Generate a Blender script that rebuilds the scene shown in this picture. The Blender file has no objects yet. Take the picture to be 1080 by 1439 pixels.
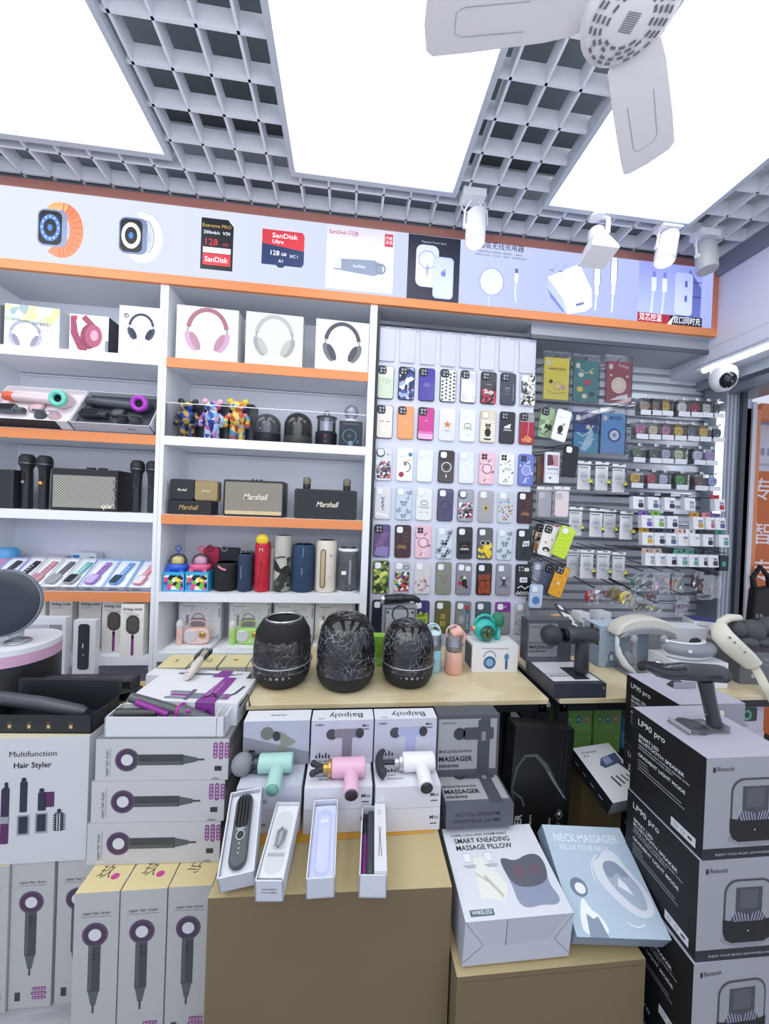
import bpy, math, random
from mathutils import Matrix, Vector
random.seed(11)
PI=math.pi
sc=bpy.context.scene; COL=sc.collection
# ---------------------------------------------------------------- camera
f_=501.;yaw=.1027;pitch=-.0068;roll=.0376;CAM=Vector((0,-1.7,1.5))
Fw=Vector((math.sin(yaw)*math.cos(pitch),math.cos(yaw)*math.cos(pitch),math.sin(pitch)))
R0=Vector((math.cos(yaw),-math.sin(yaw),0));U0=R0.cross(Fw)
Rt=R0*math.cos(roll)+U0*math.sin(roll);Up=-R0*math.sin(roll)+U0*math.cos(roll)
cd=bpy.data.cameras.new('camera');cam=bpy.data.objects.new('camera',cd);COL.objects.link(cam)
M=Matrix((Rt,Up,-Fw)).transposed().to_4x4();M.translation=CAM;cam.matrix_world=M
cd.sensor_fit='VERTICAL';cd.sensor_height=24;cd.lens=24*f_/1439;cd.clip_start=.02;sc.camera=cam
def at(px,py,**k):
    d=Fw+Rt*((px-540)/f_)+Up*((719.5-py)/f_)
    (a,v),=k.items();i='XYZ'.index(a)
    return CAM+d*((v-CAM[i])/d[i])
# ---------------------------------------------------------------- materials
def lin(h):
    h=h.lstrip('#')
    if len(h)==3: h=''.join(c*2 for c in h)
    o=[]
    for i in (0,2,4):
        c=int(h[i:i+2],16)/255;o.append(c/12.92 if c<=.04045 else ((c+.055)/1.055)**2.4)
    return (*o,1)
MC={}
def nm(name):
    m=bpy.data.materials.new(name);m.use_nodes=True;nt=m.node_tree;nt.nodes.clear()
    out=nt.nodes.new('ShaderNodeOutputMaterial');return m,nt,out
def N(nt,t,**k):
    n=nt.nodes.new('ShaderNode'+t)
    for a,b in k.items():
        if a in n.inputs: n.inputs[a].default_value=b
        else: setattr(n,a,b)
    return n
def P(h,r=.5,metal=0.,em=0.,coat=0.):
    key=(h,r,metal,em,coat)
    if key in MC:return MC[key]
    m,nt,out=nm('surface_'+h.strip('#'));b=N(nt,'BsdfPrincipled');c=lin(h)
    b.inputs['Base Color'].default_value=c;b.inputs['Metallic'].default_value=metal
    b.inputs['Coat Weight'].default_value=coat
    if em: b.inputs['Emission Color'].default_value=c;b.inputs['Emission Strength'].default_value=em
    tc=N(nt,'TexCoord');nz=N(nt,'TexNoise',Scale=35.);nt.links.new(tc.outputs['Object'],nz.inputs['Vector'])
    mr=N(nt,'MapRange');mr.inputs[3].default_value=max(.02,r-.06);mr.inputs[4].default_value=min(1,r+.06)
    nt.links.new(nz.outputs[0],mr.inputs[0]);nt.links.new(mr.outputs[0],b.inputs['Roughness'])
    nt.links.new(b.outputs[0],out.inputs[0]);MC[key]=m;return m
def clear(h='ffffff',gl=.12,r=.08,dif=0.):
    """clear plastic: transparent with a gloss (and an optional milky part)"""
    key=('clear',h,gl,r,dif)
    if key in MC:return MC[key]
    m,nt,out=nm('clear_plastic');t=N(nt,'BsdfTransparent',Color=lin(h));g=N(nt,'BsdfGlossy',Roughness=r)
    fr=N(nt,'Fresnel',IOR=1.45);ad=N(nt,'Math',operation='ADD',use_clamp=True);ad.inputs[1].default_value=gl
    nt.links.new(fr.outputs[0],ad.inputs[0]);mx=N(nt,'MixShader')
    nt.links.new(ad.outputs[0],mx.inputs[0]);nt.links.new(t.outputs[0],mx.inputs[1]);nt.links.new(g.outputs[0],mx.inputs[2])
    last=mx
    if dif:
        d=N(nt,'BsdfDiffuse',Color=lin(h));m2=N(nt,'MixShader',Fac=dif)
        nt.links.new(mx.outputs[0],m2.inputs[1]);nt.links.new(d.outputs[0],m2.inputs[2]);last=m2
    nt.links.new(last.outputs[0],out.inputs[0]);MC[key]=m;return m
def wrapmat(scale=14,dens=.5):
    key=('wrap',scale,dens)
    if key in MC:return MC[key]
    m,nt,out=nm('crinkled_film');tc=N(nt,'TexCoord')
    nz=N(nt,'TexNoise',Scale=6.,Detail=3.);mixv=N(nt,'MixRGB',blend_type='ADD');mixv.inputs[0].default_value=.22
    nt.links.new(tc.outputs['Object'],nz.inputs['Vector']);nt.links.new(tc.outputs['Object'],mixv.inputs[1]);nt.links.new(nz.outputs['Color'],mixv.inputs[2])
    vo=N(nt,'TexVoronoi',Scale=float(scale),feature='DISTANCE_TO_EDGE');nt.links.new(mixv.outputs[0],vo.inputs['Vector'])
    n2=N(nt,'TexNoise',Scale=9.,Detail=2.);nt.links.new(tc.outputs['Object'],n2.inputs['Vector'])
    rp=N(nt,'ValToRGB');e=rp.color_ramp.elements;e[0].position=0;e[0].color=(1,1,1,1);e[1].position=.028;e[1].color=(0,0,0,1)
    nt.links.new(vo.outputs['Distance'],rp.inputs[0])
    r2=N(nt,'ValToRGB');e=r2.color_ramp.elements;e[0].position=.36;e[0].color=(0,0,0,1);e[1].position=.56;e[1].color=(1,1,1,1)
    nt.links.new(n2.outputs[0],r2.inputs[0])
    mu=N(nt,'MixRGB',blend_type='MULTIPLY');mu.inputs[0].default_value=1;nt.links.new(rp.outputs[0],mu.inputs[1]);nt.links.new(r2.outputs[0],mu.inputs[2])
    ml=N(nt,'Math',operation='MULTIPLY_ADD');ml.inputs[1].default_value=dens;ml.inputs[2].default_value=.0
    nt.links.new(mu.outputs[0],ml.inputs[0])
    t=N(nt,'BsdfTransparent');g=N(nt,'BsdfGlossy',Roughness=.12);bp=N(nt,'Bump',Strength=.5,Distance=.01)
    nt.links.new(vo.outputs['Distance'],bp.inputs['Height']);nt.links.new(bp.outputs[0],g.inputs['Normal'])
    m1=N(nt,'MixShader',Fac=.045);nt.links.new(t.outputs[0],m1.inputs[1]);nt.links.new(g.outputs[0],m1.inputs[2])
    d=N(nt,'BsdfDiffuse',Color=(.85,.87,.9,1));m2=N(nt,'MixShader')  # white streaks along the creases: crinkle highlights put into the colour
    nt.links.new(ml.outputs[0],m2.inputs[0]);nt.links.new(m1.outputs[0],m2.inputs[1]);nt.links.new(d.outputs[0],m2.inputs[2])
    nt.links.new(m2.outputs[0],out.inputs[0]);MC[key]=m;return m
def texmat(name,kind,c1,c2,scale=5.,r=.6,stretch=(1,1,1),bump=0.,em=0.):
    """two-colour procedural: kind noise | wave | voronoi | checker | brick"""
    key=(name,)
    if key in MC:return MC[key]
    m,nt,out=nm(name);b=N(nt,'BsdfPrincipled',Roughness=r);tc=N(nt,'TexCoord');mp=N(nt,'Mapping');mp.inputs['Scale'].default_value=stretch
    nt.links.new(tc.outputs['Object'],mp.inputs[0])
    t={'noise':'TexNoise','wave':'TexWave','voronoi':'TexVoronoi','checker':'TexChecker','brick':'TexBrick'}[kind];n=N(nt,t)
    n.inputs['Scale'].default_value=scale;nt.links.new(mp.outputs[0],n.inputs['Vector'])
    if kind=='noise': n.inputs['Detail'].default_value=6
    if kind=='wave': n.inputs['Distortion'].default_value=4;n.inputs['Detail'].default_value=3
    rp=N(nt,'ValToRGB');e=rp.color_ramp.elements;e[0].position=.35;e[0].color=lin(c1);e[1].position=.65;e[1].color=lin(c2)
    nt.links.new(n.outputs['Fac'] if 'Fac' in n.outputs else n.outputs['Distance'],rp.inputs[0]);nt.links.new(rp.outputs[0],b.inputs['Base Color'])
    if bump:
        bp=N(nt,'Bump',Strength=bump,Distance=.01);nt.links.new(n.outputs['Fac'] if 'Fac' in n.outputs else n.outputs['Distance'],bp.inputs['Height']);nt.links.new(bp.outputs[0],b.inputs['Normal'])
    if em: nt.links.new(rp.outputs[0],b.inputs['Emission Color']);b.inputs['Emission Strength'].default_value=em
    nt.links.new(b.outputs[0],out.inputs[0]);MC[key]=m;return m
def multi(name,cols,scale=30.,r=.4,dist=.3):
    """many-coloured blotches, for busy printed patterns"""
    if (name,) in MC:return MC[(name,)]
    m,nt,out=nm(name);b=N(nt,'BsdfPrincipled',Roughness=r);tc=N(nt,'TexCoord')
    nz=N(nt,'TexNoise',Scale=scale*.6,Detail=2.);mx=N(nt,'MixRGB',blend_type='ADD');mx.inputs[0].default_value=dist*3/scale
    nt.links.new(tc.outputs['Object'],nz.inputs['Vector']);nt.links.new(tc.outputs['Object'],mx.inputs[1]);nt.links.new(nz.outputs['Color'],mx.inputs[2])
    v=N(nt,'TexVoronoi',Scale=scale);nt.links.new(mx.outputs[0],v.inputs['Vector'])
    sp=N(nt,'SeparateColor');nt.links.new(v.outputs['Color'],sp.inputs[0])
    rp=N(nt,'ValToRGB');rp.color_ramp.interpolation='CONSTANT';e=rp.color_ramp.elements
    for i,c in enumerate(cols):
        p=i/len(cols)
        el=e[i] if i<2 else e.new(p)
        el.position=p;el.color=lin(c)
    nt.links.new(sp.outputs[0],rp.inputs[0]);nt.links.new(rp.outputs[0],b.inputs['Base Color']);nt.links.new(b.outputs[0],out.inputs[0])
    MC[(name,)]=m;return m
# ---------------------------------------------------------------- text
TX={}
def textmesh(s,bold=0.):
    bold=bold*.4;k=(s,bold)
    if k in TX:return TX[k]
    c=bpy.data.curves.new('t','FONT');c.body=s;c.size=1;c.resolution_u=2;c.offset=bold
    o=bpy.data.objects.new('t',c);me=o.to_mesh()
    vs=[(v.co.x,v.co.y) for v in me.vertices];fs=[tuple(p.vertices) for p in me.polygons]
    o.to_mesh_clear();bpy.data.objects.remove(o);bpy.data.curves.remove(c)
    if not vs: vs=[(0,0)]
    x0=min(v[0] for v in vs);x1=max(v[0] for v in vs);y0=min(v[1] for v in vs);y1=max(v[1] for v in vs)
    TX[k]=(vs,fs,x0,x1,y0,y1);return TX[k]
# ---------------------------------------------------------------- mesh builder
def rr(w,h,r,n=4,cx=0,cy=0):
    r=max(1e-5,min(r,w/2-1e-6,h/2-1e-6));o=[]
    for (sx,sy,a0) in ((1,-1,-90),(1,1,0),(-1,1,90),(-1,-1,180)):
        for i in range(n+1):
            a=math.radians(a0+90*i/n);o.append((cx+sx*(w/2-r)+r*math.cos(a),cy+sy*(h/2-r)+r*math.sin(a)))
    return o
def oval(rx,ry,n=20,cx=0,cy=0,a0=0,a1=360):
    return [(cx+rx*math.cos(math.radians(a0+(a1-a0)*i/n)),cy+ry*math.sin(math.radians(a0+(a1-a0)*i/n))) for i in range(n if a1-a0==360 else n+1)]
def arc(cx,cy,rx,ry,a0,a1,n=14):
    return oval(rx,ry,n,cx,cy,a0,a1)if a1-a0!=360 else oval(rx,ry,n,cx,cy)+[(cx+rx,cy)]
X=Vector((1,0,0));Yv=Vector((0,1,0));Z=Vector((0,0,1))
class MB:
    def __init__(s): s.v=[];s.f=[];s.m=[];s.sm=[];s.mats=[];s.T=Matrix()
    def mi(s,m):
        if m not in s.mats:s.mats.append(m)
        return s.mats.index(m)
    def add(s,vs,fs,m,sm=False):
        b=len(s.v);s.v+=[s.T@Vector(v) for v in vs];i=s.mi(m)
        for f in fs:s.f.append([b+k for k in f]);s.m.append(i);s.sm.append(sm)
    def box(s,x0,y0,z0,x1,y1,z1,m,F=None,Tm=None,L=None,Rr=None,Bk=None):
        v=[(x0,y0,z0),(x1,y0,z0),(x1,y1,z0),(x0,y1,z0),(x0,y0,z1),(x1,y0,z1),(x1,y1,z1),(x0,y1,z1)]
        for fc,mm in (((0,3,2,1),m),((4,5,6,7),Tm or m),((0,1,5,4),F or m),((1,2,6,5),Rr or m),((2,3,7,6),Bk or m),((3,0,4,7),L or m)):
            s.add([v[i] for i in fc],[(0,1,2,3)],mm)
    def prism(s,pts,d,m,o=(0,0,0),u=X,v=Z,bev=0.,sm=True,cap=None):
        """polygon in (u,v), front cap at o, extruded backwards by d (away from u x v)"""
        o=Vector(o);u=Vector(u);v=Vector(v);n=u.cross(v);k=len(pts)
        cx=sum(p[0] for p in pts)/k;cy=sum(p[1] for p in pts)/k
        ex=max(abs(p[0]-cx) for p in pts);ey=max(abs(p[1]-cy) for p in pts)
        rings=[(0,0),(d,0)] if not bev else [(0,bev),(bev*.3,bev*.3),(bev,0),(d-bev,0),(d-bev*.3,bev*.3),(d,bev)]
        vs=[];fs=[]
        for dep,ins in rings:
            for p in pts:
                a=cx+(p[0]-cx)*(1-ins/max(ex,1e-6));b=cy+(p[1]-cy)*(1-ins/max(ey,1e-6))
                vs.append(o+u*a+v*b-n*dep)
        R=len(rings)
        for r in range(R-1):
            for i in range(k):
                j=(i+1)%k;fs.append((r*k+i,(r+1)*k+i,(r+1)*k+j,r*k+j))
        s.add(vs,fs,m,sm and k>8)
        s.add(vs[:k],[tuple(range(k))],cap or m);s.add(vs[-k:],[tuple(reversed(range(k)))],m)
    def lathe(s,prof,m,n=24,c=(0,0,0),ax=Z,sm=True,sx=1.,sy=1.,a0=0.,a1=360.):
        ax=Vector(ax).normalized();u=ax.orthogonal().normalized() if abs(ax.z)<.999 else X.copy();w=ax.cross(u);c=Vector(c)
        full=(a1-a0)>=359.9;k=n if full else n+1;vs=[];fs=[]
        for r,z in prof:
            for i in range(k):
                a=math.radians(a0+(a1-a0)*i/n);vs.append(c+ax*z+u*(r*math.cos(a)*sx)+w*(r*math.sin(a)*sy))
        for j in range(len(prof)-1):
            for i in range(n):
                i2=(i+1)%k;fs.append((j*k+i,j*k+i2,(j+1)*k+i2,(j+1)*k+i))
        s.add(vs,fs,m,sm)
        if full:
            if prof[0][0]>1e-5:s.add(vs[:k],[tuple(reversed(range(k)))],m)
            if prof[-1][0]>1e-5:s.add(vs[-k:],[tuple(range(k))],m)
    def cyl(s,p0,p1,r,m,r1=None,n=14):
        p0=Vector(p0);p1=Vector(p1);d=(p1-p0).length
        s.lathe([(r,0),(r1 if r1 is not None else r,d)],m,n,p0,(p1-p0),True)
    def rcyl(s,p0,p1,r,m,e=.15,n=18,r1=None):
        """cylinder with rounded ends"""
        p0=Vector(p0);p1=Vector(p1);d=(p1-p0).length;r1=r1 or r;b=r*e;b1=r1*e
        s.lathe([(r-b,0),(r-b*.3,b*.3),(r,b),(r1,d-b1),(r1-b1*.3,d-b1*.3),(r1-b1,d)],m,n,p0,(p1-p0),True)
    def ell(s,c,r,m,n=16,k=9):
        if not hasattr(r,'__len__'):r=(r,r,r)
        c=Vector(c);T=s.T;s.T=T@Matrix.Translation(c)@Matrix.Diagonal((*r,1))
        s.lathe([(math.sin(PI*i/k),-math.cos(PI*i/k)) for i in range(k+1)],m,n);s.T=T
    def tube(s,pts,r,m,n=8,closed=False,flat=1.):
        pts=[Vector(p) for p in pts];K=len(pts);vs=[];fs=[];prev=None
        for i,p in enumerate(pts):
            a=pts[i-1] if i>0 or closed else p;b=pts[(i+1)%K] if i<K-1 or closed else p
            t=(b-a).normalized()
            u=(prev-t*prev.dot(t)).normalized() if prev is not None and (prev-t*prev.dot(t)).length>1e-5 else t.orthogonal().normalized()
            prev=u;w=t.cross(u);ri=r[i] if hasattr(r,'__len__') else r
            for j in range(n):
                q=2*PI*j/n;vs.append(p+u*(ri*math.cos(q))+w*(ri*flat*math.sin(q)))
        for i in range(K if closed else K-1):
            for j in range(n):
                a=i*n+j;b=i*n+(j+1)%n;c=((i+1)%K)*n+(j+1)%n;d=((i+1)%K)*n+j;fs.append((a,b,c,d))
        s.add(vs,fs,m,True)
        if not closed:s.add(vs[:n],[tuple(reversed(range(n)))],m);s.add(vs[-n:],[tuple(range(n))],m)
    def torus(s,c,R,r,m,u=X,v=Z,n=24,k=8,a0=0,a1=360):
        c=Vector(c);u=Vector(u);v=Vector(v)
        full=a1-a0>=360
        s.tube([c+u*(R*math.cos(math.radians(a0+(a1-a0)*i/n)))+v*(R*math.sin(math.radians(a0+(a1-a0)*i/n))) for i in range(n if full else n+1)],r,m,k,full)
    def D(s,o,u=X,v=Z): return Dec(s,Vector(o),Vector(u),Vector(v))
    def build(s,name,parent=None,loc=None,rot=None):
        me=bpy.data.meshes.new(name);me.from_pydata([tuple(v) for v in s.v],[],s.f)
        for m in s.mats:me.materials.append(m)
        me.polygons.foreach_set('material_index',s.m);me.polygons.foreach_set('use_smooth',s.sm);me.update()
        o=bpy.data.objects.new(name,me);COL.objects.link(o)
        if parent:o.parent=parent
        if loc is not None:o.location=loc
        if rot is not None:o.rotation_euler=rot if hasattr(rot,'__len__') else (0,0,rot)
        return o
class Dec:
    """print on a flat face: everything lies a hair above the surface"""
    def __init__(s,mb,o,u,v): s.b=mb;s.o=o;s.u=u;s.v=v;s.n=u.cross(v)
    def p(s,x,y,l): return s.o+s.u*x+s.v*y+s.n*(.0004*l)
    def poly(s,pts,m,l=1): s.b.add([s.p(a,b,l) for a,b in pts],[tuple(range(len(pts)))],m)
    def rect(s,x,y,w,h,m,l=1,r=0): s.poly(rr(w,h,r,4,x+w/2,y+h/2) if r else [(x,y),(x+w,y),(x+w,y+h),(x,y+h)],m,l)
    def disc(s,x,y,rx,m,l=1,ry=None,n=20): s.poly(oval(rx,ry or rx,n,x,y),m,l)
    def line(s,pts,w,m,l=1):
        L=[];R=[];K=len(pts)
        ws=w if hasattr(w,'__len__') else [w]*K
        for i in range(K):
            a=pts[max(0,i-1)];b=pts[min(K-1,i+1)];dx=b[0]-a[0];dy=b[1]-a[1];q=math.hypot(dx,dy) or 1
            nx=-dy/q*ws[i]/2;ny=dx/q*ws[i]/2;L.append((pts[i][0]+nx,pts[i][1]+ny));R.append((pts[i][0]-nx,pts[i][1]-ny))
        vs=[s.p(*a,l) for a in R]+[s.p(*a,l) for a in L]
        s.b.add(vs,[(i,i+1,K+i+1,K+i) for i in range(K-1)],m)
    def ring(s,x,y,r,w,m,l=1,ry=None,a0=0,a1=360,n=22): s.line(arc(x,y,r,ry or r,a0,a1,n),w,m,l)
    def text(s,t,x,y,h,m,l=2,al='l',bold=0.,w=None,ang=0.,it=0.):
        """h = height of the letters; w = fit to this width; ang degrees"""
        vs,fs,x0,x1,y0,y1=textmesh(t,bold);k=h/.72;kx=k if w is None else w/max(1e-6,(x1-x0))
        W=(x1-x0)*kx;ox={'l':0,'c':-W/2,'r':-W}[al];ca=math.cos(math.radians(ang));sa=math.sin(math.radians(ang));o=[]
        for a,b in vs:
            a=(a-x0)*kx+ox+it*b*k;b=b*k;o.append(s.p(x+a*ca-b*sa,y+a*sa+b*ca,l))
        s.b.add(o,fs,m)
    def sub(s,x,y,ang=0.,k=1.):
        ca=math.cos(math.radians(ang))*k;sa=math.sin(math.radians(ang))*k
        d=Dec(s.b,s.p(x,y,0),s.u*ca+s.v*sa,s.v*ca-s.u*sa);d.n=s.n;return d
def smo(pts,n=2):
    for _ in range(n):
        o=[]
        for i in range(len(pts)):
            a=pts[i];b=pts[(i+1)%len(pts)];o+=[(a[0]*.75+b[0]*.25,a[1]*.75+b[1]*.25),(a[0]*.25+b[0]*.75,a[1]*.25+b[1]*.75)]
        pts=o
    return pts
# ---------------------------------------------------------------- scene bookkeeping
def tag(o,label=None,cat=None,group=None,kind=None):
    if label:o['label']=label
    if cat:o['category']=cat
    if group:o['group']=group
    if kind:o['kind']=kind
    return o
def thing(name,label,cat,loc=(0,0,0),rot=0.,group=None):
    o=bpy.data.objects.new(name,None);o.empty_display_size=.05;COL.objects.link(o);o.location=loc
    o.rotation_euler=rot if hasattr(rot,'__len__') else (0,0,rot)
    return tag(o,label,cat,group)
def solo(name,label,cat,mb,loc=(0,0,0),rot=0.,group=None): return tag(mb.build(name,None,loc,rot),label,cat,group)
def struct(name,mb,loc=None): return tag(mb.build(name,None,loc),None,None,None,'structure')
ORD=['first','second','third','fourth','fifth','sixth','seventh','eighth','ninth','tenth']
W=P('e4e6eb',.45);W2=P('dadde5',.5);BK=P('15171b',.45);DK=P('2b2d33',.45);GR=P('6d7078',.5);LG=P('b9bcc4',.5);INK=P('1a1a1e',.7)
OR=P('e38d56',.45);CHR=P('c9ccd2',.18,1.);PUR=P('7b3a78',.4);CLR=clear()

def pxbox(pl,pt,pr,pb,Y,z0=None):
    """the real x-extent and heights behind a rectangle of the view, on the plane Y"""
    my=(pt+pb)/2;mx=(pl+pr)/2
    x0=at(pl,my,Y=Y).x;x1=at(pr,my,Y=Y).x;zt=at(mx,pt,Y=Y).z;zb=at(mx,pb,Y=Y).z if z0 is None else z0
    return (x0+x1)/2,x1-x0,zb,zt-zb
def edge(pl,pr,z):
    """a horizontal edge seen from pixel pl to pixel pr, at height z: (mid, width, rotation)"""
    a=at(*pl,Z=z);b=at(*pr,Z=z);return (a+b)/2,(b-a).length,math.atan2(b.y-a.y,b.x-a.x)
def carton(w,d,h,m=W,**k):
    b=MB();b.box(-w/2,0,0,w/2,d,h,m,**k)
    return b,b.D((-w/2,0,0)),b.D((-w/2,0,h),X,Yv),b.D((-w/2,d,0),-Yv,Z),b.D((w/2,0,0),Yv,Z)
# ================================================================ SETTING
b=MB();b.box(-4,-3.2,-.05,3.6,1.2,0,texmat('floor_planks','noise','8f9096','b4b5b8',3.,.35,(1,9,1)));struct('floor',b)
b=MB();b.box(-4,.3,0,2.5,.36,3.3,P('d9dce6',.7));struct('wall_back',b)
b=MB();b.box(-4,-3.2,3.25,3.6,1.2,3.3,P('3c434b',.9));struct('ceiling',b)
# side wall: only a lintel above the shop opening is in view
b=MB();b.box(1.885,-2.6,2.335,2.06,.3,3.25,P('d3d4e4',.6));b.box(1.884,-.9,2.42,1.885,.15,2.425,P('c0c2d2',.6));b.box(1.875,-2.6,2.335,1.885,.1,2.35,P('aeb2bf',.5))
b.box(1.865,-2.6,2.78,1.885,.0,2.87,P('787e8b',.5));struct('wall_right',b)
b=MB();b.box(2.06,-2.6,2.28,2.5,.3,2.36,P('9aa0ab',.35,.6));b.box(2.1,-2.6,2.22,2.14,.24,2.28,P('7d838e',.35,.6));struct('trim_2',b)
# open-cell grille ceiling (one continuous grid) with three openings for the light panels
PAN=[(-2.6,-.76),(-.262,.392),(.82,1.495)]
gz=2.87;gh=.06;pit=.118;t=.009
b=MB();gm=P('e0e3ea',.5)
y1=.0;yl=-.215
def holes(x,y0,y1):
    for a,c in PAN:
        if a-.012<x<c+.012:return max(y0,yl)
    return y0
x=1.875
xs=[]
while x>-3.: xs.append(x);x-=pit
for x in xs:
    y0=holes(x,-2.9,y1);b.box(x-t/2,y0,gz,x+t/2,y1,gz+gh,gm)
y=y1-.02
while y>-2.9:
    if y>yl: segs=[(-3.,1.875)]
    else: segs=[(PAN[0][1],PAN[1][0]),(PAN[1][1],PAN[2][0]),(PAN[2][1],1.875)]
    for a,c in segs:b.box(a,y-t/2,gz,c,y+t/2,gz+gh,gm)
    y-=pit
struct('trim_1',b)
b=MB();b.box(-3,.0,2.857,1.885,.3,3.2,P('6a707a',.7));struct('trim_3',b)
lightm,nt,out=nm('panel_glow');e=N(nt,'Emission',Strength=3.3,Color=(.93,.975,1,1));nt.links.new(e.outputs[0],out.inputs[0])
LB=['large glowing ceiling light panel on the left above the watch adverts','large glowing ceiling light panel in the middle, between the two strips of open grille','large glowing ceiling light panel on the right, behind the fan blades']
for i,(a,c) in enumerate(PAN):
    T=thing('ceiling_light_panel',LB[i],'light',((a+c)/2,-1.5,gz),0,'glowing ceiling panels')
    hw=(c-a)/2;b=MB();fm=P('bcc2cc',.4)
    yb=yl+1.5;ya=-1.35
    for q in ((-hw-.02,yb-.0,hw+.02,yb+.022),(-hw-.02,ya-.022,hw+.02,ya),(-hw-.022,ya,-hw,yb),(hw,ya,hw+.022,yb)):b.box(q[0],q[1],-.02,q[2],q[3],.035,fm)
    b.build('frame',T);b=MB();b.box(-hw,ya,-.004,hw,yb,.004,lightm);b.build('diffuser',T)
# ---------------------------------------------------------------- shelving
S=[2.148,1.795,1.443,1.088]
wm=P('eceef3',.4);wb=P('e4e7f0',.5)
def shelving(x0,x1,orange,label,lips,bottom,tw=(.017,.017)):
    T=thing('shelving_unit',label,'shelf',((x0+x1)/2,0,0));c=(x0+x1)/2;h=(x1-x0)/2
    for s in (-1,1):
        b=MB();tt=tw[s>0];xx=s*(h+tt/2);b.box(xx-tt/2,-.0,0,xx+tt/2,.27,2.47,wm);b.build('side_panel',T)
    b=MB();b.box(-h,.25,0,h,.27,2.47,wb);b.build('back_panel',T)
    for i,z in enumerate(S+[bottom]):
        b=MB();b.box(-h,.003,z-.04,h,.25,z,wm);sh=b.build('shelf',T)
        if i in orange:
            b=MB();b.box(-h,-.003,z-.044,h,.003,z-.001,OR);b.build('edge_strip',sh)
        else:
            b=MB();b.box(-h,-.002,z-.04,h,.003,z,wm);b.build('edge_strip',sh)
        if i in lips:
            b=MB();b.box(-h+.004,.004,z,h-.004,.007,z+lips[i],clear('fcfdff',-.03,.05));b.box(-h+.004,.004,z+lips[i],h-.004,.007,z+lips[i]+.003,P('f4f6fb',.2));b.build('clear_guard',sh)
    # led strip under the top of each bay
    b=MB();
    for z in (2.104,1.751,1.4): b.box(-h+.02,.23,z-.007,h-.02,.245,z-.001,P('e6e9f2',.4))
    b.build('light_strip',T);return T
shelving(-1.64,-.868,(1,3),'white shelving unit at the far left holding dryers, microphones and watches',{},.80)
shelving(-.833,.073,(0,2),'white shelving unit in the middle with orange shelf edges holding headphones and speakers',{1:.15},.815,(.0165,.033))
# ---------------------------------------------------------------- header light box
T=thing('light_box_sign','long glowing advertising light box with orange border above the shelves','sign',(.15,0,2.47))
b=MB();x0=-2.4;x1=1.735
b.box(x0,-.012,0,x1,.005,.04,OR);b.box(x0,-.012,.352,x1,.005,.387,P('b0766a',.45));b.box(x1-.028,-.0115,.04,x1,.005,.352,P('cc7a5c',.45));b.box(x0,.005,.0,x1,.26,.03,P('c3c7d0',.5));b.box(x0,.005,.36,x1,.26,.387,P('9ba0aa',.5));b.box(x1-.02,.005,.03,x1,.26,.36,P('a8adb8',.5))
b.build('frame',T)
hm,nt,out=nm('header_glow');b_=N(nt,'Emission',Strength=1.12);tc=N(nt,'TexCoord');sp=N(nt,'SeparateXYZ');nt.links.new(tc.outputs['Object'],sp.inputs[0])
mr=N(nt,'MapRange');mr.inputs[1].default_value=-1.9;mr.inputs[2].default_value=1.9;nt.links.new(sp.outputs[0],mr.inputs[0])
rp=N(nt,'ValToRGB');e=rp.color_ramp.elements;e[0].color=lin('e9efff');e[1].color=lin('a9b6f8');e.new(.55).color=lin('d3dcfb');nt.links.new(mr.outputs[0],rp.inputs[0]);nt.links.new(rp.outputs[0],b_.inputs[0]);nt.links.new(b_.outputs[0],out.inputs[0])
b=MB();b.box(x0,-.006,.04,x1-.028,.004,.352,hm)
H=b.D((-.15,-.006,-2.47))   # world x, z coordinates directly
def E_(h,s=.9): return P(h,.5,0,s*.62)
def hp(px,py): q=at(px,py,Y=0);return q.x,q.z
# orange watch
def watch(px,py,band,rim,face,side):
    cx,cz=hp(px,py);k=.1
    if side:
        H.ring(cx+.04,cz-.005,.06,.055,E_(band),1,.092,-125,95,26);H.ring(cx+.03,cz+.0,.06,.03,E_('d9a06a'),1.5,.1,60,130,10)
        for i in range(13):
            a=math.radians(85-i*15);H.line([(cx+.04+.045*math.cos(a),cz-.005+.078*math.sin(a)),(cx+.04+.086*math.cos(a),cz-.005+.118*math.sin(a))],.004,E_('b9603f'),2)
    else:
        H.ring(cx+.045,cz-.002,.062,.044,E_(band),1,.092,-130,110,26);H.ring(cx+.045,cz-.002,.045,.006,E_('8f94a0'),2,.078,-60,80,18);H.ring(cx+.045,cz-.002,.084,.003,E_('a9adb8'),2,.112,-100,90,18)
    H.rect(cx-.055,cz-.08,.118,.16,E_(rim,.6),3,.03);H.rect(cx-.05,cz-.072,.092,.145,E_('14161c',.5),4,.024)
    H.disc(cx-.004,cz,.04,E_(face),5,.058);H.disc(cx-.004,cz,.026,E_('10131b',.5),6,.038);H.disc(cx-.004,cz,.01,E_('3f6fb5'),7,.014)
    for i in range(12):
        a=i*PI/6;H.disc(cx-.004+.033*math.cos(a),cz+.048*math.sin(a),.003,E_('e8e8f0'),7)
    H.rect(cx+.062,cz-.02,.012,.035,E_('9aa0ad'),4,.004)
watch(74,322,'dd7654','7d8ba8','4a74b8',1);watch(187,333,'cdd2e0','6f7c98','cfc9bc',0)
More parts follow.
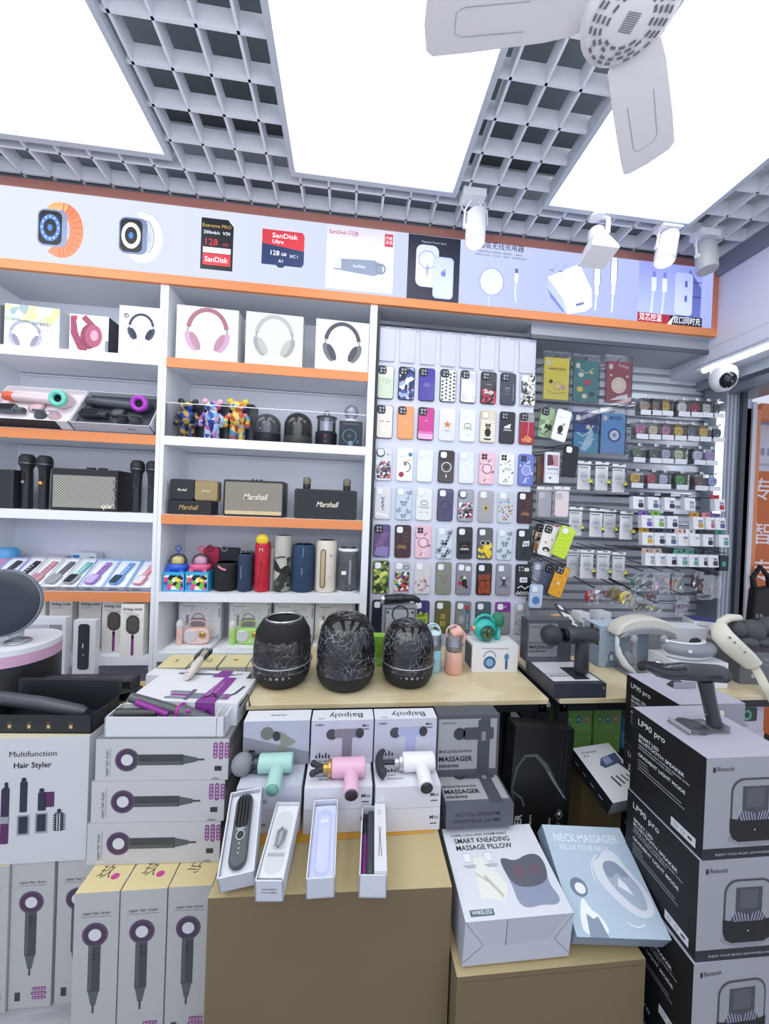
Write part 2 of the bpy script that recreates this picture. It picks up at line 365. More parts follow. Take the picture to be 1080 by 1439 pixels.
# memory cards
cx,cz=hp(304,345);H.poly([(cx-.065,cz-.115),(cx+.075,cz-.115),(cx+.075,cz+.085),(cx+.05,cz+.115),(cx-.065,cz+.115)],E_('1d1f26',.7),2)
R_=E_('c8363e');Wt=E_('f4f4f8')
H.text('Extreme PRO',cx+.003,cz+.075,.016,E_('c9a65a'),3,'c');H.text('200mb/s  V30',cx+.003,cz+.045,.015,Wt,3,'c');H.text('128',cx-.045,cz-.005,.03,R_,3,'l',.01);H.text('GB',cx+.03,cz-.005,.014,R_,3)
H.rect(cx-.055,cz-.04,.12,.025,E_('e0e0e6'),3);H.rect(cx-.055,cz-.095,.12,.052,R_,3);H.text('SanDisk',cx+.004,cz-.08,.024,Wt,4,'c',.015,.1)
cx,cz=hp(398,352);H.poly([(cx-.095,cz-.075),(cx-.03,cz-.075),(cx-.02,cz-.085),(cx,cz-.085),(cx+.01,cz-.075),(cx+.085,cz-.075),(cx+.095,cz-.06),(cx+.095,cz+.07),(cx+.085,cz+.085),(cx-.095,cz+.085)],E_('c23a42'),2)
H.poly([(cx-.095,cz-.075),(cx-.03,cz-.075),(cx-.02,cz-.085),(cx,cz-.085),(cx+.01,cz-.075),(cx+.085,cz-.075),(cx+.095,cz-.06),(cx+.095,cz+.0),(cx-.095,cz+.02)],E_('2c3a5e',.8),3)
H.text('SanDisk',cx-.05,cz+.05,.022,Wt,4,'l',.012,.115);H.text('Ultra',cx-.05,cz+.024,.018,Wt,4,'l',.01,it=.2);H.text('128',cx-.055,cz-.03,.022,Wt,4,'l',.012);H.text('GB',cx-.008,cz-.03,.014,Wt,4);H.text('A1',cx-.02,cz-.062,.015,Wt,4);H.text('XC I',cx+.03,cz-.035,.014,Wt,4)
# usb stick card
cx,cz=hp(505,365);H.rect(cx-.155,cz-.15,.315,.295,E_('d4cfdf',.75),1);H.text('SanDisk 闪迪',cx-.145,cz+.105,.018,E_('b03a42',.5),2,'l',.02);H.rect(cx+.115,cz+.07,.04,.06,E_('b5474f'),2);H.text('闪迪',cx+.12,cz+.105,.012,Wt,3);H.text('正品',cx+.12,cz+.085,.012,Wt,3)
H.poly([(cx-.12,cz-.01),(cx+.07,cz-.0),(cx+.11,cz-.02),(cx+.11,cz-.055),(cx+.07,cz-.075),(cx-.12,cz-.06)],E_('7f899c',.6),2);H.rect(cx-.12,cz-.055,.035,.045,E_('b9c0cd'),3);H.ring(cx+.1,cz-.038,.022,.008,E_('6f7788'),4);H.text('SanDisk',cx-.03,cz-.042,.013,E_('d8dce6'),3)
H.rect(cx-.135,cz-.125,.27,.012,E_('cfcbd9'),2)
# power banks on dark card
cx,cz=hp(608,379);H.rect(cx-.125,cz-.155,.255,.31,E_('2b2e3c',.7),1)
H.text('Magnetic Power Bank',cx,cz+.12,.01,E_('aeb2c4'),2,'c')
H.rect(cx-.085,cz-.09,.11,.2,E_('c6cbf4'),2,.03);H.ring(cx-.03,cz+.04,.042,.006,E_('9aa2dd'),3);H.rect(cx-.035,cz-.035,.012,.05,E_('9aa2dd'),3,.004)
H.rect(cx+.0,cz-.14,.1,.2,E_('aab2f0'),4,.02);H.rect(cx+.004,cz-.136,.092,.19,E_('b9c0f6'),5,.016);H.disc(cx+.05,cz-.02,.012,E_('6a73b8'),6,.014);H.disc(cx+.056,cz-.002,.004,E_('6a73b8'),6)
# wireless charger
cx,cz=hp(703,362);H.text('磁吸无线充电器',cx,cz+.035,.024,E_('1c2030',.8),2,'c',.012);H.text('磁吸轻巧设计无线充电，随放随充，一触即充。',cx,cz+.012,.008,E_('2c3040',.8),2,'c');H.text('环保简约外观设计，安全稳定，多重防护，轻薄便携随身携带',cx,cz-.004,.007,E_('2c3040',.8),2,'c')
cx,cz=hp(690,397);H.disc(cx,cz,.063,E_('8e98c4'),1,.068,28);H.disc(cx-.001,cz,.058,E_('ccd4f6'),2,.063,28);H.line([(cx-.01,cz-.065),(cx-.012,cz-.12),(cx-.01,cz-.14)],.006,E_('b3bbe4'),1)
cx,cz=hp(724,398);H.rect(cx-.009,cz+.0,.018,.045,E_('dfe4ff'),2,.004);H.rect(cx-.008,cz+.045,.016,.022,E_('565d84'),2);H.line([(cx,cz),(cx-.004,cz-.05),(cx+.004,cz-.1)],.007,E_('c2caf0'),1)
# wall charger and cables
cx,cz=hp(797,405);H.poly([(cx-.09,cz-.06),(cx-.11,cz-.01),(cx-.02,cz-.1),(cx-.02,cz-.13)],E_('6c76b0'),1)
H.poly([(cx-.11,cz+.04),(cx+.055,cz+.125),(cx+.125,cz-.0),(cx-.025,cz-.06)],E_('dfe5ff'),2);H.poly([(cx-.11,cz+.04),(cx-.025,cz-.06),(cx-.0,cz-.135),(cx-.105,cz-.02)],E_('aab4e6'),2)
H.poly([(cx-.025,cz-.06),(cx+.125,cz),(cx+.13,cz-.085),(cx+.1,cz-.11),(cx,cz-.135)],E_('cdd6fb'),3);H.line([(cx+.045,cz-.085),(cx+.085,cz-.07)],.012,E_('5a648e'),4)
for dx in (-.09,-.045):H.line([(cx+dx,cz+.075),(cx+dx+.03,cz+.11)],.012,E_('a0a9d8'),1);H.line([(cx+dx-.012,cz+.075),(cx+dx+.012,cz+.075)],.008,E_('7a84b8'),3)
cx,cz=hp(846,402)
for dx,hh in ((-.035,0),(.055,.01)):
    for s in (-1,1):H.line([(cx+dx+s*.018,cz+.0+hh),(cx+dx+s*.018,cz+.14+hh)],.003,E_('4c5480'),3)
    H.rect(cx+dx-.018,cz+.0+hh,.036,.14,E_('dbe1ff'),2,.006);H.rect(cx+dx-.012,cz-.05+hh,.024,.055,E_('e8ecff'),2,.004)
    for s in (-1,1):H.line([(cx+dx+s*.012,cz-.05+hh),(cx+dx+s*.012,cz+.0+hh)],.002,E_('4c5480'),3)
    H.line([(cx+dx,cz-.05+hh),(cx+dx-.004,cz-.13)],.009,E_('c6cef4'),1)
# charger with cable, captioned
cx,cz=hp(941,418);H.rect(cx-.185,cz-.145,.36,.31,E_('a3aef2'),1)
for dx in (-.1,-.04):H.line([(cx+dx-.012,cz-.13),(cx+dx,cz+.05)],.012,E_('c7cef8'),2);H.rect(cx+dx-.013,cz+.02,.026,.07,E_('dfe4ff'),3,.004);H.rect(cx+dx-.009,cz+.09,.018,.03,E_('7d88c8'),3)
H.poly([(cx+.1,cz+.15),(cx+.17,cz+.06),(cx+.17,cz-.1),(cx+.03,cz-.1)],E_('5f6cb0'),2);H.rect(cx+.02,cz-.09,.1,.22,E_('c4ccfb'),3,.02)
for dz in (-.02,.055):H.rect(cx+.075,cz+dz,.014,.034,E_('5a66a6'),4,.006);H.line([(cx+.12,cz+dz+.03),(cx+.17,cz+dz+.03)],.004,E_('1f2650'),4)
H.rect(cx-.185,cz-.145,.18,.05,E_('9a2a38'),5);H.rect(cx-.005,cz-.145,.185,.05,E_('1b2230',.6),5)
H.text('双芯控温',cx-.175,cz-.132,.03,Wt,6,'l',.008,.125);H.text('双口同时充',cx+.17,cz-.132,.03,Wt,6,'r',.008,.155);H.poly([(cx-.02,cz-.145),(cx+.02,cz-.095),(cx+.005,cz-.145)],Wt,6)
b.build('lit_panel',T)
# ---------------------------------------------------------------- case display board
T=thing('display_board','white wall board with rows of phone cases hung on it','board',(.525,.05,.6))
b=MB();b.box(-.401,0,0,.405,.012,1.80,P('d3d6e4',.45));b.build('board',T)
b=MB()
b.box(-.417,-.03,0,-.403,.02,1.85,P('25282d',.4));b.box(-.403,-.02,1.80,.40,.0,1.815,P('50545c',.4,.5));b.build('frame',T)
# ---------------------------------------------------------------- slat wall, jamb, led, door
T=thing('slat_wall_panel','grey metal slatted wall panel hung with small packs on hooks','wall panel',(1.6,.25,.6))
sm_=P('d6dae2',.35,.2);b=MB();b.box(-.7,.02,0,.62,.04,1.85,P('a3a9b3',.5))
z=0.
while z<1.83:
    b.prism([(-.7,z),(.62,z),(.62,z+.036),(-.7,z+.036)],.012,sm_,(0,.005,0),bev=.004,sm=False);z+=.052
b.build('slats',T)
b=MB()
for z in (1.38,1.06,.88,.65,.42,.2): b.cyl((-.64,-.05,z),(.58,-.05,z),.004,CHR,n=6)
for z in (1.38,1.06,.88,.65,.42,.2):
    for x in (-.6,-.2,.2,.55): b.cyl((x,-.05,z),(x,.0,z),.003,CHR,n=6)
b.build('hanging_rail',T)
b=MB();b.box(-.71,-.22,1.80,.29,.0,1.87,P('a3a9b3',.4,.2));b.box(-.71,-.225,1.795,.29,-.215,1.815,P('5e636c',.4,.4));b.build('top_rail',T)
T=thing('metal_column','brushed steel column at the right end of the slatted wall','column',(2.085,.1,0))
b=MB();b.box(.0,.0,0,.085,.12,2.3,texmat('brushed_steel','wave','767e8a','aab1bc',3.,.28,(4,4,.4)));b.build('post',T)
b=MB();b.box(.085,-.02,0,.113,.1,2.28,P('343a44',.4));b.build('dark_jamb',T)
b=MB();b.box(-.03,.0,1.5,-.008,.02,2.12,P('f2f6ff',.4,0,6.));b.build('light_strip',T)
b=MB();b.rcyl((1.9,.065,2.322),(1.9,-1.1,2.322),.014,P('f4faff',.3,0,8.));b.box(1.885,-1.1,2.33,1.915,.07,2.34,P('e6e8ee',.4));solo('light_tube','glowing white tube light under the lintel at the right, above the camera','light',b)
# orange door frame and advert behind
b=MB();q=[at(x,700,Y=.3).x for x in (1041,1050,1056,1064)]
b.box(q[0]-.01,.3,0,q[1],.35,2.22,P('e0935f',.5));b.box(q[1],.29,0,q[2],.35,2.26,P('dfdbe4',.4));b.box(q[2],.3,0,q[3],.36,2.22,P('dd8d5c',.5));b.box(q[3],.3,2.16,q[3]+.9,.36,2.26,P('d98050',.5));struct('door_1',b)
T=thing('advert_banner','orange advertising banner with white Chinese characters beyond the doorway','banner',(q[3]+.45,.42,0))
b=MB();b.box(-.5,0,.0,.5,.01,2.2,P('c9682c',.5),);d=b.D((-.45,0,0))
zt=lambda py:at(1070,py,Y=.42).z
d.rect(-.05,zt(585),1,2.2-zt(585),P('b9673f',.5),1);d.rect(-.05,zt(662),1,zt(585)-zt(662),P('cdd2e0',.5),1);d.rect(-.05,zt(597),1,.03,P('9fb0d0',.5),2)
for i in range(5):d.rect(.06+.05*i,zt(640),.03,.05,P('8f99b4',.5),2)
d.rect(.0,zt(655),1,.02,P('aeb6ca',.5),2)
for s,py in (('专业',686),('智能',748),('专卖',800)):d.text(s,at(1057,py,Y=.42).x-q[3],zt(py+14),.115,P('f3e6ea',.5),2,'l',.012)
b.build('sheet',T)
T=thing('black_bag','black bag printed with pale letters hanging beyond the orange doorframe','bag',at(1075,895,Y=.25))
b=MB();b.prism([(-.1,0),(.1,0),(.09,.26),(.05,.31),(-.08,.29)],.06,P('121317',.6),bev=.012);b.D((-.1,0,0)).text('E N',.03,.12,.022,P('c9ccd4',.5),2);b.build('body',T)
b=MB();b.tube([(-.05,.03,.29),(-.07,.03,.36),(-.02,.03,.43),(.04,.03,.37),(.05,.03,.3)],.014,P('17181c',.6));b.build('strap',T)
# ---------------------------------------------------------------- tables
wood=texmat('pale_wood','wave','d0bf98','dccdaa',1.6,.4,(.5,7,1))
legm=P('1b1e23',.4)
def table(name,label,x0,x1,y0,y1,h):
    T=thing(name,label,'table',((x0+x1)/2,y0,0));w=(x1-x0)/2;dd=y1-y0
    b=MB();b.prism(rr(w*2,dd,.006,2,0,dd/2),.018,wood,(0,0,h),X,Yv,bev=.002,sm=False);b.build('table_top',T)
    b=MB()
    b.box(-w+.01,.012,h-.05,w-.01,.04,h-.018,legm);b.box(-w+.01,dd-.04,h-.05,w-.01,dd-.012,h-.018,legm)
    for s in (-1,1):b.box(s*(w-.02)-.015,.01,h-.05,s*(w-.02)+.015,dd-.01,h-.018,legm)
    b.build('apron',T)
    for sx in (-1,1):
        for yy in (.01,dd-.045):
            b=MB();xx=sx*(w-.022);b.box(xx-.018,yy,0,xx+.018,yy+.036,h-.02,legm)
            if yy<.02:b.cyl((xx,yy,.82),(xx,yy-.003,.82),.005,CHR)
            b.build('leg',T)
    return T
table('display_table','narrow wood topped table with black legs carrying the film wrapped speakers',-.307,.735,-.51,-.02,.85)
table('display_table','wood topped table with black legs at the right carrying the massagers',.775,1.93,-.51,-.02,.85)
# green boxes' lower shelf inside right table
b=MB();b.box(.83,-.455,.56,1.87,-.075,.575,P('23262b',.5));solo('lower_shelf_board','dark board under the right table with green boxes on it','shelf',b)

S=[z+.0012 for z in S]
# ================================================================ SHELF GOODS
def hphones(d,cx,cy,s,band,cup,pad,ry=1.):
    """over-ear headphones printed on a box front, s = half width"""
    d.ring(cx,cy+.1*s,s*.86,.2*s,band,1,s*1.0*ry,8,172)
    for q in (-1,1):
        d.line([(cx+q*s*.86,cy+.3*s),(cx+q*s*.9,cy-.1*s)],.08*s,P('9a9ca6',.3),1)
        a=[(q*(x*math.cos(.45)+y*math.sin(.45)),-x*math.sin(.45)+y*math.cos(.45)) for x,y in oval(.22,.52,16)]
        d.poly([(cx+q*s*.72+x*s,cy-.42*s+y*s) for x,y in (a if q>0 else a[::-1])],cup,2)
        a=[(q*(x*math.cos(.45)+y*math.sin(.45)),-x*math.sin(.45)+y*math.cos(.45)) for x,y in oval(.17,.46,16)]
        d.poly([(cx+q*s*.55+x*s,cy-.42*s+y*s) for x,y in (a if q>0 else a[::-1])],pad,3)
def solo_box(name,label,cat,w,d,h,pos,rot,m,fn,group=None,**k):
    b,F,T_,L,R=carton(w,d,h,m,**k);fn(F,T_,L,R);return solo(name,label,cat,b,pos,rot,group)
# -- middle unit, top bay: three headphone boxes
for (pl,pt,pr,pb,c1,c2,c3,lab) in ((248,432,334,508,'a86a78','c9a3bd','b98a9e','white box printed with pink over-ear headphones on the top shelf'),(345,441,425,516,'b9bab4','a3a6a4','bdbdb6','white box printed with silvery white over-ear headphones on the top shelf'),(443,451,518,524,'4b4b50','6f6f76','4f4f55','white box printed with black over-ear headphones on the top shelf')):
    xc,w,z,h=pxbox(pl,pt,pr,pb,.015,S[0])
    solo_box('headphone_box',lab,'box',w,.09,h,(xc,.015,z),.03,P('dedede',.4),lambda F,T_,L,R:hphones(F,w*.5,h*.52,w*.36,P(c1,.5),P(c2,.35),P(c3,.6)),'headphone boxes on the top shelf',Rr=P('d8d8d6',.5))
# -- middle, second bay
def bear(px0,px1,lab,m1,m2,ear):
    xc,w,z,h=pxbox(px0,557,px1,618,.03,S[1]);T=thing('bear_figure',lab,'figure',(xc,.07,z),0,'bear shaped speakers on the second shelf');s=h/.2
    b=MB()
    b.lathe([(.001,.075),(.024,.077),(.028,.1),(.026,.128),(.018,.14),(.001,.142)],m1,18,sy=.75);b.ell((0,0,.163),(.031,.026,.027),m1,18,12)
    for q in (-1,1):b.rcyl((q*.0145,0,.0),(q*.0145,0,.08),.014,m2,.3,12)
    b.v=[Vector((v[0]*s*1.25,v[1]*s,v[2]*s)) for v in b.v];b.build('body',T)
    for q in (-1,1):
        b=MB();b.tube([(q*.034*s,0,.13*s),(q*.05*s,-.006*s,.105*s),(q*.048*s,-.012*s,.08*s)],[.009*s,.0095*s,.011*s],m2,10);b.ell((q*.048*s,-.014*s,.073*s),.012*s,m1,10,6);b.build('arm',T)
        b=MB();b.ell((q*.034*s,0,.188*s),(.015*s,.007*s,.014*s),ear,12,8);b.build('ear',T)
    b=MB();b.ell((0,-.026*s,.156*s),(.012*s,.006*s,.009*s),m2,12,6);b.build('muzzle',T)
    g=thing('display_box','dark box standing behind '+('the blue and gold bear' if px0<250 else 'the pastel bear with pink ears' if px0<290 else 'the yellow and orange bear'),'box',(xc+.012,.11,z),0,'dark boxes behind the bears')
    b=MB();b.box(-.052,0,0,.05,.09,h*.95,P('1d1e24',.4));b.D((-.052,0,0)).rect(.004,.004,.094,h*.9,P('2b2d36',.3),1);b.build('carton',g)
bear(244,272,'blue and gold bear figure, leftmost of three, on the second shelf',multi('bear_blue',['121318','1c3fa0','0e2a7a','c9a545','15161c','2250b5'],45),multi('bear_gold',['14151b','b8923c','1a1a22','1d3a8c'],60),P('14161c',.2))
bear(279,308,'pastel splash patterned bear figure with pink ears, the middle one of three',multi('bear_pastel',['e7a1c6','7fc6e8','f0e3a0','3a56b0','d94f8f','f3f3f3'],45),multi('bear_pastel2',['8fd0ec','d3d9f2','3d4fa8','d2579e'],55),P('eeb3c6',.2))
bear(315,345,'yellow, red and orange patterned bear figure, right hand one of three',multi('bear_yellow',['e9b53b','d8492f','3d7cc4','f0dc70','7a3fa0','e77a2b'],45),multi('bear_yellow2',['f2a33a','3d9cc0','e04f3a','f6e27a'],55),P('e2c63c',.2))
def dome(pl,pt,pr,pb,lab,top,base,frac,pattern=None):
    xc,w,z,h=pxbox(pl,pt,pr,pb,.04,S[1]);T=thing('dome_speaker',lab,'speaker',(xc,.04+w/2,z));r=w/2
    b=MB();b.lathe([(r*.9,0),(r,.006),(r*.98,h*frac)],base,28);b.build('base',T)
    b=MB();pr_=[(r*.98,h*frac)]+[(r*(.98 if i<3 else .98)*math.cos(PI/2*max(0,(i/10-.3)/.7)**1.0),h*frac+(h*(1-frac))*math.sin(PI/2*i/10)) for i in range(1,11)];pr_[-1]=(.0005,h)
    b.lathe(pr_,top,28);b.build('clear_dome',T)
    b=MB();b.lathe([(r*.5,h*frac),(r*.45,h*frac+.02),(.001,h*frac+.03)],P('b9b9be',.2,.8),20)
    if pattern:
        for i in range(26):
            a=random.uniform(0,6.28);e=random.uniform(.15,1.35);b.ell((r*.88*math.cos(a)*math.cos(e),r*.88*math.sin(a)*math.cos(e),h*frac+h*(1-frac)*.9*math.sin(e)),r*.13,pattern,8,5)
    b.build('lamp_core',T)
dome(352,577,391,622,'dark based dome lamp speaker with pebbled glass top, beside the yellow bear',clear('9a9ba0',.08,.05,.2),P('1c2028',.5),.33,P('d9dbe2',.15))
dome(395,575,437,626,'smoky brown see-through dome speaker, second shelf, right of the pebbled one',clear('857f73',.06,.05,.08),P('55544f',.3),.26)
xc,w,z,h=pxbox(442,584,473,627,.05,S[1]);T=thing('lantern_speaker','black based lantern speaker with clear glass cylinder and loop handle','speaker',(xc,.09,z));r=w/2
b=MB();b.lathe([(r*.95,0),(r,.005),(r,.07),(r*.95,.073)],P('1b1d24',.5),26)
d=b.D((0,-r-.0003,0));d.rect(-.008,.048,.016,.003,P('d8434f',.4),1);d.rect(-.0015,.0415,.003,.016,P('d8434f',.4),1);d.rect(-.007,.02,.014,.003,P('d8434f',.4),1);b.build('base',T)
b=MB();b.lathe([(r*.86,.073),(r*.86,h-.006)],clear('f0f2f8',.15,.03,.05),26);b.build('glass',T)
b=MB();b.cyl((0,0,.073),(0,0,h-.02),.012,P('e8e8ec',.3));b.build('light_core',T)
b=MB();b.lathe([(r*.96,h-.006),(r*.96,h),(.001,h+.003)],P('3a3c42',.3),26);b.torus((0,0,h+.02),.012,.0025,P('2a2b30',.4));b.build('lid',T)
xc,w,z,h=pxbox(476,592,509,627,.03,S[1])
def fx(F,T_,L,R):
    F.ring(w*.45,h*.42,.032,.0025,P('6fc3cf',.4),1);F.ring(w*.45,h*.42,.006,.002,P('6fc3cf',.4),1);F.disc(w*.5,h*.14,.012,P('a8b6c4',.4),1);F.rect(w*.15,h*.86,w*.7,.008,P('5b6170',.5),1);F.rect(w*.78,h*.15,.006,.014,P('5fb1bd',.5),1)
solo_box('lamp_box','small dark lamp box with a pale blue dial drawing, under the crystal ball lamp','box',w,.075,h,(xc,.03,z),0,P('2c3038',.5),fx)
T=thing('crystal_ball_lamp','clear faceted crystal ball lamp standing on the small dark box','lamp',(xc,.068,S[1]+h))
b=MB();b.lathe([(.03,0),(.034,.004),(.034,.012),(.022,.018)],P('e9eaee',.2),20);b.build('base',T)
b=MB();b.lathe([(.036*math.sin(PI*i/9)+.0001,.052-.036*math.cos(PI*i/9)) for i in range(10)],clear('e6ebf5',.15,.02,.15),14,sm=False);b.build('faceted_ball',T)
# -- middle, third bay
def grillebox(name,lab,cat,pl,pt,pr,pb,Y,dep,grid,rim,logo,lw,lh,stripe=None,r=.01,group=None,rot=0,zz=None,lp=(.5,.5),lm=None,knobs=0):
    xc,w,z,h=pxbox(pl,pt,pr,pb,Y,S[2] if zz is None else zz);T=thing(name,lab,cat,(xc,Y,z),rot,group)
    b=MB();b.prism(rr(w,h,r,5,0,h/2),dep,rim,(0,0,0),bev=.004);b.build('cabinet',T)
    b=MB();F=b.D((-w/2,-.0006,0));F.rect(w*.035,h*.07,w*.93,h*.87,grid,1,r*.6)
    if stripe:F.rect(w*.04,h*.05,w*.92,h*.1,stripe,2)
    if logo:F.text(logo,w*lp[0],h*lp[1]-lh/2,lh,lm or P('f2ead2',.3),3,'c',.02,lw,0,.25)
    b.build('grille',T)
    for i in range(knobs):
        b=MB();b.cyl(((i-1)*.02,dep*.5,h),((i-1)*.02,dep*.5,h+.008),.006,P('1a1a1d',.3));b.build('knob',T)
    return T,w,h
blk=P('1e1f24',.45)
grl=texmat('fabric_weave','checker','6e6a60','a39d8e',260.,.8);bkw=texmat('black_weave','checker','23242a','2d2e35',260.,.7);gold=texmat('gold_weave','checker','8d7a52','ad9a70',260.,.7)
grillebox('bluetooth_speaker','small square black speaker standing on the black box, next to a gold one','speaker',238,673,273,704,.03,.05,bkw,blk,'Marshall',.04,.012,r=.012,lp=(.5,.5),zz=at(255,703,Y=.03).z)
grillebox('bluetooth_speaker','small square gold speaker standing on the black box, next to a black one','speaker',273,675,306,705,.03,.05,gold,P('8a7650',.4),'Marshall',.034,.01,r=.012,zz=at(255,703,Y=.03).z)
xc,w,z,h=pxbox(236,705,303,725,.02,S[2]);h=at(255,703,Y=.03).z-S[2]
solo_box('speaker_box','long black box with gold lettering under the two small square speakers','box',w-.02,.09,h,(xc-.01,.02,z),0,P('1b1c20',.4),lambda F,T_,L,R:F.text('Marshall',w*.42,h*.35,.022,P('c9a765',.4),2,'c',.01,.08,0,.2))
grillebox('bluetooth_speaker','large speaker with woven grey beige front and cream bottom stripe on the third shelf','speaker',313,675,399,728,.03,.1,grl,blk,'Marshall',.105,.028,stripe=P('cdb98d',.4),lp=(.52,.55),knobs=3)
T,w,h=grillebox('bluetooth_speaker','wide black speaker with two microphones standing on top','speaker',413,688,501,732,.03,.1,bkw,P('23252c',.45),'Marshall',.1,.026,lp=(.52,.5))
for px,lb in ((430,'short dark microphone head standing on the left end of the wide black speaker'),(487,'short dark microphone head standing on the right end of the wide black speaker')):
    x=at(px,690,Y=.06).x;z=at(px,689,Y=.06).z;z=S[2]+h;T=thing('microphone',lb,'microphone',(x,.08,z));b=MB();b.lathe([(.018,0),(.019,.02),(.018,.025)],blk,18);b.build('collar',T);b=MB();b.lathe([(.018,.025),(.02,.035),(.02,.05),(.014,.058),(.001,.06)],texmat('mesh_metal','checker','5c584a','8c8877',300.,.4),18);b.build('grille',T)
# -- middle, fourth bay
cart=multi('cartoon_print',['2aa8d8','f2e23a','1b1d2a','e0508f','f4f4f0','2f6fbf','7ac24a','1b1d2a'],60)
for (pl,pr,lab,lab2,c,c2,ring) in ((226,257,'blue toy car with clear dome and yellow top standing on a bright printed box','bright blue printed cube box under the blue toy car','2f5fd0','f0dc78','2b57b8'),(258,291,'pink toy car with clear dome standing on a bright printed box','bright blue printed cube box under the pink toy car','e0608f','e9a9c4','d8406f')):
    xc,w,z,h=pxbox(pl+2,804,pr+1.5,833,.02,S[3])
    solo_box('toy_box',lab2,'box',w*.98,.08,h,(xc,.02,z),0,P('3aaee0',.4),lambda F,T_,L,R:F.rect(.005,.008,w*.98-.01,h-.022,cart,1),'printed toy boxes on the fourth shelf')
    T=thing('toy_car',lab,'toy',(xc,.06,z+h));b=MB();b.lathe([(.03,.0),(.045,.008),(.048,.022),(.04,.034),(.001,.036)],P(c,.3),22,sy=.8);b.build('body',T)
    b=MB();b.lathe([(.04,.034),(.04,.05),(.03,.072),(.012,.08),(.001,.081)],clear('f8f9ff',.0,.03,.04),22,sy=.8);b.build('clear_dome',T)
    b=MB();b.lathe([(.025,.036),(.025,.06),(.012,.066),(.001,.066)],P(c2,.4),16);b.build('top',T)
    for q in (-1,1):
        b=MB();b.cyl((q*.03,-.033,.006),(q*.03,-.026,.006),.01,P(c,.4));b.build('wheel',T)
    b=MB();b.torus((0,0,.104),.012,.003,P(ring,.3));b.cyl((0,0,.08),(0,0,.093),.004,P(ring,.3));b.build('hanging_ring',T)
def pouch(pl,pt,pr,pb,Y,m,lab,rc,ry):
    xc,w,z,h=pxbox(pl,pt,pr,pb,Y,S[3]);T=thing('zip_pouch',lab,'pouch',(xc,Y,z));b=MB();b.prism(rr(w,h,.018,5,0,h/2),.035,m,bev=.008);b.build('pouch_body',T)
    b=MB();b.torus((rc,.0,h-.004),.013,.0035,ry,n=18);b.build('carry_loop',T)
pouch(284,769,307,833,.12,P('a8284a',.6),'dark red zipped pouch behind the pink toy car',-.005,P('8c2040',.6))
pouch(304,770,336,833,.13,P('22252d',.6),'black zipped pouch with grey ring behind the black speaker',-.02,P('8a8c92',.3))
xc,w,z,h=pxbox(343,767,352,833,.14,S[3]);pouch(334,775,356,833,.14,P('5c605c',.6),'grey green zipped pouch half hidden behind the navy speaker',-.015,P('a0a2a6',.3))
def cylsp(pl,pt,pr,lab,side,cap,extra=None,Y=.02,e=.12,base=None,zz=S[3]):
    pb=833;xc,w,z,h=pxbox(pl,pt,pr,pb,Y,zz);T=thing('cylinder_speaker',lab,'speaker',(xc,Y+w/2,z));r=w/2
    b=MB();b.lathe([(r*.8,0),(r*.95,.006),(r,.02),(r,h-.02),(r*.95,h-.006),(r*.8,h)],side,26);b.build('body',T)
    b=MB();b.lathe([(r*.8,h),(r*.74,h-.004),(.001,h-.004)],cap,26);b.build('cap',T)
    if extra:extra(T,r,h)
    return T
def label_(T,r,h,fn,name='badge'):
    b=MB();fn(b,b.D((0,-r-.0008,0)),r,h);b.build(name,T)
cylsp(295,792,329,'squat black cylinder speaker with a pink strap tab on the fourth shelf',P('1c1d22',.8),P('22242a',.5),lambda T,r,h:label_(T,r,h,lambda b,d,r,h:b.tube([(-.02,-r-.002,h-.012),(0,-r-.004,h-.025),(.015,-r-.001,h-.03)],.005,P('d98a9c',.5)),'strap'))
cylsp(331,779,352,'slim navy blue cylinder speaker with carry ring, left of the red one',P('2a3b55',.8),P('33465f',.5),lambda T,r,h:label_(T,r,h,lambda b,d,r,h:(b.torus((0,-r*.3,h-.01),.014,.003,P('3d5878',.4),X,Yv),d.rect(-.012,h*.35,.004,.06,P('6d86a8',.5),1)),'ring'))
def redx(T,r,h):
    b=MB();b.ell((0,-r*.55,h+.01),(.03,.016,.028),P('eed02c',.35));b.build('yellow_tag',T)
    label_(T,r,h,lambda b,d,r,h:(d.text('M',0,h-.045,.018,P('e9c1b4',.4),1,'c',.02),d.line([(-.012,.02),(0,.09),(.003,.15)],.003,P('6a1020',.5),1),d.disc(.002,.13,.006,P('7a1828',.5),2)),'badge')
cylsp(355,762,377,'tall red box shaped speaker topped with yellow, on the fourth shelf',P('bf1f33',.4),P('d8a52a',.4),redx)
cylsp(378,770,385,'slim clear and grey tube standing between the red and camouflage speakers',P('8f9197',.3),P('b9bbc2',.3),None,.05)
camo=multi('camo',['8c8f84','35382f','b9bbb0','5a5e50','25261f'],26,.8)
def camx(T,r,h):
    b=MB();b.lathe([(r*1.02,h*.62),(r*1.02,h*.98),(r*.95,h*1.0),(.001,h)],P('b9b7ad',.5),26);b.build('top_shell',T)
    label_(T,r,h,lambda b,d,r,h:d.rect(-.012,h*.62,.03,.006,P('2a2a26',.5),6),'band')
cylsp(383,753,407,'tall speaker with camouflage body and grey cream top on the fourth shelf',camo,P('a9a79d',.5),camx)
cylsp(407,766,440,'fat navy blue cylinder speaker with rounded ends between the camouflage and cream ones',P('27405c',.75),P('2f4c6a',.5),lambda T,r,h:label_(T,r,h,lambda b,d,r,h:(d.text('SPEAKER',.004,h*.38,.006,P('9db4cc',.4),2,'l',0,None,90),b.tube([(-.004,-r*.2,h+.002),(.006,-r-.002,h-.02),(.004,-r-.001,h-.06)],.004,P('4c6c92',.4))),'strap'),e=.2)
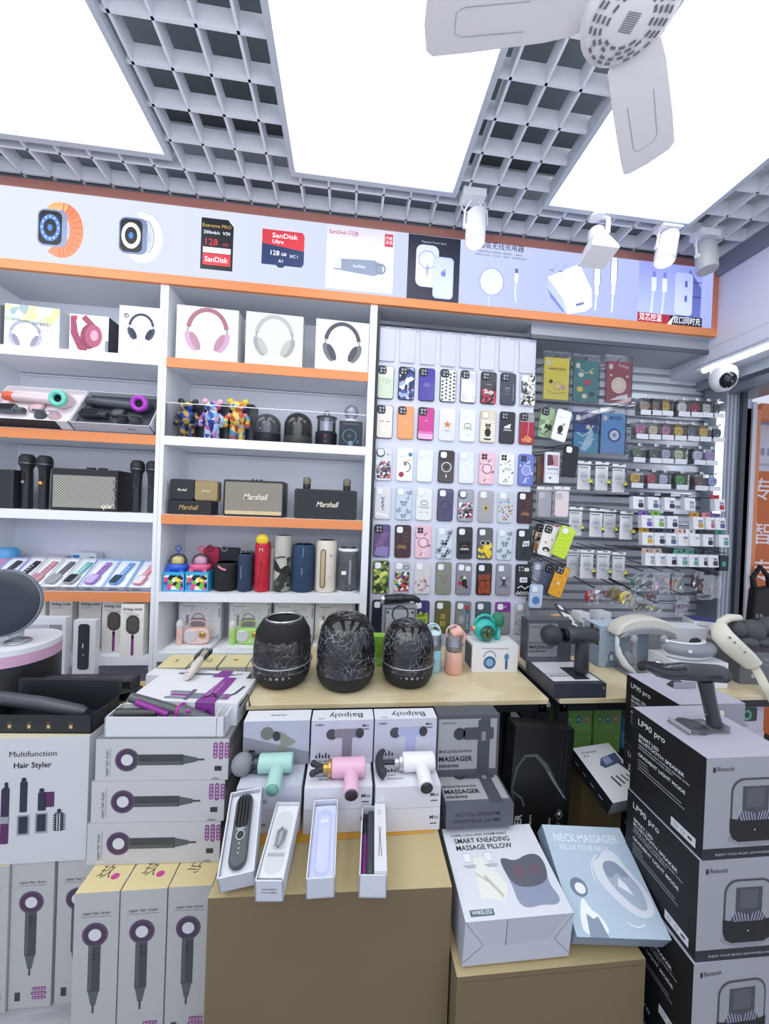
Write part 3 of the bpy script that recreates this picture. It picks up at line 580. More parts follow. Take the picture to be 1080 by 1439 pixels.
def crx(T,r,h):
    b=MB();b.prism(rr(.026,h*.74,.013,6,0,0),.006,P('6a5a4a',.4),(-.012,-r-.003,h*.47),bev=.001);b.prism(rr(.018,h*.7,.009,6,0,0),.006,P('c9b48e',.35,.3),(-.012,-r-.006,h*.47),bev=.001);b.build('grille',T)
    label_(T,r,h,lambda b,d,r,h:(d.rect(.018,h*.72,.014,.003,P('d06a50',.4),8),d.rect(.0235,h*.695,.003,.014,P('d06a50',.4),8),d.rect(.018,h*.3,.012,.003,P('d06a50',.4),8)),'buttons')
T=cylsp(442,760,472,'cream coloured speaker with an oval bronze grille on the fourth shelf',P('e3dccb',.5),P('d6cfbe',.5),crx)
def wrx(T,r,h):
    b=MB();b.lathe([(r*1.03,.0),(r*1.05,h*.5),(r*1.03,h*.97)],wrapmat(30,.5),24);b.build('film',T)
    b=MB();b.lathe([(r*1.0,h*.93),(r*1.01,h*.99),(.001,h+.001)],P('e6e8ec',.4),24);b.lathe([(r*1.02,0),(r*1.02,.01)],P('d9dbe0',.4),24);b.build('white_lid',T)
    label_(T,r,h,lambda b,d,r,h:(d.rect(-.03,h*.42,.022,.018,P('f0f0f0',.5),9),d.rect(.004,h*.2,.012,h*.55,P('8d8f96',.4),8,.005)),'sticker')
cylsp(474,771,503,'film wrapped grey cylinder speaker with white lid, last on the fourth shelf',P('4a4d54',.6),P('e6e8ec',.4),wrx)
# -- middle, bottom bay: karaoke sets before their white boxes
def karaoke(x,y,z,c,lab,lab2,n):
    wb_=.2
    G='white karaoke set boxes on the bottom shelf'
    def fr(F,T_,L,R):
        F.rect(.004,.004,wb_-.008,.172,P('d7d9de',.5),1);F.rect(.007,.007,wb_-.014,.166,P('f2f3f6',.45),2);
        for i in range(34):
            a=random.uniform(.02,wb_-.03);q=random.uniform(.06,.15);F.ring(a,q,random.uniform(.003,.007),.0012,P('b9bcc8',.5),3,None,0,300,6)
        for a in (.012,wb_-.012):
            for q in (.012,.168):F.disc(a,q,.0035,P('55585f',.5),3,None,8)
        F.text('SPEAKER',wb_-.013,.15,.009,P('3a3d44',.5),3,'l',.01,None,-90);F.rect(.02,.155,.06,.003,P('9a9da5',.5),3)
        # printed twin of the set
        F.rect(.058,.055,.07,.045,P('a79aa4',.5),4,.012);F.ring(.093,.1,.026,.004,P('8a7d86',.5),4,.02,0,180);F.rect(.036,.06,.013,.055,P('a79aa4',.5),4,.005)
    solo_box('karaoke_box',lab2,'box',wb_,.045,.18,(x+.0,y+.11,z+.016),0,P('e9ebef',.45),fr,G)
    b=MB();b.box(-.098,0,0,.098,.16,.014,P('eceef2',.45));solo('flat_box','flat white box under the '+n+' karaoke radio','box',b,(x+.0,y-.02,z),0,'flat boxes under the karaoke radios')
    zz=z+.015;T=thing('karaoke_radio',lab,'speaker',(x+.02,y+.02,zz));T.scale=(1.2,1.1,1.15)
    m=P(c,.35);b=MB();b.prism(rr(.098,.066,.026,7,0,.033),.035,m,bev=.007);b.build('body',T)
    b=MB();b.lathe([(.024,-.002),(.024,.002),(.019,.003),(.001,.001)],P('d9dade',.3),24,(-.022,.0,.036),-Yv);b.build('speaker_cone',T)
    b=MB();b.lathe([(.012,-.002),(.012,.004),(.001,.004)],P('c9a558',.3,.7),18,(.024,.0,.042),-Yv);b.build('dial',T)
    b=MB()
    for i in range(4):b.lathe([(.0028,0),(.0028,.002),(.001,.002)],P('f3f3f0',.3),8,(.006+.012*i,.0,.016),-Yv)
    b.build('buttons',T)
    b=MB();b.tube([(-.04,.017,.058),(-.036,.017,.082),(-.02,.017,.095),(.015,.017,.095),(.034,.017,.082),(.038,.017,.058)],.004,m,8,flat=.6);b.build('handle',T)
    T=thing('karaoke_microphone','small '+n+' microphone standing left of the '+n+' karaoke radio','microphone',(x-.058,y+.035,zz));T.scale=(1.1,1.1,1.1)
    b=MB();b.rcyl((0,0,0),(0,0,.068),.014,m,.15,14);b.D((0,-.0145,0)).text('+',-.005,.03,.012,P('d8a06a',.4),2);b.build('handle',T)
    b=MB();b.lathe([(.013,.068),(.016,.078),(.016,.09),(.01,.102),(.001,.104)],P('e6e4e0',.3),16);b.build('clear_head',T)
for px,c,n in ((266,'eec9c0','pink'),(341,'b5e07a','green'),(407,'cfc9d6','lilac'),(468,'ead95a','yellow')):
    x=at(px,905,Y=.03).x
    karaoke(x,.03,.8165,c,{'pink':'pink retro karaoke radio standing at the left of the bottom shelf','green':'lime green retro karaoke radio standing second on the bottom shelf','lilac':'lilac retro karaoke radio mostly hidden behind the open topped wrapped speaker','yellow':'yellow retro karaoke radio mostly hidden behind the middle wrapped speaker'}[n],'white printed karaoke box standing behind the '+n+' radio',n)
# ================================================================ LEFT UNIT
# top bay
xc,w,z,h=pxbox(8,430,82,488,.03,S[0]);G='headphone boxes on the top shelf of the left unit'
def f1(F,T_,L,R):
    F.rect(0,h*.62,w,h*.38,multi('holo',['cfd8e8','d9e39a','9fb0b0','ccd0d8','b8c8a8','e3e8a8'],30,.3),1);F.text('HYBRID',w*.52,h*.56,.014,P('2a2c33',.5),2,'l',.01);hphones(F,w*.38,h*.32,w*.3,P('a9a6b8',.4),P('b5b2c8',.4),P('8f8ca0',.5),.8);F.text('HEADSET MAX',w*.6,h*.45,.008,P('9a9ca6',.5),2)
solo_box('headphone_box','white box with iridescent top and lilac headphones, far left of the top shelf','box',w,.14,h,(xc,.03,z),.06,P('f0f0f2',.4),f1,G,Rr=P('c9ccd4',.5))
xc,w,z,h=pxbox(98,443,152,496,.02,S[0])
def f2(F,T_,L,R):
    c=P('9a3d5c',.4);F.line([(w*.08,h*.95),(w*.12,h*.5),(w*.3,h*.12),(w*.45,h*.05)],[.02,.03,.03,.02],c,1);F.line([(w*.35,h*.95),(w*.6,h*.7)],.025,c,1);F.disc(w*.5,h*.42,.035,P('8a3450',.4),2,.055);F.disc(w*.62,h*.45,.035,P('ad5070',.35),3,.05);F.disc(w*.64,h*.46,.016,P('d6a0b4',.3),4,.024);F.rect(w*.1,h*.85,.014,.018,P('c0334a',.4),3);F.rect(w*.92,h*.05,w*.08,h*.3,P('8a8c94',.5),2)
solo_box('headphone_box','white box with dark rose headphones and dark side, second on the top left shelf','box',w,.11,h,(xc,.02,z),.02,P('f2f2f2',.4),f2,G,Rr=P('343848',.45))
xc,w,z,h=pxbox(167,431,225,497,.02,S[0])
def f3(F,T_,L,R):
    hphones(F,w*.54,h*.56,w*.33,P('232c44',.35),P('2a3553',.35),P('1b2236',.5));F.ring(w*.17,h*.8,.009,.003,P('1c1c20',.4),2);F.rect(w*.17-.003,h*.78,.004,.012,P('1c1c20',.4),2);F.text('Studio Pro',w*.5,h*.14,.01,P('b5b7bc',.5),2,'c')
solo_box('headphone_box','white square box with navy headphones standing beside the divider','box',w,.07,h,(xc,.02,z),0,P('eceae8',.4),f3,G)
solo_box('grey_box','dark grey box cut by the left edge of the photo, top shelf','box',.08,.12,.19,(at(0,450,Y=.05).x-.022,.05,S[0]),0,P('5a5e68',.5),lambda F,T_,L,R:F.rect(.066,.0,.012,.19,P('3b3e46',.5),1))
# second bay: two long open dryer boxes, tilted toward the room
def tray(pl,pr,lab,inner,outer,dk,c1,c2,c3,nz,lab2,n):
    a=at(pl,590,Y=.03).x;c=at(pr,597,Y=.03).x;w=c-a-.004;tilt=math.radians(56);L=.205;hd=.05
    T=thing('open_dryer_box',lab,'box',((a+c)/2,.012,S[1]+.003),(tilt,0,0),'open dryer boxes on the second shelf');b=MB();t=.004
    b.box(-w/2,0,0,w/2,L,t,outer);b.box(-w/2,0,0,w/2,t,hd,outer,Bk=inner);b.box(-w/2,L-t,0,w/2,L,hd,inner);b.box(-w/2,0,0,-w/2+t,L,hd,inner,L=outer);b.box(w/2-t,0,0,w/2,L,hd,inner,Rr=outer)
    if dk:b.box(-w/2,-.001,0,w/2-.05,.0,hd,P('24262c',.4))
    else:
        for i in range(3):b.D((w/2-.1+.012*i,-.001,hd*.45)).rect(0,0,.007,.006,P('3c3f48',.5))
    b.build('tray',T);b=MB();b.box(-w/2+t,t,t,w/2-t,L-t,.028,dk and P('e6dfe2',.5) or P('3b3e46',.5));b.build('insert',T)
    R=T.matrix_basis.copy();R=Matrix.Translation(T.location)@Matrix.Rotation(tilt,4,'X')
    def put(name,lab,cat,loc,bs):
        o=thing(name,lab,cat,R@Vector(loc),(tilt,0,0))
        for nme,bb in bs:bb.build(nme,o)
    # dryer
    h1=MB();h1.rcyl((-w*.42,.135,.045),(w*.25,.12,.045),.019,c1,.2,16);nn=Vector((0,-.6,.8));h2=MB();h2.lathe([(.03,-.03),(.037,0),(.034,.026)],c1,20,(w*.30,.125,.05),nn)
    h3=MB();c3_=Vector((w*.3,.125,.05))+nn*.028;h3.torus(c3_,.027,.011,c2,X,Vector((0,.8,.6)),24,10);h3.lathe([(.018,.0),(.001,.0)],P('1b2b2b',.3),18,c3_,nn);h4=MB();h4.rcyl((-w*.42,.135,.045),(-w*.3,.132,.045),.0205,c3,.1,16)
    T2=thing('hair_dryer',lab2,'hair dryer',R@Vector((0,.0,.037)),(tilt,0,0))
    for nme,bb in (('handle',h1),('head',h2),('air_ring',h3),('grip_band',h4)):
        bb.v=[v-Vector((0,0,.03)) for v in bb.v];bb.build(nme,T2)
    # attachments
    for k,(x,y,kind) in enumerate(((-w*.3,.06,0),(-w*.02,.095,1),(.03+w*.0,.045,2),(w*.26,.045,2))):
        b=MB();m=nz[k%2]
        if kind==0:
            b.prism(rr(.085,.04,.008,3,0,0),.02,m,(0,0,.03),X,Yv,bev=.003)
            for i in range(9):b.box(-.038+i*.009,-.018,.03,-.036+i*.009,.018,.034,P('26282e',.5))
            b.cyl((.03,0,.015),(.075,-.005,.015),.013,m)
        elif kind==1:b.lathe([(.03,.0),(.034,.008),(.02,.014),(.001,.015)],m,20)
        else:b.lathe([(.024,0),(.022,.01),(.008,.03)],m,16);b.box(-.022,-.004,.03,.022,.004,.036,m);b.box(-.018,-.0015,.0361,.018,.0015,.0365,P('17181b',.5))
        o=b.build('dryer_attachment',None,R@Vector((x,y,.029)),(tilt,0,.4 if kind==2 else -.1));tag(o,[n+' wide comb nozzle lying left in the open dryer box',n+' round disc attachment lying in the open dryer box',n+' flat concentrator nozzle in the middle of the open dryer box',n+' flat concentrator nozzle at the right of the open dryer box'][k],'attachment',n+' dryer attachments')
tray(-8,110,'long open box with white tray holding a pink dryer, left on the second shelf',P('e8e6e9',.5),P('dfdfe3',.5),1,P('d9c2c6',.35),P('6fc9b8',.35),P('e05a38',.4),(P('4f545c',.4),P('c9aab0',.4)),'pale pink hair dryer with teal ring and orange band in the left open box','grey or pink')
tray(110,221,'long open box with grey tray holding a dark grey dryer, beside the divider',P('c9cbd2',.5),P('b9bcc6',.5),0,P('4a4e57',.35),P('a834b8',.3),P('3a3d45',.4),(P('2f3238',.4),P('45484f',.4)),'dark grey hair dryer with purple ring in the right open box','dark grey')
# third bay
xc,w,z,h=pxbox(-30,659,19,715,.03,S[2]);solo_box('black_speaker_box','matt black box at the far left of the third shelf beside two microphones','box',w,.1,h,(xc,.03,z),0,P('24262b',.5),lambda F,T_,L,R:F.rect(w*.93,.0,.004,h,P('3a3c42',.5),1))
mesh_=P('2c2d31',.55,.3);mb_=P('26272c',.35)
for (px,pt,lab,acc) in ((32,637,'black wireless microphone, leftmost, with a grey button on the third shelf','8a8c92'),(57,639,'black wireless microphone with an orange light, next to the retro speaker','f0902c'),(189,646,'black wireless microphone just right of the retro speaker','3a3c44'),(211,647,'black wireless microphone right beside the divider','3a3c44')):
    xc,w,z,h=pxbox(px-11,pt,px+11,717,.05,S[2]);T=thing('wireless_microphone',lab,'microphone',(xc,.07,z),0,None);k=h/.27
    b=MB();b.lathe([(.019,0),(.02,.01),(.021,.15),(.024,.2),(.031,.215)],mb_,20);b.v=[v*k for v in b.v];b.build('handle',T)
    b=MB();b.lathe([(.031,.215),(.033,.22),(.032,.25),(.026,.262),(.02,.268),(.001,.27)],mesh_,20);b.lathe([(.0335,.221),(.0335,.226)],P('6b6d74',.3,.8),20);b.v=[v*k for v in b.v];b.build('head',T)
    b=MB();b.lathe([(.007,0),(.007,.004),(.001,.005)],P(acc,.4,0,.6 if acc=='f0902c' else 0),12,(0,-.021*k,.13*k),-Yv);b.prism(rr(.016,.05,.006,4,0,.155*k),.003,P('16171a',.3),(0,-.0225*k,.0));b.build('button',T)
T,w,h=grillebox('retro_speaker','large black retro amplifier speaker with silver woven front on the third shelf','speaker',71,659,165,718,.03,.12,texmat('silver_weave','checker','5a5a56','b9b7ac',170.,.5),P('1f2024',.4),'qixi',.05,.022,lp=(.85,.13),r=.004)
b=MB();b.box(-w/2+.004,-.002,h*.84,w/2-.004,.0,h*.97,P('232428',.3));b.build('top_strip',T)
for i in range(4):
    b=MB();b.torus((w/2-.012,-.002,h*(.1+.21*i)),.006,.002,P('8d8d88',.3,.8),n=12,k=6);b.build('knob',T)
for x in (-.0,.05):
    b=MB();b.box(x-.015,.03,h,x+.015,.05,h+.01,P('1a1b1f',.4));b.build('handle_foot',T)
# fourth bay: eight watch boxes lying tilted
wlabs=[('blue violet','a9b3e0','3c414c','2d3038'),('white','e9eaf0','4a4d55','3c3f46'),('white','eceaee','d99aa6','b98a96'),('white','eceef2','6d7078','9a9da6'),('white','e9ebf0','7fc6bf','2f3238'),('light blue','a9c4ea','a87cc8','c9b6de'),('light blue','9dbfe6','6fa3dc','3c4452'),('light blue','a3c1e4','e08a96','e4dfe0')]
wx=[-8,20,46,72,98,127.5,162,195.3]
for i,px in enumerate(wx):
    n,cb,cbd,cf=wlabs[i];x=at(px-12,800,Y=.04).x;w=.089 if i<5 else .11;tl=math.radians(38)
    x=at(px,815,Y=.01).x
    lab=['blue violet watch box half hidden at the far left of the fourth shelf','white watch box with black and white strap, next to the blue violet one','white watch box showing a pink smart watch','white watch box showing a silver grey smart watch','white watch box showing a smart watch with teal strap and black face','light blue watch box showing a lilac smart watch','light blue watch box showing a blue smart watch with dark strap','light blue watch box showing a pink framed watch, beside the divider'][i]
    T=thing('watch_box',lab,'box',(x,.012,S[3]+.002),(tl,0,0),'watch boxes lying tilted on the fourth shelf');b=MB();t=.004;L=.17;hd=.022;m=P(cb,.45);sl=.03
    b.box(-w/2,0,0,w/2,L,t,m);b.box(-w/2,0,0,w/2,t,hd,m,F=P('c3c6d0',.5));b.box(-w/2,L-t,0,w/2,L,hd,m);b.box(-w/2,0,0,-w/2+t,L,hd,m);b.box(w/2-t,0,0,w/2,L,hd,m)
    b.box(-w/2+t,t,t,w/2-t,L-t,.014,P('f3f4f7',.5));b.D((-w/2,0,0)).rect(.03,.005,.035,.01,P('8d909a',.5),2);b.build('tray',T)
    R=Matrix.Translation(T.location)@Matrix.Rotation(tl,4,'X')
    o=thing('smart_watch',['dark','black and white','pink','silver grey','black faced teal','lilac','blue','pink framed'][i]+' smart watch lying in its box'+(' at the far left' if i==0 else ' on the fourth shelf'),'watch',R@Vector((-.008,.045,.0165)),(tl,0,-.25),'smart watches in open boxes')
    b=MB();b.prism(rr(.05,.056,.014,5),.011,P(cbd if i not in (3,4) else 'a9acb3',.3),(0,0,.012),X,Yv,bev=.003);b.build('case',o)
    b=MB();b.D((0,0,.012),X,Yv).rect(-.021,-.024,.042,.046,P(cf,.2),1,.009);b.build('screen',o)
    b=MB();b.box(-.013,.027,.0,.013,.105,.005,P(cbd if i!=1 else '2c2e34',.6));d=b.D((0,0,.005),X,Yv)
    for q in range(4):d.rect(-.006,.034+.013*q,.012,.004,P('e9eaee' if i in(1,4,6,7) else '55575f',.5),1)
    b.build('strap',o)
xc,w,z,h=pxbox(100,765,135,785,.17,S[3]);solo_box('flat_white_box','white box with a small blue tag standing behind the watch boxes','box',.11,.05,.145,(at(118,775,Y=.18).x,.18,S[3]),0,P('dfe3ee',.5),lambda F,T_,L,R:(F.rect(.005,.118,.03,.016,P('3a86c8',.5),1),F.rect(.08,.12,.02,.006,P('7a8698',.5),1)))
xc=at(70,775,Y=.17).x;solo_box('flat_lilac_box','pale lilac box lying behind the watch boxes','box',.14,.06,.125,(xc-.01,.18,S[3]),0,P('d6d0e4',.5),lambda F,T_,L,R:F.rect(.02,.1,.06,.004,P('b9b4cc',.5),1))
T=thing('drinking_cup','pink cup with a bright blue lid at the far left of the fourth shelf','cup',(at(2,775,Y=.12).x,.15,S[3]));b=MB();b.lathe([(.03,0),(.042,.12)],P('d39ac0',.4),22);b.build('cup_body',T);b=MB();b.lathe([(.044,.12),(.044,.15),(.03,.165),(.001,.168)],P('5aa7dc',.35),22);b.build('lid',T)
# bottom bay
ab=P('f1eee8',.45)
def combbox(px,pt,lab,Y,brush,w=.096,h=None):
    c=at(px,pt,Y=Y);h=min(c.z,1.0425)-.8015
    def fr(F,T_,L,R):
        F.text('Airbag comb',.007,h-.028,.0135,P('1d1d20',.5),2,'l',.03,.082);F.rect(.007,h-.038,.05,.0015,P('9a9a9a',.5),2);F.rect(.007,h-.045,.04,.0015,P('b0b0b0',.5),2)
        if brush:
            y=h*.52+.012;F.rect(.046,y-.13,.011,.09,P('8a3c8c',.4),3,.003);F.rect(.0475,y-.055,.008,.03,P('8f9096',.4),3);F.rect(.024,y-.035,.055,.085,P('4a4442',.5),4,.026);F.rect(.03,y-.025,.043,.065,P('5d5550',.5),5,.02)
            for k in range(7):F.line([(.03+.0072*k,y+.046),(.03+.0072*k,y+.056)],.0015,P('3a3533',.5),3);F.line([(.025,y-.02+.01*k),(.018,y-.02+.01*k)],.0015,P('3a3533',.5),3)
    solo_box('comb_box',lab,'box',w,.04,h,(c.x,Y,.8015),0,ab,fr,'boxes of airbag combs on the bottom left shelf')
for i,px in enumerate((48,86,127)): combbox(px,842,['airbag comb box at the left, its upper half hidden by the round mirror','airbag comb box showing only its title, left of the middle','airbag comb box showing only its title, above the black brush box'][i],.09,0)
combbox(160,845,'airbag comb box with an oval brush picture, second from the divider',.05,1)
combbox(186.5,849,'airbag comb box with a round brush picture, in front beside the divider',.0,1)
for i,(pl,pt,pr,fn,lab) in enumerate(((103,872,134,1,'white box with a long black brush picture standing before the comb boxes'),(30,868,92,0,'white box with grey appliance prints standing behind the round tub'))):
    Y=-.03;c0=at(pl,pt+20,Y=Y);c1=at(pr,pt+20,Y=Y);h=at((pl+pr)/2,pt,Y=Y).z-.62;w=c1.x-c0.x
    def fr(F,T_,L,R):
        if fn:F.rect(w*.22,h-.215,w*.52,.2,P('2e3038',.4),2,.014);F.rect(w*.42,h-.12,.005,.02,P('cfd0d6',.4),3);F.disc(w*.48,h-.15,.004,P('9a9ca4',.4),3)
        else:
            F.rect(w*.05,h-.09,w*.55,.06,P('b9bcc6',.5),1);F.rect(w*.62,h-.06,w*.3,.03,P('8f929c',.5),1)
            for k in range(5):F.rect(w*.08+w*.1*k,h-.12,.004,.06,P('9a9da8',.5),2)
    solo_box('brush_box' if fn else 'appliance_box',lab,'box',w,.028 if fn else .03,h,(c0.x+w/2,Y,.62),0,W,fr)
b=MB();b.box(-1.6,-.22,.0,-.86,-.005,.60,P('d9dbe2',.5),Tm=W);b.D((-1.6,-.22,0)).rect(.1,.1,.3,.3,P('c3c6cf',.5));b.box(-1.6,-.22,.6,-.86,-.005,.62,P('e6e7ec',.5));solo('storage_counter','low white counter in front of the left shelves carrying the boxes','cabinet',b)
# ================================================================ PHONE CASES ON THE BOARD
YB=.05
def case_shell(w,h,m,rim,d=.009):
    b=MB();b.prism(rr(w,h,.0125,5),d,rim,(0,0,0),bev=.002);F=b.D((0,-.0002,0));F.rect(-w/2+.0028,-h/2+.0028,w-.0056,h-.0056,m,1,.0105);return b,F
def island(w,h,kind,rim):
    """camera cut-out: 'lens' black block with three lenses, 'open' pale ring"""
    b=MB();s=.036;x=-w/2+.006;z=h/2-.006-s
    if kind=='lens':
        b.prism(rr(s+.004,s+.004,.011,5,x+s/2-.001,z+s/2+.001),.003,P('17181c',.35),(0,-.0028,0),bev=.0008)
        for a,c in ((.011,.026),(.026,.026),(.011,.011)):
            b.lathe([(.0068,0),(.0065,.0012),(.0045,.0012),(.001,.0008)],P('8f939c',.25,.6),12,(x+a,-.0028,z+c),-Yv)
        b.lathe([(.003,0),(.001,.0006)],P('e9e9ea',.3),8,(x+.027,-.0028,z+.01),-Yv)
    elif kind=='dots':
        for a,c in ((.011,.026),(.026,.026),(.011,.011),(.026,.011)):b.lathe([(.0075,0),(.007,.001),(.001,.001)],P('3a3438',.3),12,(x+a,-.001,z+c),-Yv)
    else:
        b.prism(rr(s,s,.011,5,x+s/2,z+s/2),.002,rim,(0,-.002,0),bev=.0006);b.prism(rr(s-.006,s-.006,.009,5,x+s/2,z+s/2),.002,P('eceef5',.35),(0,-.0026,0))
    return b
cl=lambda h_='dfe1e8':P(h_,.3)
def q(c,r=.45):return P(c,r)
def d_grid(F,w,h,c='b9c9a8',n=9,s=0):
    for i in range(1,n):F.rect(-w/2+.004+i*(w-.008)/n,-h/2+.006,.0012,h*.6,q(c),2)
    for i in range(14):F.rect(-w/2+.004,-h/2+.008+i*.0075,w-.008,.0012,q(c),2)
def d_dots(F,w,h,c='26272b'):
    for i in range(4):
        for j in range(8):
            x=-w*.36+i*w*.24;y=-h*.43+j*h*.11+(i%2)*.008
            if y>h*.18 and x<.006:continue
            F.disc(x,y,.0052,q(c),2,None,8);F.ring(x,y,.0075,.0008,q('9a9a98'),2,None,0,360,8)
def d_mag(F,w,h,c='f2f2f4',stem=1):
    F.ring(0,-.003,.0235,.0035,q(c),3)
    if stem:F.rect(-.0028,-.056,.0056,.0165,q(c),3,.002)
def d_flow(F,w,h,c='555',c2='b9748c',n=16,lo=1):
    for i in range(n):
        a=i*2.4;r=.2+.28*((i*7)%10)/10;x=w*.42*math.cos(a)*(.55+.45*((i*3)%4)/3);y=h*.44*math.sin(a)*(.4+.6*((i*5)%6)/5)
        if x<.0 and y>h*.2:continue
        for k in range(4):F.disc(x+.0028*math.cos(k*1.57+i),y+.0028*math.sin(k*1.57+i),.0023,q(c if i%2 else c2),2,None,6)
        F.disc(x,y,.0012,q('f2e6b8'),3,None,6)
def d_bfly(F,w,h,c='8b97a8'):
    for x,y,s,a in ((0,.0,1.3,0),(-.024,-.035,1,1),(.022,-.04,1,-1),(.0,-.062,1.1,.3),(.026,.052,1,.5),(.02,.026,.7,1)):
        B=F.sub(x,y,a*35,s)
        for g in (-1,1):B.disc(g*.0075,.005,.0075,q(c),2,.0055,10);B.disc(g*.005,-.005,.0048,q(c),2,.0055,10)
def d_txt(F,w,h,lines,c='f4f4f4',ang=0,top=.0):
    for i,(t,s,ww) in enumerate(lines):F.text(t,0,top-i*(s*1.5),s,q(c),3,'c',.02,ww,ang)
def d_cc(F,c='6d7c4f',y=.0):
    F.ring(-.006,y,.011,.003,q(c),3,None,45,315,16);F.ring(.006,y,.011,.003,q(c),3,None,-135,135,16)
def d_blot(F,w,h,name,cols,sc=70,y0=-.5,y1=.5,x0=-.47,x1=.47):F.rect(w*x0+.002,h*y0+.004,w*(x1-x0)-.004,h*(y1-y0)-.008,multi(name,cols,sc,.4),1.5,.008)
K='1a1b1f'
def rows():
    R=[[],[],[],[],[],[],[]];A=lambda r,desc,base,rim,isl,fn=None:R[r].append((desc,base,rim,isl,fn))
    # row one
    A(0,'black rimmed phone case with pale lime grid','e3ecd6',K,'lens',lambda F,w,h:(d_grid(F,w,h),[F.disc(x,.01+y,.003,q('8f9a80'),3,None,6) for x,y in ((0,0),(.012,.004),(.02,-.006),(-.012,-.004),(.006,-.012))]))
    A(0,'blue camouflage phone case with white vertical lettering','26346a',K,'lens',lambda F,w,h:(d_blot(F,w,h,'blue_camo',['26346a','9fb0d8','1c2548','e4e8f4','40549c'],55),F.text('Supreme',.012,-.07,.012,q('f4f4f6'),3,'l',.03,.085,90)))
    A(0,'plain purple phone case with a small oval emblem','4b3a9e',K,'lens',lambda F,w,h:(F.ring(0,-.003,.015,.0012,q('b9b4e0'),3,.008),d_txt(F,w,h,[('Spark',.005,.018)],'d9d5f4',0,-.005)))
    A(0,'cream phone case covered in black dots','f0efe8',K,'lens',lambda F,w,h:d_dots(F,w,h))
    A(0,'black rimmed phone case with pale lilac marble','e9e9f2',K,'lens',lambda F,w,h:d_blot(F,w,h,'lilac_marble',['ececf5','e2e1f0','f2f2f7','d2d0e6'],40))
    A(0,'black phone case with red splashes and white lettering','2a2a2e',K,'lens',lambda F,w,h:(d_blot(F,w,h,'red_splash',['2a2a2e','c22a48','8f1f38','d94a60','2a2a2e'],80,-.5,-.02),F.text('Sup',0,-.03,.022,q('fff'),3,'c',.04,.048),F.rect(-.015,.015,.03,.003,q('9a9aa0'),3)))
    A(0,'slate phone case with outlined bear and side text','3f4352','33353f','lens',lambda F,w,h:(F.ring(-.005,-.006,.01,.001,q('b9bcc9'),3),F.ring(-.012,.003,.004,.001,q('b9bcc9'),3),F.ring(.002,.003,.004,.001,q('b9bcc9'),3),F.rect(-.02,-.028,.03,.002,q('8f92a0'),3),F.text('GOOD MOOD',.028,-.06,.005,q('c5c8d4'),3,'l',.02,.09,90)))
    A(0,'clear phone case crowded with black and white doodles','b9c0c6','c9ccd4','open',lambda F,w,h:(d_blot(F,w,h,'doodle',['e9ebe6','2a2c30','8fa3ad','f4f4f0','4a4238','d8c9a8'],85),F.text('STREET',.03,-.07,.016,q('f4f4f4'),3,'l',.05,.12,90)))
    # row two
    A(1,'beige checkered phone case with two short black dashes','f1e8df',K,'lens',lambda F,w,h:(F.rect(-w/2+.004,-h/2+.006,w-.008,h*.62,texmat('beige_check','checker','e6d6c6','f6f1ea',190.),2),F.rect(-.024,.0,.018,.003,q('1c1c1e'),3),F.rect(.006,.0,.018,.003,q('1c1c1e'),3)))
    A(1,'orange phone case with faint pale lettering','ef9a5c','e08c50','lens',lambda F,w,h:d_txt(F,w,h,[('THE FIRST',.007,.04),('DAY',.009,.02),('SUNSHINE',.004,.03)],'f8cfa8',0,.008))
    A(1,'magenta phone case fading to pale pink below','c92d8c',K,'lens',lambda F,w,h:(F.rect(-w/2+.004,-h/2+.005,w-.008,.03,q('f0b4d6'),2,.006),F.rect(-w/2+.004,-h/2+.03,w-.008,.012,q('de6fb2'),2.2),F.text('cute',0,.012,.006,q('fbe3f2'),3,'c',.02)))
    A(1,'clear phone case with fine grid and tan star','ecebee','dcdce2','open',lambda F,w,h:(d_grid(F,w,h,'cbc9d2'),F.poly([(.02*math.cos(math.radians(90+36*i))*(1 if i%2==0 else .5),.0+.02*math.sin(math.radians(90+36*i))*(1 if i%2==0 else .5)) for i in range(10)],q('d69a68'),3),F.disc(0,.0,.006,q('b8693e'),4),F.rect(-.014,-.032,.028,.003,q('9a8f98'),3)))
    A(1,'clear phone case with olive double C and lettering','e6eae4','dcdfe2','open',lambda F,w,h:(d_cc(F),F.text('CHANEL',0,-.022,.009,q('8a9474'),3,'c',.01,.052),F.rect(-.012,-.05,.024,.002,q('a9b09a'),3)))
    A(1,'striped phone case with gold ring and teddy shape','ddd3bf','c9b994','open',lambda F,w,h:([F.rect(-w*.46,-.07+.013*i,w*.92,.006,q('f2ede0'),2) for i in range(8)],F.disc(0,-.03,.016,q('1f1d1c'),3,.022),F.disc(0,-.0,.012,q('5c4028'),4),F.disc(-.01,.01,.005,q('5c4028'),4),F.disc(.01,.01,.005,q('5c4028'),4),F.disc(0,-.004,.005,q('d9c29a'),5),F.rect(-.018,-.068,.036,.008,q('26221e'),3)))
    A(1,'plain black phone case with white three stripe logo','26282d','1f2024','lens',lambda F,w,h:([F.poly([(-.018+.011*i,-.004),(-.01+.011*i,-.004),(-.012+.013*i+.003,.004+.006*i+.004),(-.018+.011*i-.001,.0+.006*i+.002)],q('f4f4f4'),3) for i in range(3)],F.text('adidas',0,-.016,.009,q('f4f4f4'),3,'c',.03,.042)))
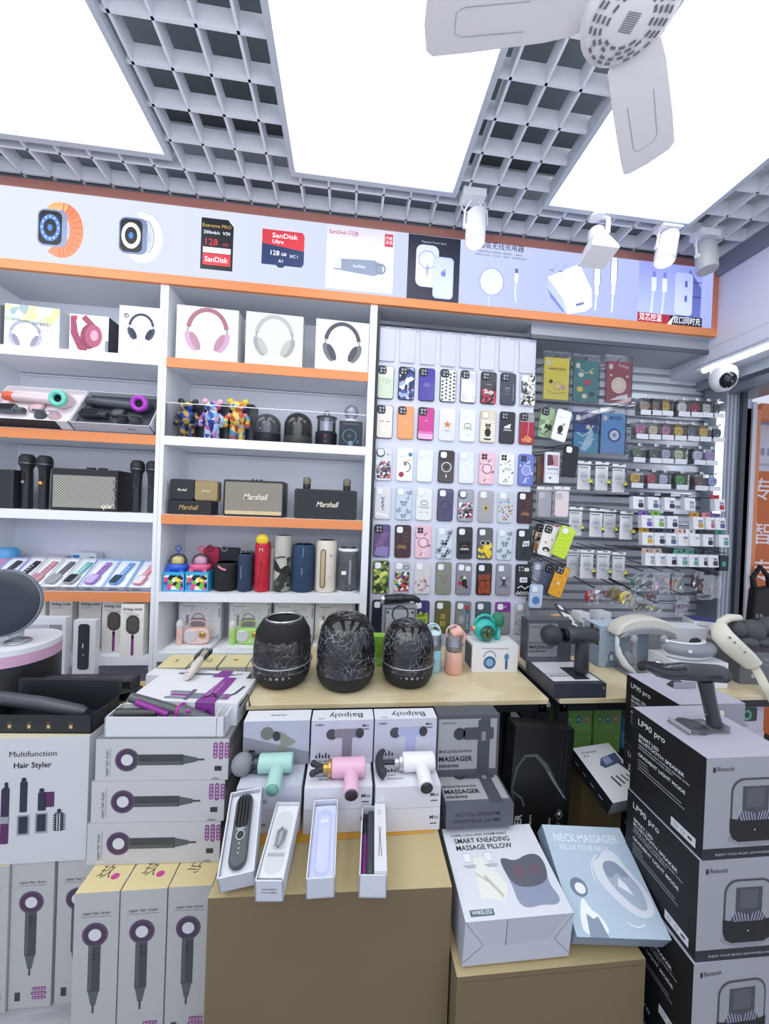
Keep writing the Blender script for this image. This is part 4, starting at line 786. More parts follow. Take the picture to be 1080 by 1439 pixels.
    A(1,'phone case with wine red liquid glitter below a grey top','a51d38','6a5a5c','lens',lambda F,w,h:(F.rect(-w/2+.004,h*.2,w-.008,h*.27,q('9a9a9c'),2),F.poly([(-.028,-.07),(.028,-.07),(.03,-.055),(.012,-.04),(0,-.036),(-.012,-.04),(-.03,-.055)],multi('glitter',['c8704a','e0a070','8a2a2a','d98a5a'],160),3),F.line([(.004,-.036),(.008,.03),(.012,.036)],.002,q('e6c9cc'),3)))
    # row three
    A(2,'clear phone case with navy ring and collage of small photos','dadce2','c9ccd4','open',lambda F,w,h:(d_blot(F,w,h,'collage_a',['e9e9ec','26262a','9a9aa2','c94a58','e9e9ec','55565e'],95,-.46,.12),F.rect(.012,.045,.018,.003,q('26304c'),3),F.ring(-.017,.053,.019,.004,q('26304c'),4,None,0,360,16)))
    A(2,'clear phone case with astronaut and red planet','eeeef2','dfe0e6','open',lambda F,w,h:(F.ring(.004,-.01,.024,.004,q('2c3040'),3,None,-80,120),F.disc(.002,-.004,.009,q('d8dae0'),4,.012),F.disc(.002,.004,.006,q('3a3d48'),5),F.disc(-.016,-.048,.013,q('a52a3c'),3),F.disc(.026,.052,.01,q('2f8a92'),3),F.poly([(-.01,.016),(.03,.03),(.03,.02)],q('e6c98a'),3)))
    A(2,'empty frosted clear phone case','e3e6f2','d6daea','open',lambda F,w,h:F.ring(0,-.07,.03,.002,q('f8f8fc'),3,.03,20,160))
    A(2,'dark brown phone case with white magnetic ring','2f2527','221c1e','open',lambda F,w,h:(d_mag(F,w,h),F.disc(0,-.003,.006,q('120e10'),3)))
    A(2,'clear phone case with white magnetic ring','dee1ec','ccd0de','open',lambda F,w,h:d_mag(F,w,h,'fafafc'))
    pk=lambda F,w,h:(F.disc(0,-.003,.025,q('f4cfd8'),3),d_mag(F,w,h,'f7e3e8'),d_flow(F,w,h,'5a4a52','f6f0f0'))
    A(2,'pink flowered phone case with magnetic ring, third row','eebfcb','e6b4c2','dots',pk)
    A(2,'white flowered phone case with small round text','f0f0ef','e2e2e4','dots',lambda F,w,h:(d_flow(F,w,h,'6a6e6a','8a9a8a'),d_txt(F,w,h,[('FLOWER',.004,.022),('GARDEN',.004,.026),('BLOOM',.004,.022)],'8a8c8a',0,.004)))
    A(2,'periwinkle blue flowered phone case with magnetic ring','6d7cc4','5f6db4','dots',lambda F,w,h:(F.disc(0,-.003,.02,q('8f9bd8'),3),d_mag(F,w,h,'e3e7fa'),d_flow(F,w,h,'eef0fb','c8cff0')))
    # row four
    A(3,'clear phone case with black interlaced letters','d9d9dc','cfcfd4','open',lambda F,w,h:(F.text('Y',-.001,.006,.024,q(K),3,'c',.02),F.text('S',0,-.018,.026,q(K),3,'c',.02),F.text('L',.004,-.034,.02,q(K),3,'c',.02),F.poly([(-.03,-.045),(.03,-.06),(.03,-.068),(-.03,-.058)],q('f2f2f4'),3)))
    A(3,'pale blue phone case with grey butterflies, fourth row','c9d3de','bcc7d4','open',lambda F,w,h:d_bfly(F,w,h))
    A(3,'whitish phone case with grey green double C','e6e8e4','d9dbdc','open',lambda F,w,h:(d_cc(F,'6f7a66',.006),F.text('CHANEL',0,-.02,.01,q('7d8674'),3,'c',.01,.056),F.rect(-.022,-.042,.012,.003,q('8a8f86'),3),F.rect(.01,-.042,.012,.003,q('8a8f86'),3)))
    A(3,'dark purple translucent phone case with magnetic ring','4a4668','35324c','open',lambda F,w,h:d_mag(F,w,h,'2e2b46'))
    A(3,'phone case with navy ring and photo collage','9fa2ac','6a6d78','open',lambda F,w,h:(d_blot(F,w,h,'collage_a',[],95,-.42,.12),F.ring(-.017,.053,.019,.004,q('26304c'),4,None,0,360,16)))
    A(3,'grey quilted phone case with a golden flower','a9a8aa','b4b3b6','open',lambda F,w,h:(F.rect(-w*.45,-.07,w*.9,.11,texmat('quilt','checker','9a999c','b5b4b8',110.),2),[F.disc(.009*math.cos(k*1.05),-.01+.011*math.sin(k*1.05),.006,q('c9a85a'),3,None,8) for k in range(6)],F.disc(0,-.01,.006,q('2a2622'),4)))
    A(3,'clear phone case with pink, blue and yellow flowers','c4ccd2','d0d3da','open',lambda F,w,h:(d_flow(F,w,h,'c4507c','5a9ab8',26),d_flow(F.sub(.004,-.02),w*.8,h*.7,'e3c24a','b03a5c',18)))
    A(3,'maroon phone case with golden brush flower, fourth row','3a1f26','2e181e','open',lambda F,w,h:[F.line([(0,-.035),(.024*math.cos(a),-.035+.018*math.sin(a))],.0022,q('b8905a'),3) for a in (0,.5,1.,1.6,2.2,2.8,3.4,5.8)]+[F.ring(.02,.03-.02*i,.01,.0012,q('a07a4c'),3,None,20,200,8) for i in range(3)])
    # row five
    A(4,'violet nebula phone case with camera lenses','5b4a78','6a5a8a','lens',lambda F,w,h:(F.poly([(-.036,-.07),(.03,-.078),(.034,-.03),(-.02,-.02)],q('8a7fb4'),2),F.poly([(-.036,-.03),(.0,-.03),(.034,.04),(.01,.05)],q('7a5a86'),2.5),F.disc(.0,-.01,.002,q('e6b0c0'),3),F.disc(.0,.03,.0015,q('fff'),3)))
    A(4,'maroon phone case with golden brush flower, fifth row','3d2028','30191f','open',lambda F,w,h:[F.line([(-.006,-.03),(-.006+.026*math.cos(a),-.03+.018*math.sin(a))],.0022,q('b8905a'),3) for a in (0,.5,1.,1.6,2.2,2.8,3.4,5.8)]+[F.ring(.018,.035-.02*i,.01,.0012,q('a07a4c'),3,None,20,200,8) for i in range(3)])
    A(4,'pink flowered phone case with magnetic ring, fifth row','eebfcb','e6b4c2','dots',pk)
    A(4,'pale grey phone case with scattered grey butterflies','d3d9e0','c5ccd5','open',lambda F,w,h:(d_bfly(F,w,h,'8a939f'),d_bfly(F.sub(-.004,-.012),w,h,'97a0ac')))
    A(4,'black phone case with a white space agency word','2b2c30','202126','open',lambda F,w,h:(F.rect(-.028,-.055,.056,.062,q('141518'),2),F.text('NASA',0,-.035,.011,q('fff'),3,'c',.04,.042),F.ring(0,-.02,.014,.002,q('c98a5a'),3,.008,20,160)))
    A(4,'grey phone case with yellow splash and dark glasses','5c5f64','4a4c52','open',lambda F,w,h:(d_blot(F,w,h,'yellow_splash',['e9c62a','5c5f64','f2d84a','8a7420','e9c62a'],60,-.47,.05),F.disc(-.012,.004,.01,q('1c1c1e'),4),F.disc(.014,.004,.01,q('1c1c1e'),4),F.ring(-.012,.004,.011,.0025,q('f4f0e0'),4),F.ring(.014,.004,.011,.0025,q('f4f0e0'),4)))
    A(4,'pale blue phone case with grey butterflies, fifth row','ccd5df','bfc9d5','open',lambda F,w,h:d_bfly(F,w,h,'7f8b9c'))
    A(4,'dark green phone case with white slanted print','1f2e30','18262a','open',lambda F,w,h:(F.poly([(-.012,-.01),(.026,-.005),(.026,.022),(-.006,.018)],q('dfe3e2'),3),F.text('SK8',.008,-.002,.012,q('1f2e30'),4,'c',.03),[F.rect(-.004,-.03-.012*i,.016,.006,q('0f1719'),3) for i in range(3)]))
    # row six
    A(5,'green camouflage phone case, leftmost of the sixth row','5c7444','4a5e38','open',lambda F,w,h:(d_blot(F,w,h,'green_camo',['5c7444','2c3a2a','9fb04a','d8dc70','34442c'],60),F.text('88',0,-.07,.014,q('1c2018'),3,'c',.04)))
    A(5,'phone case packed with dark and neon graffiti words','b9bcc4','c4c6ce','open',lambda F,w,h:(d_blot(F,w,h,'graffiti',['1b1c20','c94a3a','2c6a7a','9ab83a','5a3a9a','e6e6ea','1b1c20'],80,-.45,.2),F.ring(.018,.05,.013,.003,q('2a2b30'),3,.009)))
    A(5,'clear phone case with pink blossoms and gold lines','d4cfd0','cfcad0','open',lambda F,w,h:(d_flow(F.sub(0,-.03),w,h*.5,'c9748c','8a3a50',20),F.line([(.0,-.03),(.01,0),(-.002,.02),(.012,.035)],.0016,q('c9a55a'),3)))
    A(5,'olive grey phone case with a thin V','88887c','7a7a70','open',lambda F,w,h:(F.line([(-.016,.02),(0,-.03),(.018,.012)],.0018,q('4e4e46'),3),F.line([(-.01,.01),(.02,-.02)],.0014,q('4e4e46'),3),F.rect(-.03,-.055,.06,.0012,q('b0a58a'),3)))
    A(5,'mauve phone case with red, white, black print','8b8690','7b7682','open',lambda F,w,h:(F.disc(0,.004,.01,q('e9e6e4'),3),F.disc(.002,-.02,.014,q('1c1b1e'),3,.02),F.disc(-.02,-.022,.01,q('b02a3c'),4),F.rect(.006,.04,.026,.024,q('e9e9ec'),3,.004),F.disc(.014,-.04,.008,q('2c2c30'),4),F.poly([(-.02,.012),(-.004,.018),(-.004,.0),(-.022,-.002)],q('5a6a48'),3)))
    A(5,'black phone case scribbled with orange red characters','2c2826','24201f','open',lambda F,w,h:[F.text(t,x,y,.026,q('c9542c'),3,'c',.03) for t,x,y in (('运','-.016',.0),)] if 0 else [F.text(t,x,y,.024,q('c9542c'),3,'c',.03) for t,x,y in (('好',-.015,-.005),('运',.016,-.0),('连',-.012,-.04),('连',.018,-.036),('财',-.014,-.072),('福',.016,-.07))])
    A(5,'grey phone case with a crossed swords figure','8f919c','80828e','open',lambda F,w,h:(F.line([(-.028,.016),(.024,-.04)],.003,q('26262a'),3),F.line([(.028,.016),(-.024,-.04)],.003,q('26262a'),3),F.disc(0,.008,.007,q('e9e9ee'),4),F.poly([(-.009,.002),(.009,.002),(.005,-.026),(.012,-.045),(0,-.03),(-.012,-.045),(-.005,-.026)],q('3a3b42'),4),F.rect(-.012,-.07,.024,.004,q('c98a4a'),3)))
    A(5,'black case with white label and checkered bottom strip','232427','1b1c1f','lens',lambda F,w,h:(F.rect(-.02,-.012,.04,.026,q('ececec'),3),F.text('VANS',0,-.004,.01,q('1c1c1e'),4,'c',.03,.03),F.rect(-w*.46,-.076,w*.92,.018,texmat('bw_check','checker','111','f4f4f4',125.,.4),3),F.line([(-.03,-.04),(-.01,-.03),(.01,-.045),(.03,-.03)],.006,q('ececec'),3),F.rect(-.002,.045,.03,.018,q('dfdfe0'),3,.006)))
    # row seven
    A(6,'plain navy phone case in the bottom row','22253a','1b1d30','open')
    A(6,'dark grey phone case behind the silver karaoke box','34363c','2b2d33','open')
    A(6,'purple phone case with green splash and black words','3f2f70','35285f','open',lambda F,w,h:(F.poly([(-.034,-.03),(-.03,.02),(-.018,.01),(-.005,.03),(.008,.012),(.03,.024),(.034,-.025),(.018,-.05),(0,-.04),(-.02,-.052)],q('a9c93a'),2),F.text('HAPPY',0,.0,.014,q('17171a'),3,'c',.05,.058),F.text('MOOD',0,-.024,.014,q('17171a'),3,'c',.05,.052)))
    A(6,'olive phone case with two gold Chinese characters','5f5f3a','54542f','open',lambda F,w,h:(F.text('发',0,-.008,.022,q('d9b54a'),3,'c',.01),F.text('财',0,-.044,.022,q('d9b54a'),3,'c',.01)))
    A(6,'grey phone case with teal strip and rust prints','7c8288','6c7278','open',lambda F,w,h:(F.rect(.014,-.07,.016,.11,q('2a6a72'),2),F.disc(-.016,-.055,.014,q('a0502e'),3),F.disc(.018,.05,.012,q('b03a40'),3),F.disc(-.008,-.01,.014,q('9fa4aa'),3,.022),F.text('RETRO',.026,-.06,.008,q('e6e6e6'),3,'l',.02,.08,90)))
    A(6,'dark teal phone case behind the turquoise karaoke speaker','4f6468','44585c','open')
    A(6,'phone case with purple top and grey body','8b8f94','7f3a8c','open',lambda F,w,h:(F.rect(-w/2+.004,.03,w-.008,.048,q('7a3590'),2,.006),F.line([(-.012,.05),(.016,.06)],.008,q('c9a0d8'),3)))
    A(6,'phone case with small mixed flowers, last of the bottom row','aab0b4','bfc3c9','open',lambda F,w,h:(d_flow(F,w,h,'b8406c','4a8fa8',26),d_flow(F.sub(.0,-.03),w,h*.5,'8a3a5c','d86a90',20)))
    return R
colx=[542,571.5,600,630,658.5,687,714.5,742];rowy=[537,592.5,652,706.5,760,811,866]
CW,CH=.081,.162
# blanks
for i,px in enumerate([548,576.5,605,634,661,689,716,744]):
    p=at(px-4,484+i*2.6,Y=YB-.008);T=thing('blank_case_card','plain white hanging card, %s'%(['leftmost of the top row','second from the left in the top row','third from the left in the top row','fourth from the left in the top row','fifth from the left in the top row','sixth from the left in the top row','seventh from the left in the top row','rightmost of the top row'][i]),'card',p,0,'plain white cards in the top row')
    b=MB();b.prism(rr(.078,.162,.008,4),.0065,P('cdcede',.35),bev=.002);b.build('card',T)
    b=MB();b.box(-.012,.0,.078,.012,.006,.088,P('d2d4e2',.4));b.build('hook_tab',T)
rn=['in the second row','in the third row','in the fourth row','in the fifth row','in the sixth row','in the seventh row','in the bottom row']
for r,row in enumerate(rows()):
    for c,(desc,base,rim,isl,fn) in enumerate(row):
        p=at(colx[c]-.5-1.3*r,rowy[r]+c*(1.6-.2*r) if r<7 else 0,Y=YB-.0095)
        desc=desc.replace(', third row','').replace(', fourth row','').replace(', fifth row','').replace(', leftmost of the sixth row','').replace(' in the bottom row','').replace(', last of the bottom row','')
        pos='leftmost' if c==0 else 'rightmost' if c==7 else ORD[c]+' from left'
        T=thing('phone_case',desc+', '+pos+' '+rn[r],'phone case',p,(0,math.radians(random.uniform(-.8,.8)),0),'phone cases on the white board')
        rimm=P(rim,.35,0,0,.3);b,F=case_shell(CW,CH,P(base,.4,0,0,.3),rimm)
        if fn:fn(F,CW,CH)
        b.build('shell',T);island(CW,CH,isl,P('24304a',.4) if 'navy ring' in desc else P('c9a560',.3,.5) if 'gold ring' in desc else rimm).build('camera_surround',T)
# ================================================================ SLAT WALL GOODS
hk=P('2b2d33',.35,.5)
def hook(T,x,z,y=.0,L=.2):
    b=MB();b.tube([(x,L,z+.035),(x,y+.0,z+.012),(x,y-.006,z+.016)],.0022,hk,6);b.build('hook',T)
def hang(name,lab,cat,px,py,Y,w,h,fn,group,rot=0,hl=None):
    """py = centre of the item"""
    p=at(px,py,Y=Y);T=thing(name,lab,cat,p,(0,rot,0),group);fn(T,w,h)
    if hl!=0:hook(T,0,h/2-.004,0,.245-Y)
    return T
def cover(c,fn,tilt=0):
    def g(T,w,h):
        b=MB();b.prism(rr(w,h,.004,2),.012,P(c,.45),bev=.0015,sm=False);F=b.D((0,-.0002,0));F.rect(-w*.44,h*.3,w*.17,h*.13,P('dcdccf',.5),2,.01);fn(F,w,h);b.build('cover',T)
        b=MB();b.box(-w/2-.008,-.004,-h/2-.008,w/2+.006,.014,h/2+.03,clear('f8f9fc',.02,.06,.02));b.build('clear_sleeve',T)
    return g
def cloud(F,cx,cy,s,c,l=3):
    for a,bb,r in ((0,0,1),(-.9,-.2,.7),(.9,-.2,.7)):F.disc(cx+a*s,cy+bb*s,s*r,P(c,.5),l+abs(a)*.3,None,14)
CP=[(782,532,'f0dc4a','yellow booklet cover with line drawn shapes, leftmost at the top of the slatted wall',lambda F,w,h:(F.text('HAPPY DAYS',0,h*.2,.012,P('3a3424',.5),3,'c',.02,w*.7),cloud(F,.005,-h*.18,.018,'f3d977'),F.ring(.005,-h*.18,.02,.0014,P('6a5424',.5),4),F.disc(-.032,-h*.08,.01,P('33303a',.5),4),F.disc(.035,-h*.2,.012,P('d8a0b0',.5),4),F.line([(-.05,-h*.3),(-.01,-h*.36),(.05,-h*.32)],.0018,P('6a5424',.5),4)),-.05),
 (823,536,'2f7d7c','teal booklet cover with scattered red, cream and yellow spots, middle of three at the top',lambda F,w,h:([F.disc(w*a,h*b,.5*c,P(k,.5),3+i*.2,.4*c) for i,(a,b,c,k) in enumerate(((-.22,.15,.03,'f0ddc8'),(.2,.22,.02,'ecc85a'),(.05,-.02,.04,'b83a40'),(-.25,-.2,.035,'ecc85a'),(.25,-.3,.03,'1f2226'),(-.05,-.36,.03,'f0ddc8')))],F.line([(-.04,.06),(.0,.04),(.04,.07)],.003,P('d8e6e4',.5),4)),.0),
 (869,537,'9c3a4c','dark red booklet cover with a big cream circle, right hand one at the top',lambda F,w,h:(F.disc(0,-h*.08,.042,P('f4dfcc',.5),3),F.ring(0,-h*.08,.03,.003,P('e3b9a0',.5),4),F.text('SUPER',.022,h*.36,.012,P('f4d8d8',.5),3,'c',.03,w*.45,-12),F.disc(.045,h*.15,.007,P('f2dede',.5),3,None,5),F.disc(-.045,h*.15,.007,P('f2dede',.5),3,None,5),F.poly([(-.05,-h*.46),(.05,-h*.4),(.05,-h*.28),(0,-h*.34)],P('f0ecee',.4),5)),.0),
 (823,608,'2b5a9c','blue booklet cover with a swirling ice scene, second row of the slatted wall',lambda F,w,h:(F.rect(-w/2,-h/2,w,h*.5,P('4aa3c4',.5),1),F.rect(-w/2,h*.2,w,h*.3,P('22386e',.5),1),F.poly([(-.03,-h*.42),(.0,-h*.1),(.03,h*.1),(.04,h*.0),(.03,-h*.3),(0,-h*.45)],P('bcdcf0',.5),3),F.line([(-.05,.0),(-.02,-.02),(.01,.0),(.04,.04)],.006,P('e3f1fa',.5),4),F.line([(-.04,-.05),(0,-.06),(.045,-.03)],.005,P('e3f1fa',.5),4),F.disc(.01,h*.14,.012,P('efe3cc',.5),4)),.0),
 (861,609,'6ba3dc','sky blue booklet cover with a dark blue and white ring, second row',lambda F,w,h:(F.disc(.006,-.01,.036,P('2a4f9c',.5),3),F.disc(.006,-.01,.026,P('f2f5fa',.5),4),F.disc(.006,-.01,.012,P('8fb4e4',.5),5),F.text('MOOD',.01,h*.34,.018,P('22356e',.5),3,'c',.05,w*.5),F.rect(-w*.36,-h*.42,w*.5,.008,P('8f9fd8',.5),3)),.0)]
for px,py,c,lab,fn,rt in CP:hang('booklet_cover',lab,'cover',px,py,.02,.132,.212 if py<560 else .208,cover(c,fn),'booklet covers hung on the slatted wall',0)
def packcase(T,w,h,c,fn=None,isl='lens',rim=None):
    b,F=case_shell(w,h,P(c,.4),P(rim or c,.4))
    if fn:fn(F,w,h)
    b.build('shell',T);island(w,h,isl,P(rim or c,.4)).build('camera_surround',T)
G='loose phone cases hanging on the slatted wall'
def hc(px,py,lab,c,rot,fn=None,isl='open',rim=None,Y=.0,w=.078,h=.158): hang('phone_case',lab,'phone case',px,py,Y,w,h,lambda T,w,h:packcase(T,w,h,c,fn,isl,rim),G,rot)
hc(768,594,'pale green patterned phone case hanging tilted beside the board','a9bf9a',.12,lambda F,w,h:d_blot(F,w,h,'green_fig',['a9bf9a','7f9a78','3c4a40','c4d4b4','a9bf9a'],50,-.45,.1),'lens','8aa07c',.05)
hc(789,598,'white phone case with a small black print hanging tilted','ecebe8',.22,lambda F,w,h:(F.disc(-.004,-.02,.014,q('26262a'),3,.02),F.disc(.008,.006,.008,q('b9a07a'),3),F.rect(-.016,-.045,.03,.006,q('55565c'),3)),'open','dfdfe0',-.02)
hc(801,648,'plain black phone case hanging tilted under the covers','26272d',.1,None,'open','1f2025',-.02)
T=hang('boxed_case','white boxed pack with a pink picture window beside the plain black case','pack',776,657,.0,.073,.155,lambda T,w,h:(lambda b:(b.box(-w/2,0,-h/2,w/2,.015,h/2,P('e3e5ea',.45)),b.D((0,0,0)).rect(-w*.4,h*.05,w*.8,h*.36,P('c98f9c',.4),1),b.D((0,0,0)).poly([(-w*.4,h*.41),(-w*.05,h*.41),(w*.1,h*.1),(-w*.4,h*.05)],P('5a3a42',.4),2),b.D((0,0,0)).rect(-w*.4,-h*.08,w*.8,.01,P('a9acb6',.4),1),[b.D((0,0,0)).rect(-w*.36+i*.016,-h*.2,.008,.004,P('8a8d98',.4),1) for i in range(4)],b.D((0,0,0)).disc(-w*.15,-h*.34,.006,P('5f6a50',.4),1),b.build('card_box',T)))(MB()),G)
hang('brown_case_pack','dark brown pack half hidden behind the boxed case with pink window','pack',762,660,.05,.06,.14,lambda T,w,h:(lambda b:(b.box(-w/2,0,-h/2,w/2,.01,h/2,P('6a5550',.5)),b.D((0,0,0)).rect(-w*.3,-h*.3,w*.6,h*.5,P('8a5a4a',.5),1),b.build('card',T)))(MB()),None)
# clear case packs with magnetic ring
def ringpack(T,w,h,yel=1):
    b=MB();b.D((0,0,0)).rect(-w/2,-h/2,w,h,clear('fefefe',-.02,.08,0.),1);b.box(-w/2,.02,h/2-.002,w/2,.021,h/2+.012,P('eef0f4',.4));b.box(-w*.46,.021,-h*.46,w*.46,.026,h*.42,P('f8f9fb',.4));F=b.D((0,.0205,0));F.disc(0,h*.02,.025,P('d3d7e0',.4),1);F.disc(0,h*.02,.0185,P('e9ebf1',.4),2);F.rect(-.02,h*.0,.04,.012,P('c9cdd8',.4),2.5);F.ring(0,h*.02,.021,.004,P('ffffff',.4),3);F.ring(0,h*.02,.0185,.001,P('b9bdc8',.4),3);F.ring(0,h*.02,.0235,.001,P('b9bdc8',.4),3);F.rect(-.003,-h*.28,.006,.03,P('f0f1f5',.4),3,.002);F.rect(-.03,h*.34,.05,.006,P('9a9ea8',.5),2);b.build('case_pack',T)
    if yel:b=MB();F=b.D((0,-.001,0));F.rect(w*.22,-h*.2,.014,.017,P('dfe02c',.4),1);F.rect(w*.22,-h*.29,.014,.012,P('2c2d2a',.4),1);F.rect(w*.22,-h*.12,.014,.003,P('c9ca50',.4),1);b.build('yellow_label',T)
G2='clear case packs with white magnetic rings'
rp_=[(824,670,'first row of clear packs, leftmost'),(849,671,'first row of clear packs, middle'),(873,674,'first row of clear packs, rightmost'),(812,735,'second row of clear packs, leftmost'),(841,737,'second row of clear packs, second from the left'),(860,738,'second row of clear packs, second from the right'),(884,741,'second row of clear packs, rightmost'),(808,795,'third row of clear packs, leftmost and narrow'),(828,796,'third row of clear packs, second from the left'),(851,797,'third row of clear packs, second from the right'),(873,799,'third row of clear packs, rightmost')]
for i,(px,py,wl_) in enumerate(rp_):
    hang('clear_case_pack','clear case pack with white ring, '+wl_.replace('of clear packs, ','of clear packs, '),'pack',px,py,.0+.035*(i in(5,7)),.074,.14,lambda T,w,h:ringpack(T,w,h,i!=7),G2)
for px,py,c,lab in ((765,707,'a3a3ac','greyish clear phone case pack left of the pinkish one under the boxed case'),(789,707,'dfd0d0','pinkish clear phone case pack with white header under the plain black case')):
    hang('tinted_case_pack',lab,'pack',px,py,.0+.02*(px<770),.085,.135,lambda T,w,h:(lambda b:(b.box(-w/2,.006,-h/2,w/2,.012,h/2+.012,clear('f4f4f6',.15,.06,.15)),b.box(-w/2,0,h/2,w/2,.004,h/2+.016,P('e6e6ea',.5)),b.prism(rr(w*.84,h*.95,.012,4),.004,P(c,.4),(0,-.001,-.004)),b.prism(rr(.03,.03,.008,4,-w*.2,h*.27),.003,P('b9b9c0',.4),(0,-.004,0)),b.build('case_pack',T)))(MB()),None)
leo=multi('leopard',['ece2d0','2a2320','b98a5a','2a2320','ece2d0','c9a070'],70)
hc(760,758,'leopard print phone case hanging at the left edge behind the white one','cbbba0',.12,lambda F,w,h:F.rect(-w*.46,-h*.47,w*.92,h*.94,leo,1.5,.01),'lens','3a302a',.07)
hc(770,760,'white phone case with dark animal shapes, tilted, left of the neon one','f2efec',.25,lambda F,w,h:(F.disc(.0,-.045,.02,q('3a2c26'),3,.012),F.disc(-.012,-.01,.006,q('c9909c'),3),F.disc(.018,.01,.005,q('c9909c'),3),F.disc(.0,-.05,.01,q('e6dccb'),4,.006)),'lens','e2dcd8',.005)
hc(786,760,'dark pink phone case mostly covered by the neon yellow one','8a4a50',.22,None,'open','b98a8a',.035)
hc(792,762,'neon yellow green phone case hanging tilted','cde63a',.35,lambda F,w,h:[F.line([(-.03,-.06+.02*i),(.0,-.05+.02*i),(.03,-.065+.02*i)],.0015,q('8fb52a'),2) for i in range(6)],'open','c0dc2c',-.03)
hc(757,812,'grey blue phone case with small prints, lower left of the slatted wall','a9aec4',.1,lambda F,w,h:d_flow(F,w,h,'5f6580','d8dae6'),'open','9aa0b8',.06)
hc(770,815,'slate phone case with dark looping pattern behind the orange one','6f7488',.3,lambda F,w,h:[F.ring(x,y,.009,.002,q('3a3f54'),2,None,0,300,8) for x in (-.024,0,.024) for y in (-.06,-.04,-.02,0,.02,.04)],'lens','555a6c',.02)
hc(785,817,'orange yellow phone case with ring shapes and black rim, tilted','e6a52c',.33,lambda F,w,h:[F.ring(x,y,.006,.002,q('b07a1c'),2,None,0,300,8) for x,y in ((-.02,-.05),(.0,-.03),(.02,-.055),(-.022,-.01),(.02,-.0),(.0,.02),(.024,.04))]+[F.disc(0,-.01,.006,q('f4efe6'),3)],'lens','2a2620',-.04)
hc(753,838,'small white and blue phone case at the lower left of the slatted wall','c4d0e4',.05,lambda F,w,h:F.disc(0,-.02,.02,q('5a86c4'),2),'open','9fb4d4',-.02,.07,.12)
# earbud case packs (clear boxes with coloured case and grey patterned label)
lab_pat=texmat('silver_label','wave','b9bcc6','e9ebf0',60.,.35,(1,1,1.6))
EB=[(572,[(908,'b9a08a','beige and brown'),(922,'8d7a70','brownish'),(937,'e0bc4a','yellow'),(961,'eceae6','white with dark spots'),(979,'a92a45','crimson'),(995,'dcd8d2','white and black'),(1009,'3a3a3e','dark grey')]),
    (600,[(902,'d07a9c','pink'),(920,'e4d8b4','cream'),(938,'c87aa0','deep pink'),(956,'e6c244','yellow'),(974,'5a6a72','grey striped'),(991,'eebb3a','orange yellow'),(1010,'2a3a4c','navy')]),
    (639,[(898,'5a7a56','green'),(921,'4f5a44','dark olive'),(938,'c9cdec','pale lilac'),(956,'cfe6b4','pale green'),(983,'dfe4f6','white and black'),(1000,'bda0dc','violet')]),
    (675,[(895,'e3b53a','yellow and brown'),(918,'c23a48','red'),(934,'d4dcee','pale blue striped'),(958,'3fa04a','bright green'),(985,'6a4a3c','brown and red'),(1004,'a9bce4','pale blue')])]
for r,(py,items) in enumerate(EB):
    for i,(px,c,cn) in enumerate(items):
        p=at(px,py+(px-900)*.045+(6 if r==1 else 0),Y=-.02);k=.058
        T=thing('earbud_case_pack','clear pack, %s earbud case, %s row of packs, %s'%(cn,ORD[r],'leftmost' if i==0 else 'rightmost' if i==len(items)-1 else ORD[i]+' from the left'),'pack',p,0,'clear packs holding earbud cases');T.scale=(1.14,1.1,1.15)
        b=MB();b.box(-k/2,0,-.03,k/2,.03,.04,clear('f6f8fc',.02,.05,.04));b.box(-k/2+.001,.031,-.03,k/2-.001,.034,.045,P('a3a8b3',.5));b.build('clear_box',T)
        b=MB();b.box(-k/2+.001,-.003,-.034,k/2-.001,.0,-.012,lab_pat);b.build('patterned_label',T)
        b=MB();m=P(c,.4);b.prism(rr(.044,.04,.014,5,0,.01),.014,m,(0,.008,0),bev=.004);F=b.D((0,.0078,0));F.rect(-.016,.0135,.032,.0012,P('2a2a2e',.4),1);F.disc(-.006,.005,.002,P('222',.4),1,None,8);F.disc(.006,.005,.002,P('222',.4),1,None,8);F.disc(0,-.001,.003,P('f4efe6',.4),1,None,8);b.build('earbud_case',T)
        b=MB();b.tube([(0,.245,.065),(0,.0,.043),(0,-.006,.046)],.002,hk,6);b.box(-.008,-.001,.04,.008,.001,.05,P('e6e8ec',.3));b.build('hook',T)
# small boxed earbud cases
EC=[(704,[(897,'2c3038','2a3c48','black'),(918,'4a6a8c','2f4a50','blue grey'),(941,'1f2a3c','20242a','near black'),(969,'a9aaae','8d9098','grey'),(1011,'b02a3c','b8303c','red')]),
    (730,[(909,'6a5aa8','7a62b4','purple'),(926,'7aa84a','7cb84a','green'),(945,'1f3a44','24363c','dark teal'),(981,'c09a3a','c48f30','mustard'),(999,'c0607a','d08088','rose'),(1012,'4f568c','6a62a0','blue violet')]),
    (754,[(910,'cfa82c','c8a03a','mustard yellow'),(927,'24344c','3a4250','navy'),(943,'55607a','5a5f6c','slate'),(960,'ddd4c8','dcc0b4','ivory'),(976,'e6e6e6','e6e6e8','white'),(995,'1d1e22','3a3c42','black'),(1017,'4f9a86','3f8f7c','teal')]),
    (783,[(914,'a9a6a4','cdb4ac','pale grey'),(928,'c4c0bc','c9b4a8','light beige'),(944,'1e1c1e','26282c','black'),(959,'5fa08c','4f9a84','green'),(975,'5f9f90','509484','sea green'),(989,'22242c','30343c','dark'),(1002,'3a3850','3c3f4c','plum')])]
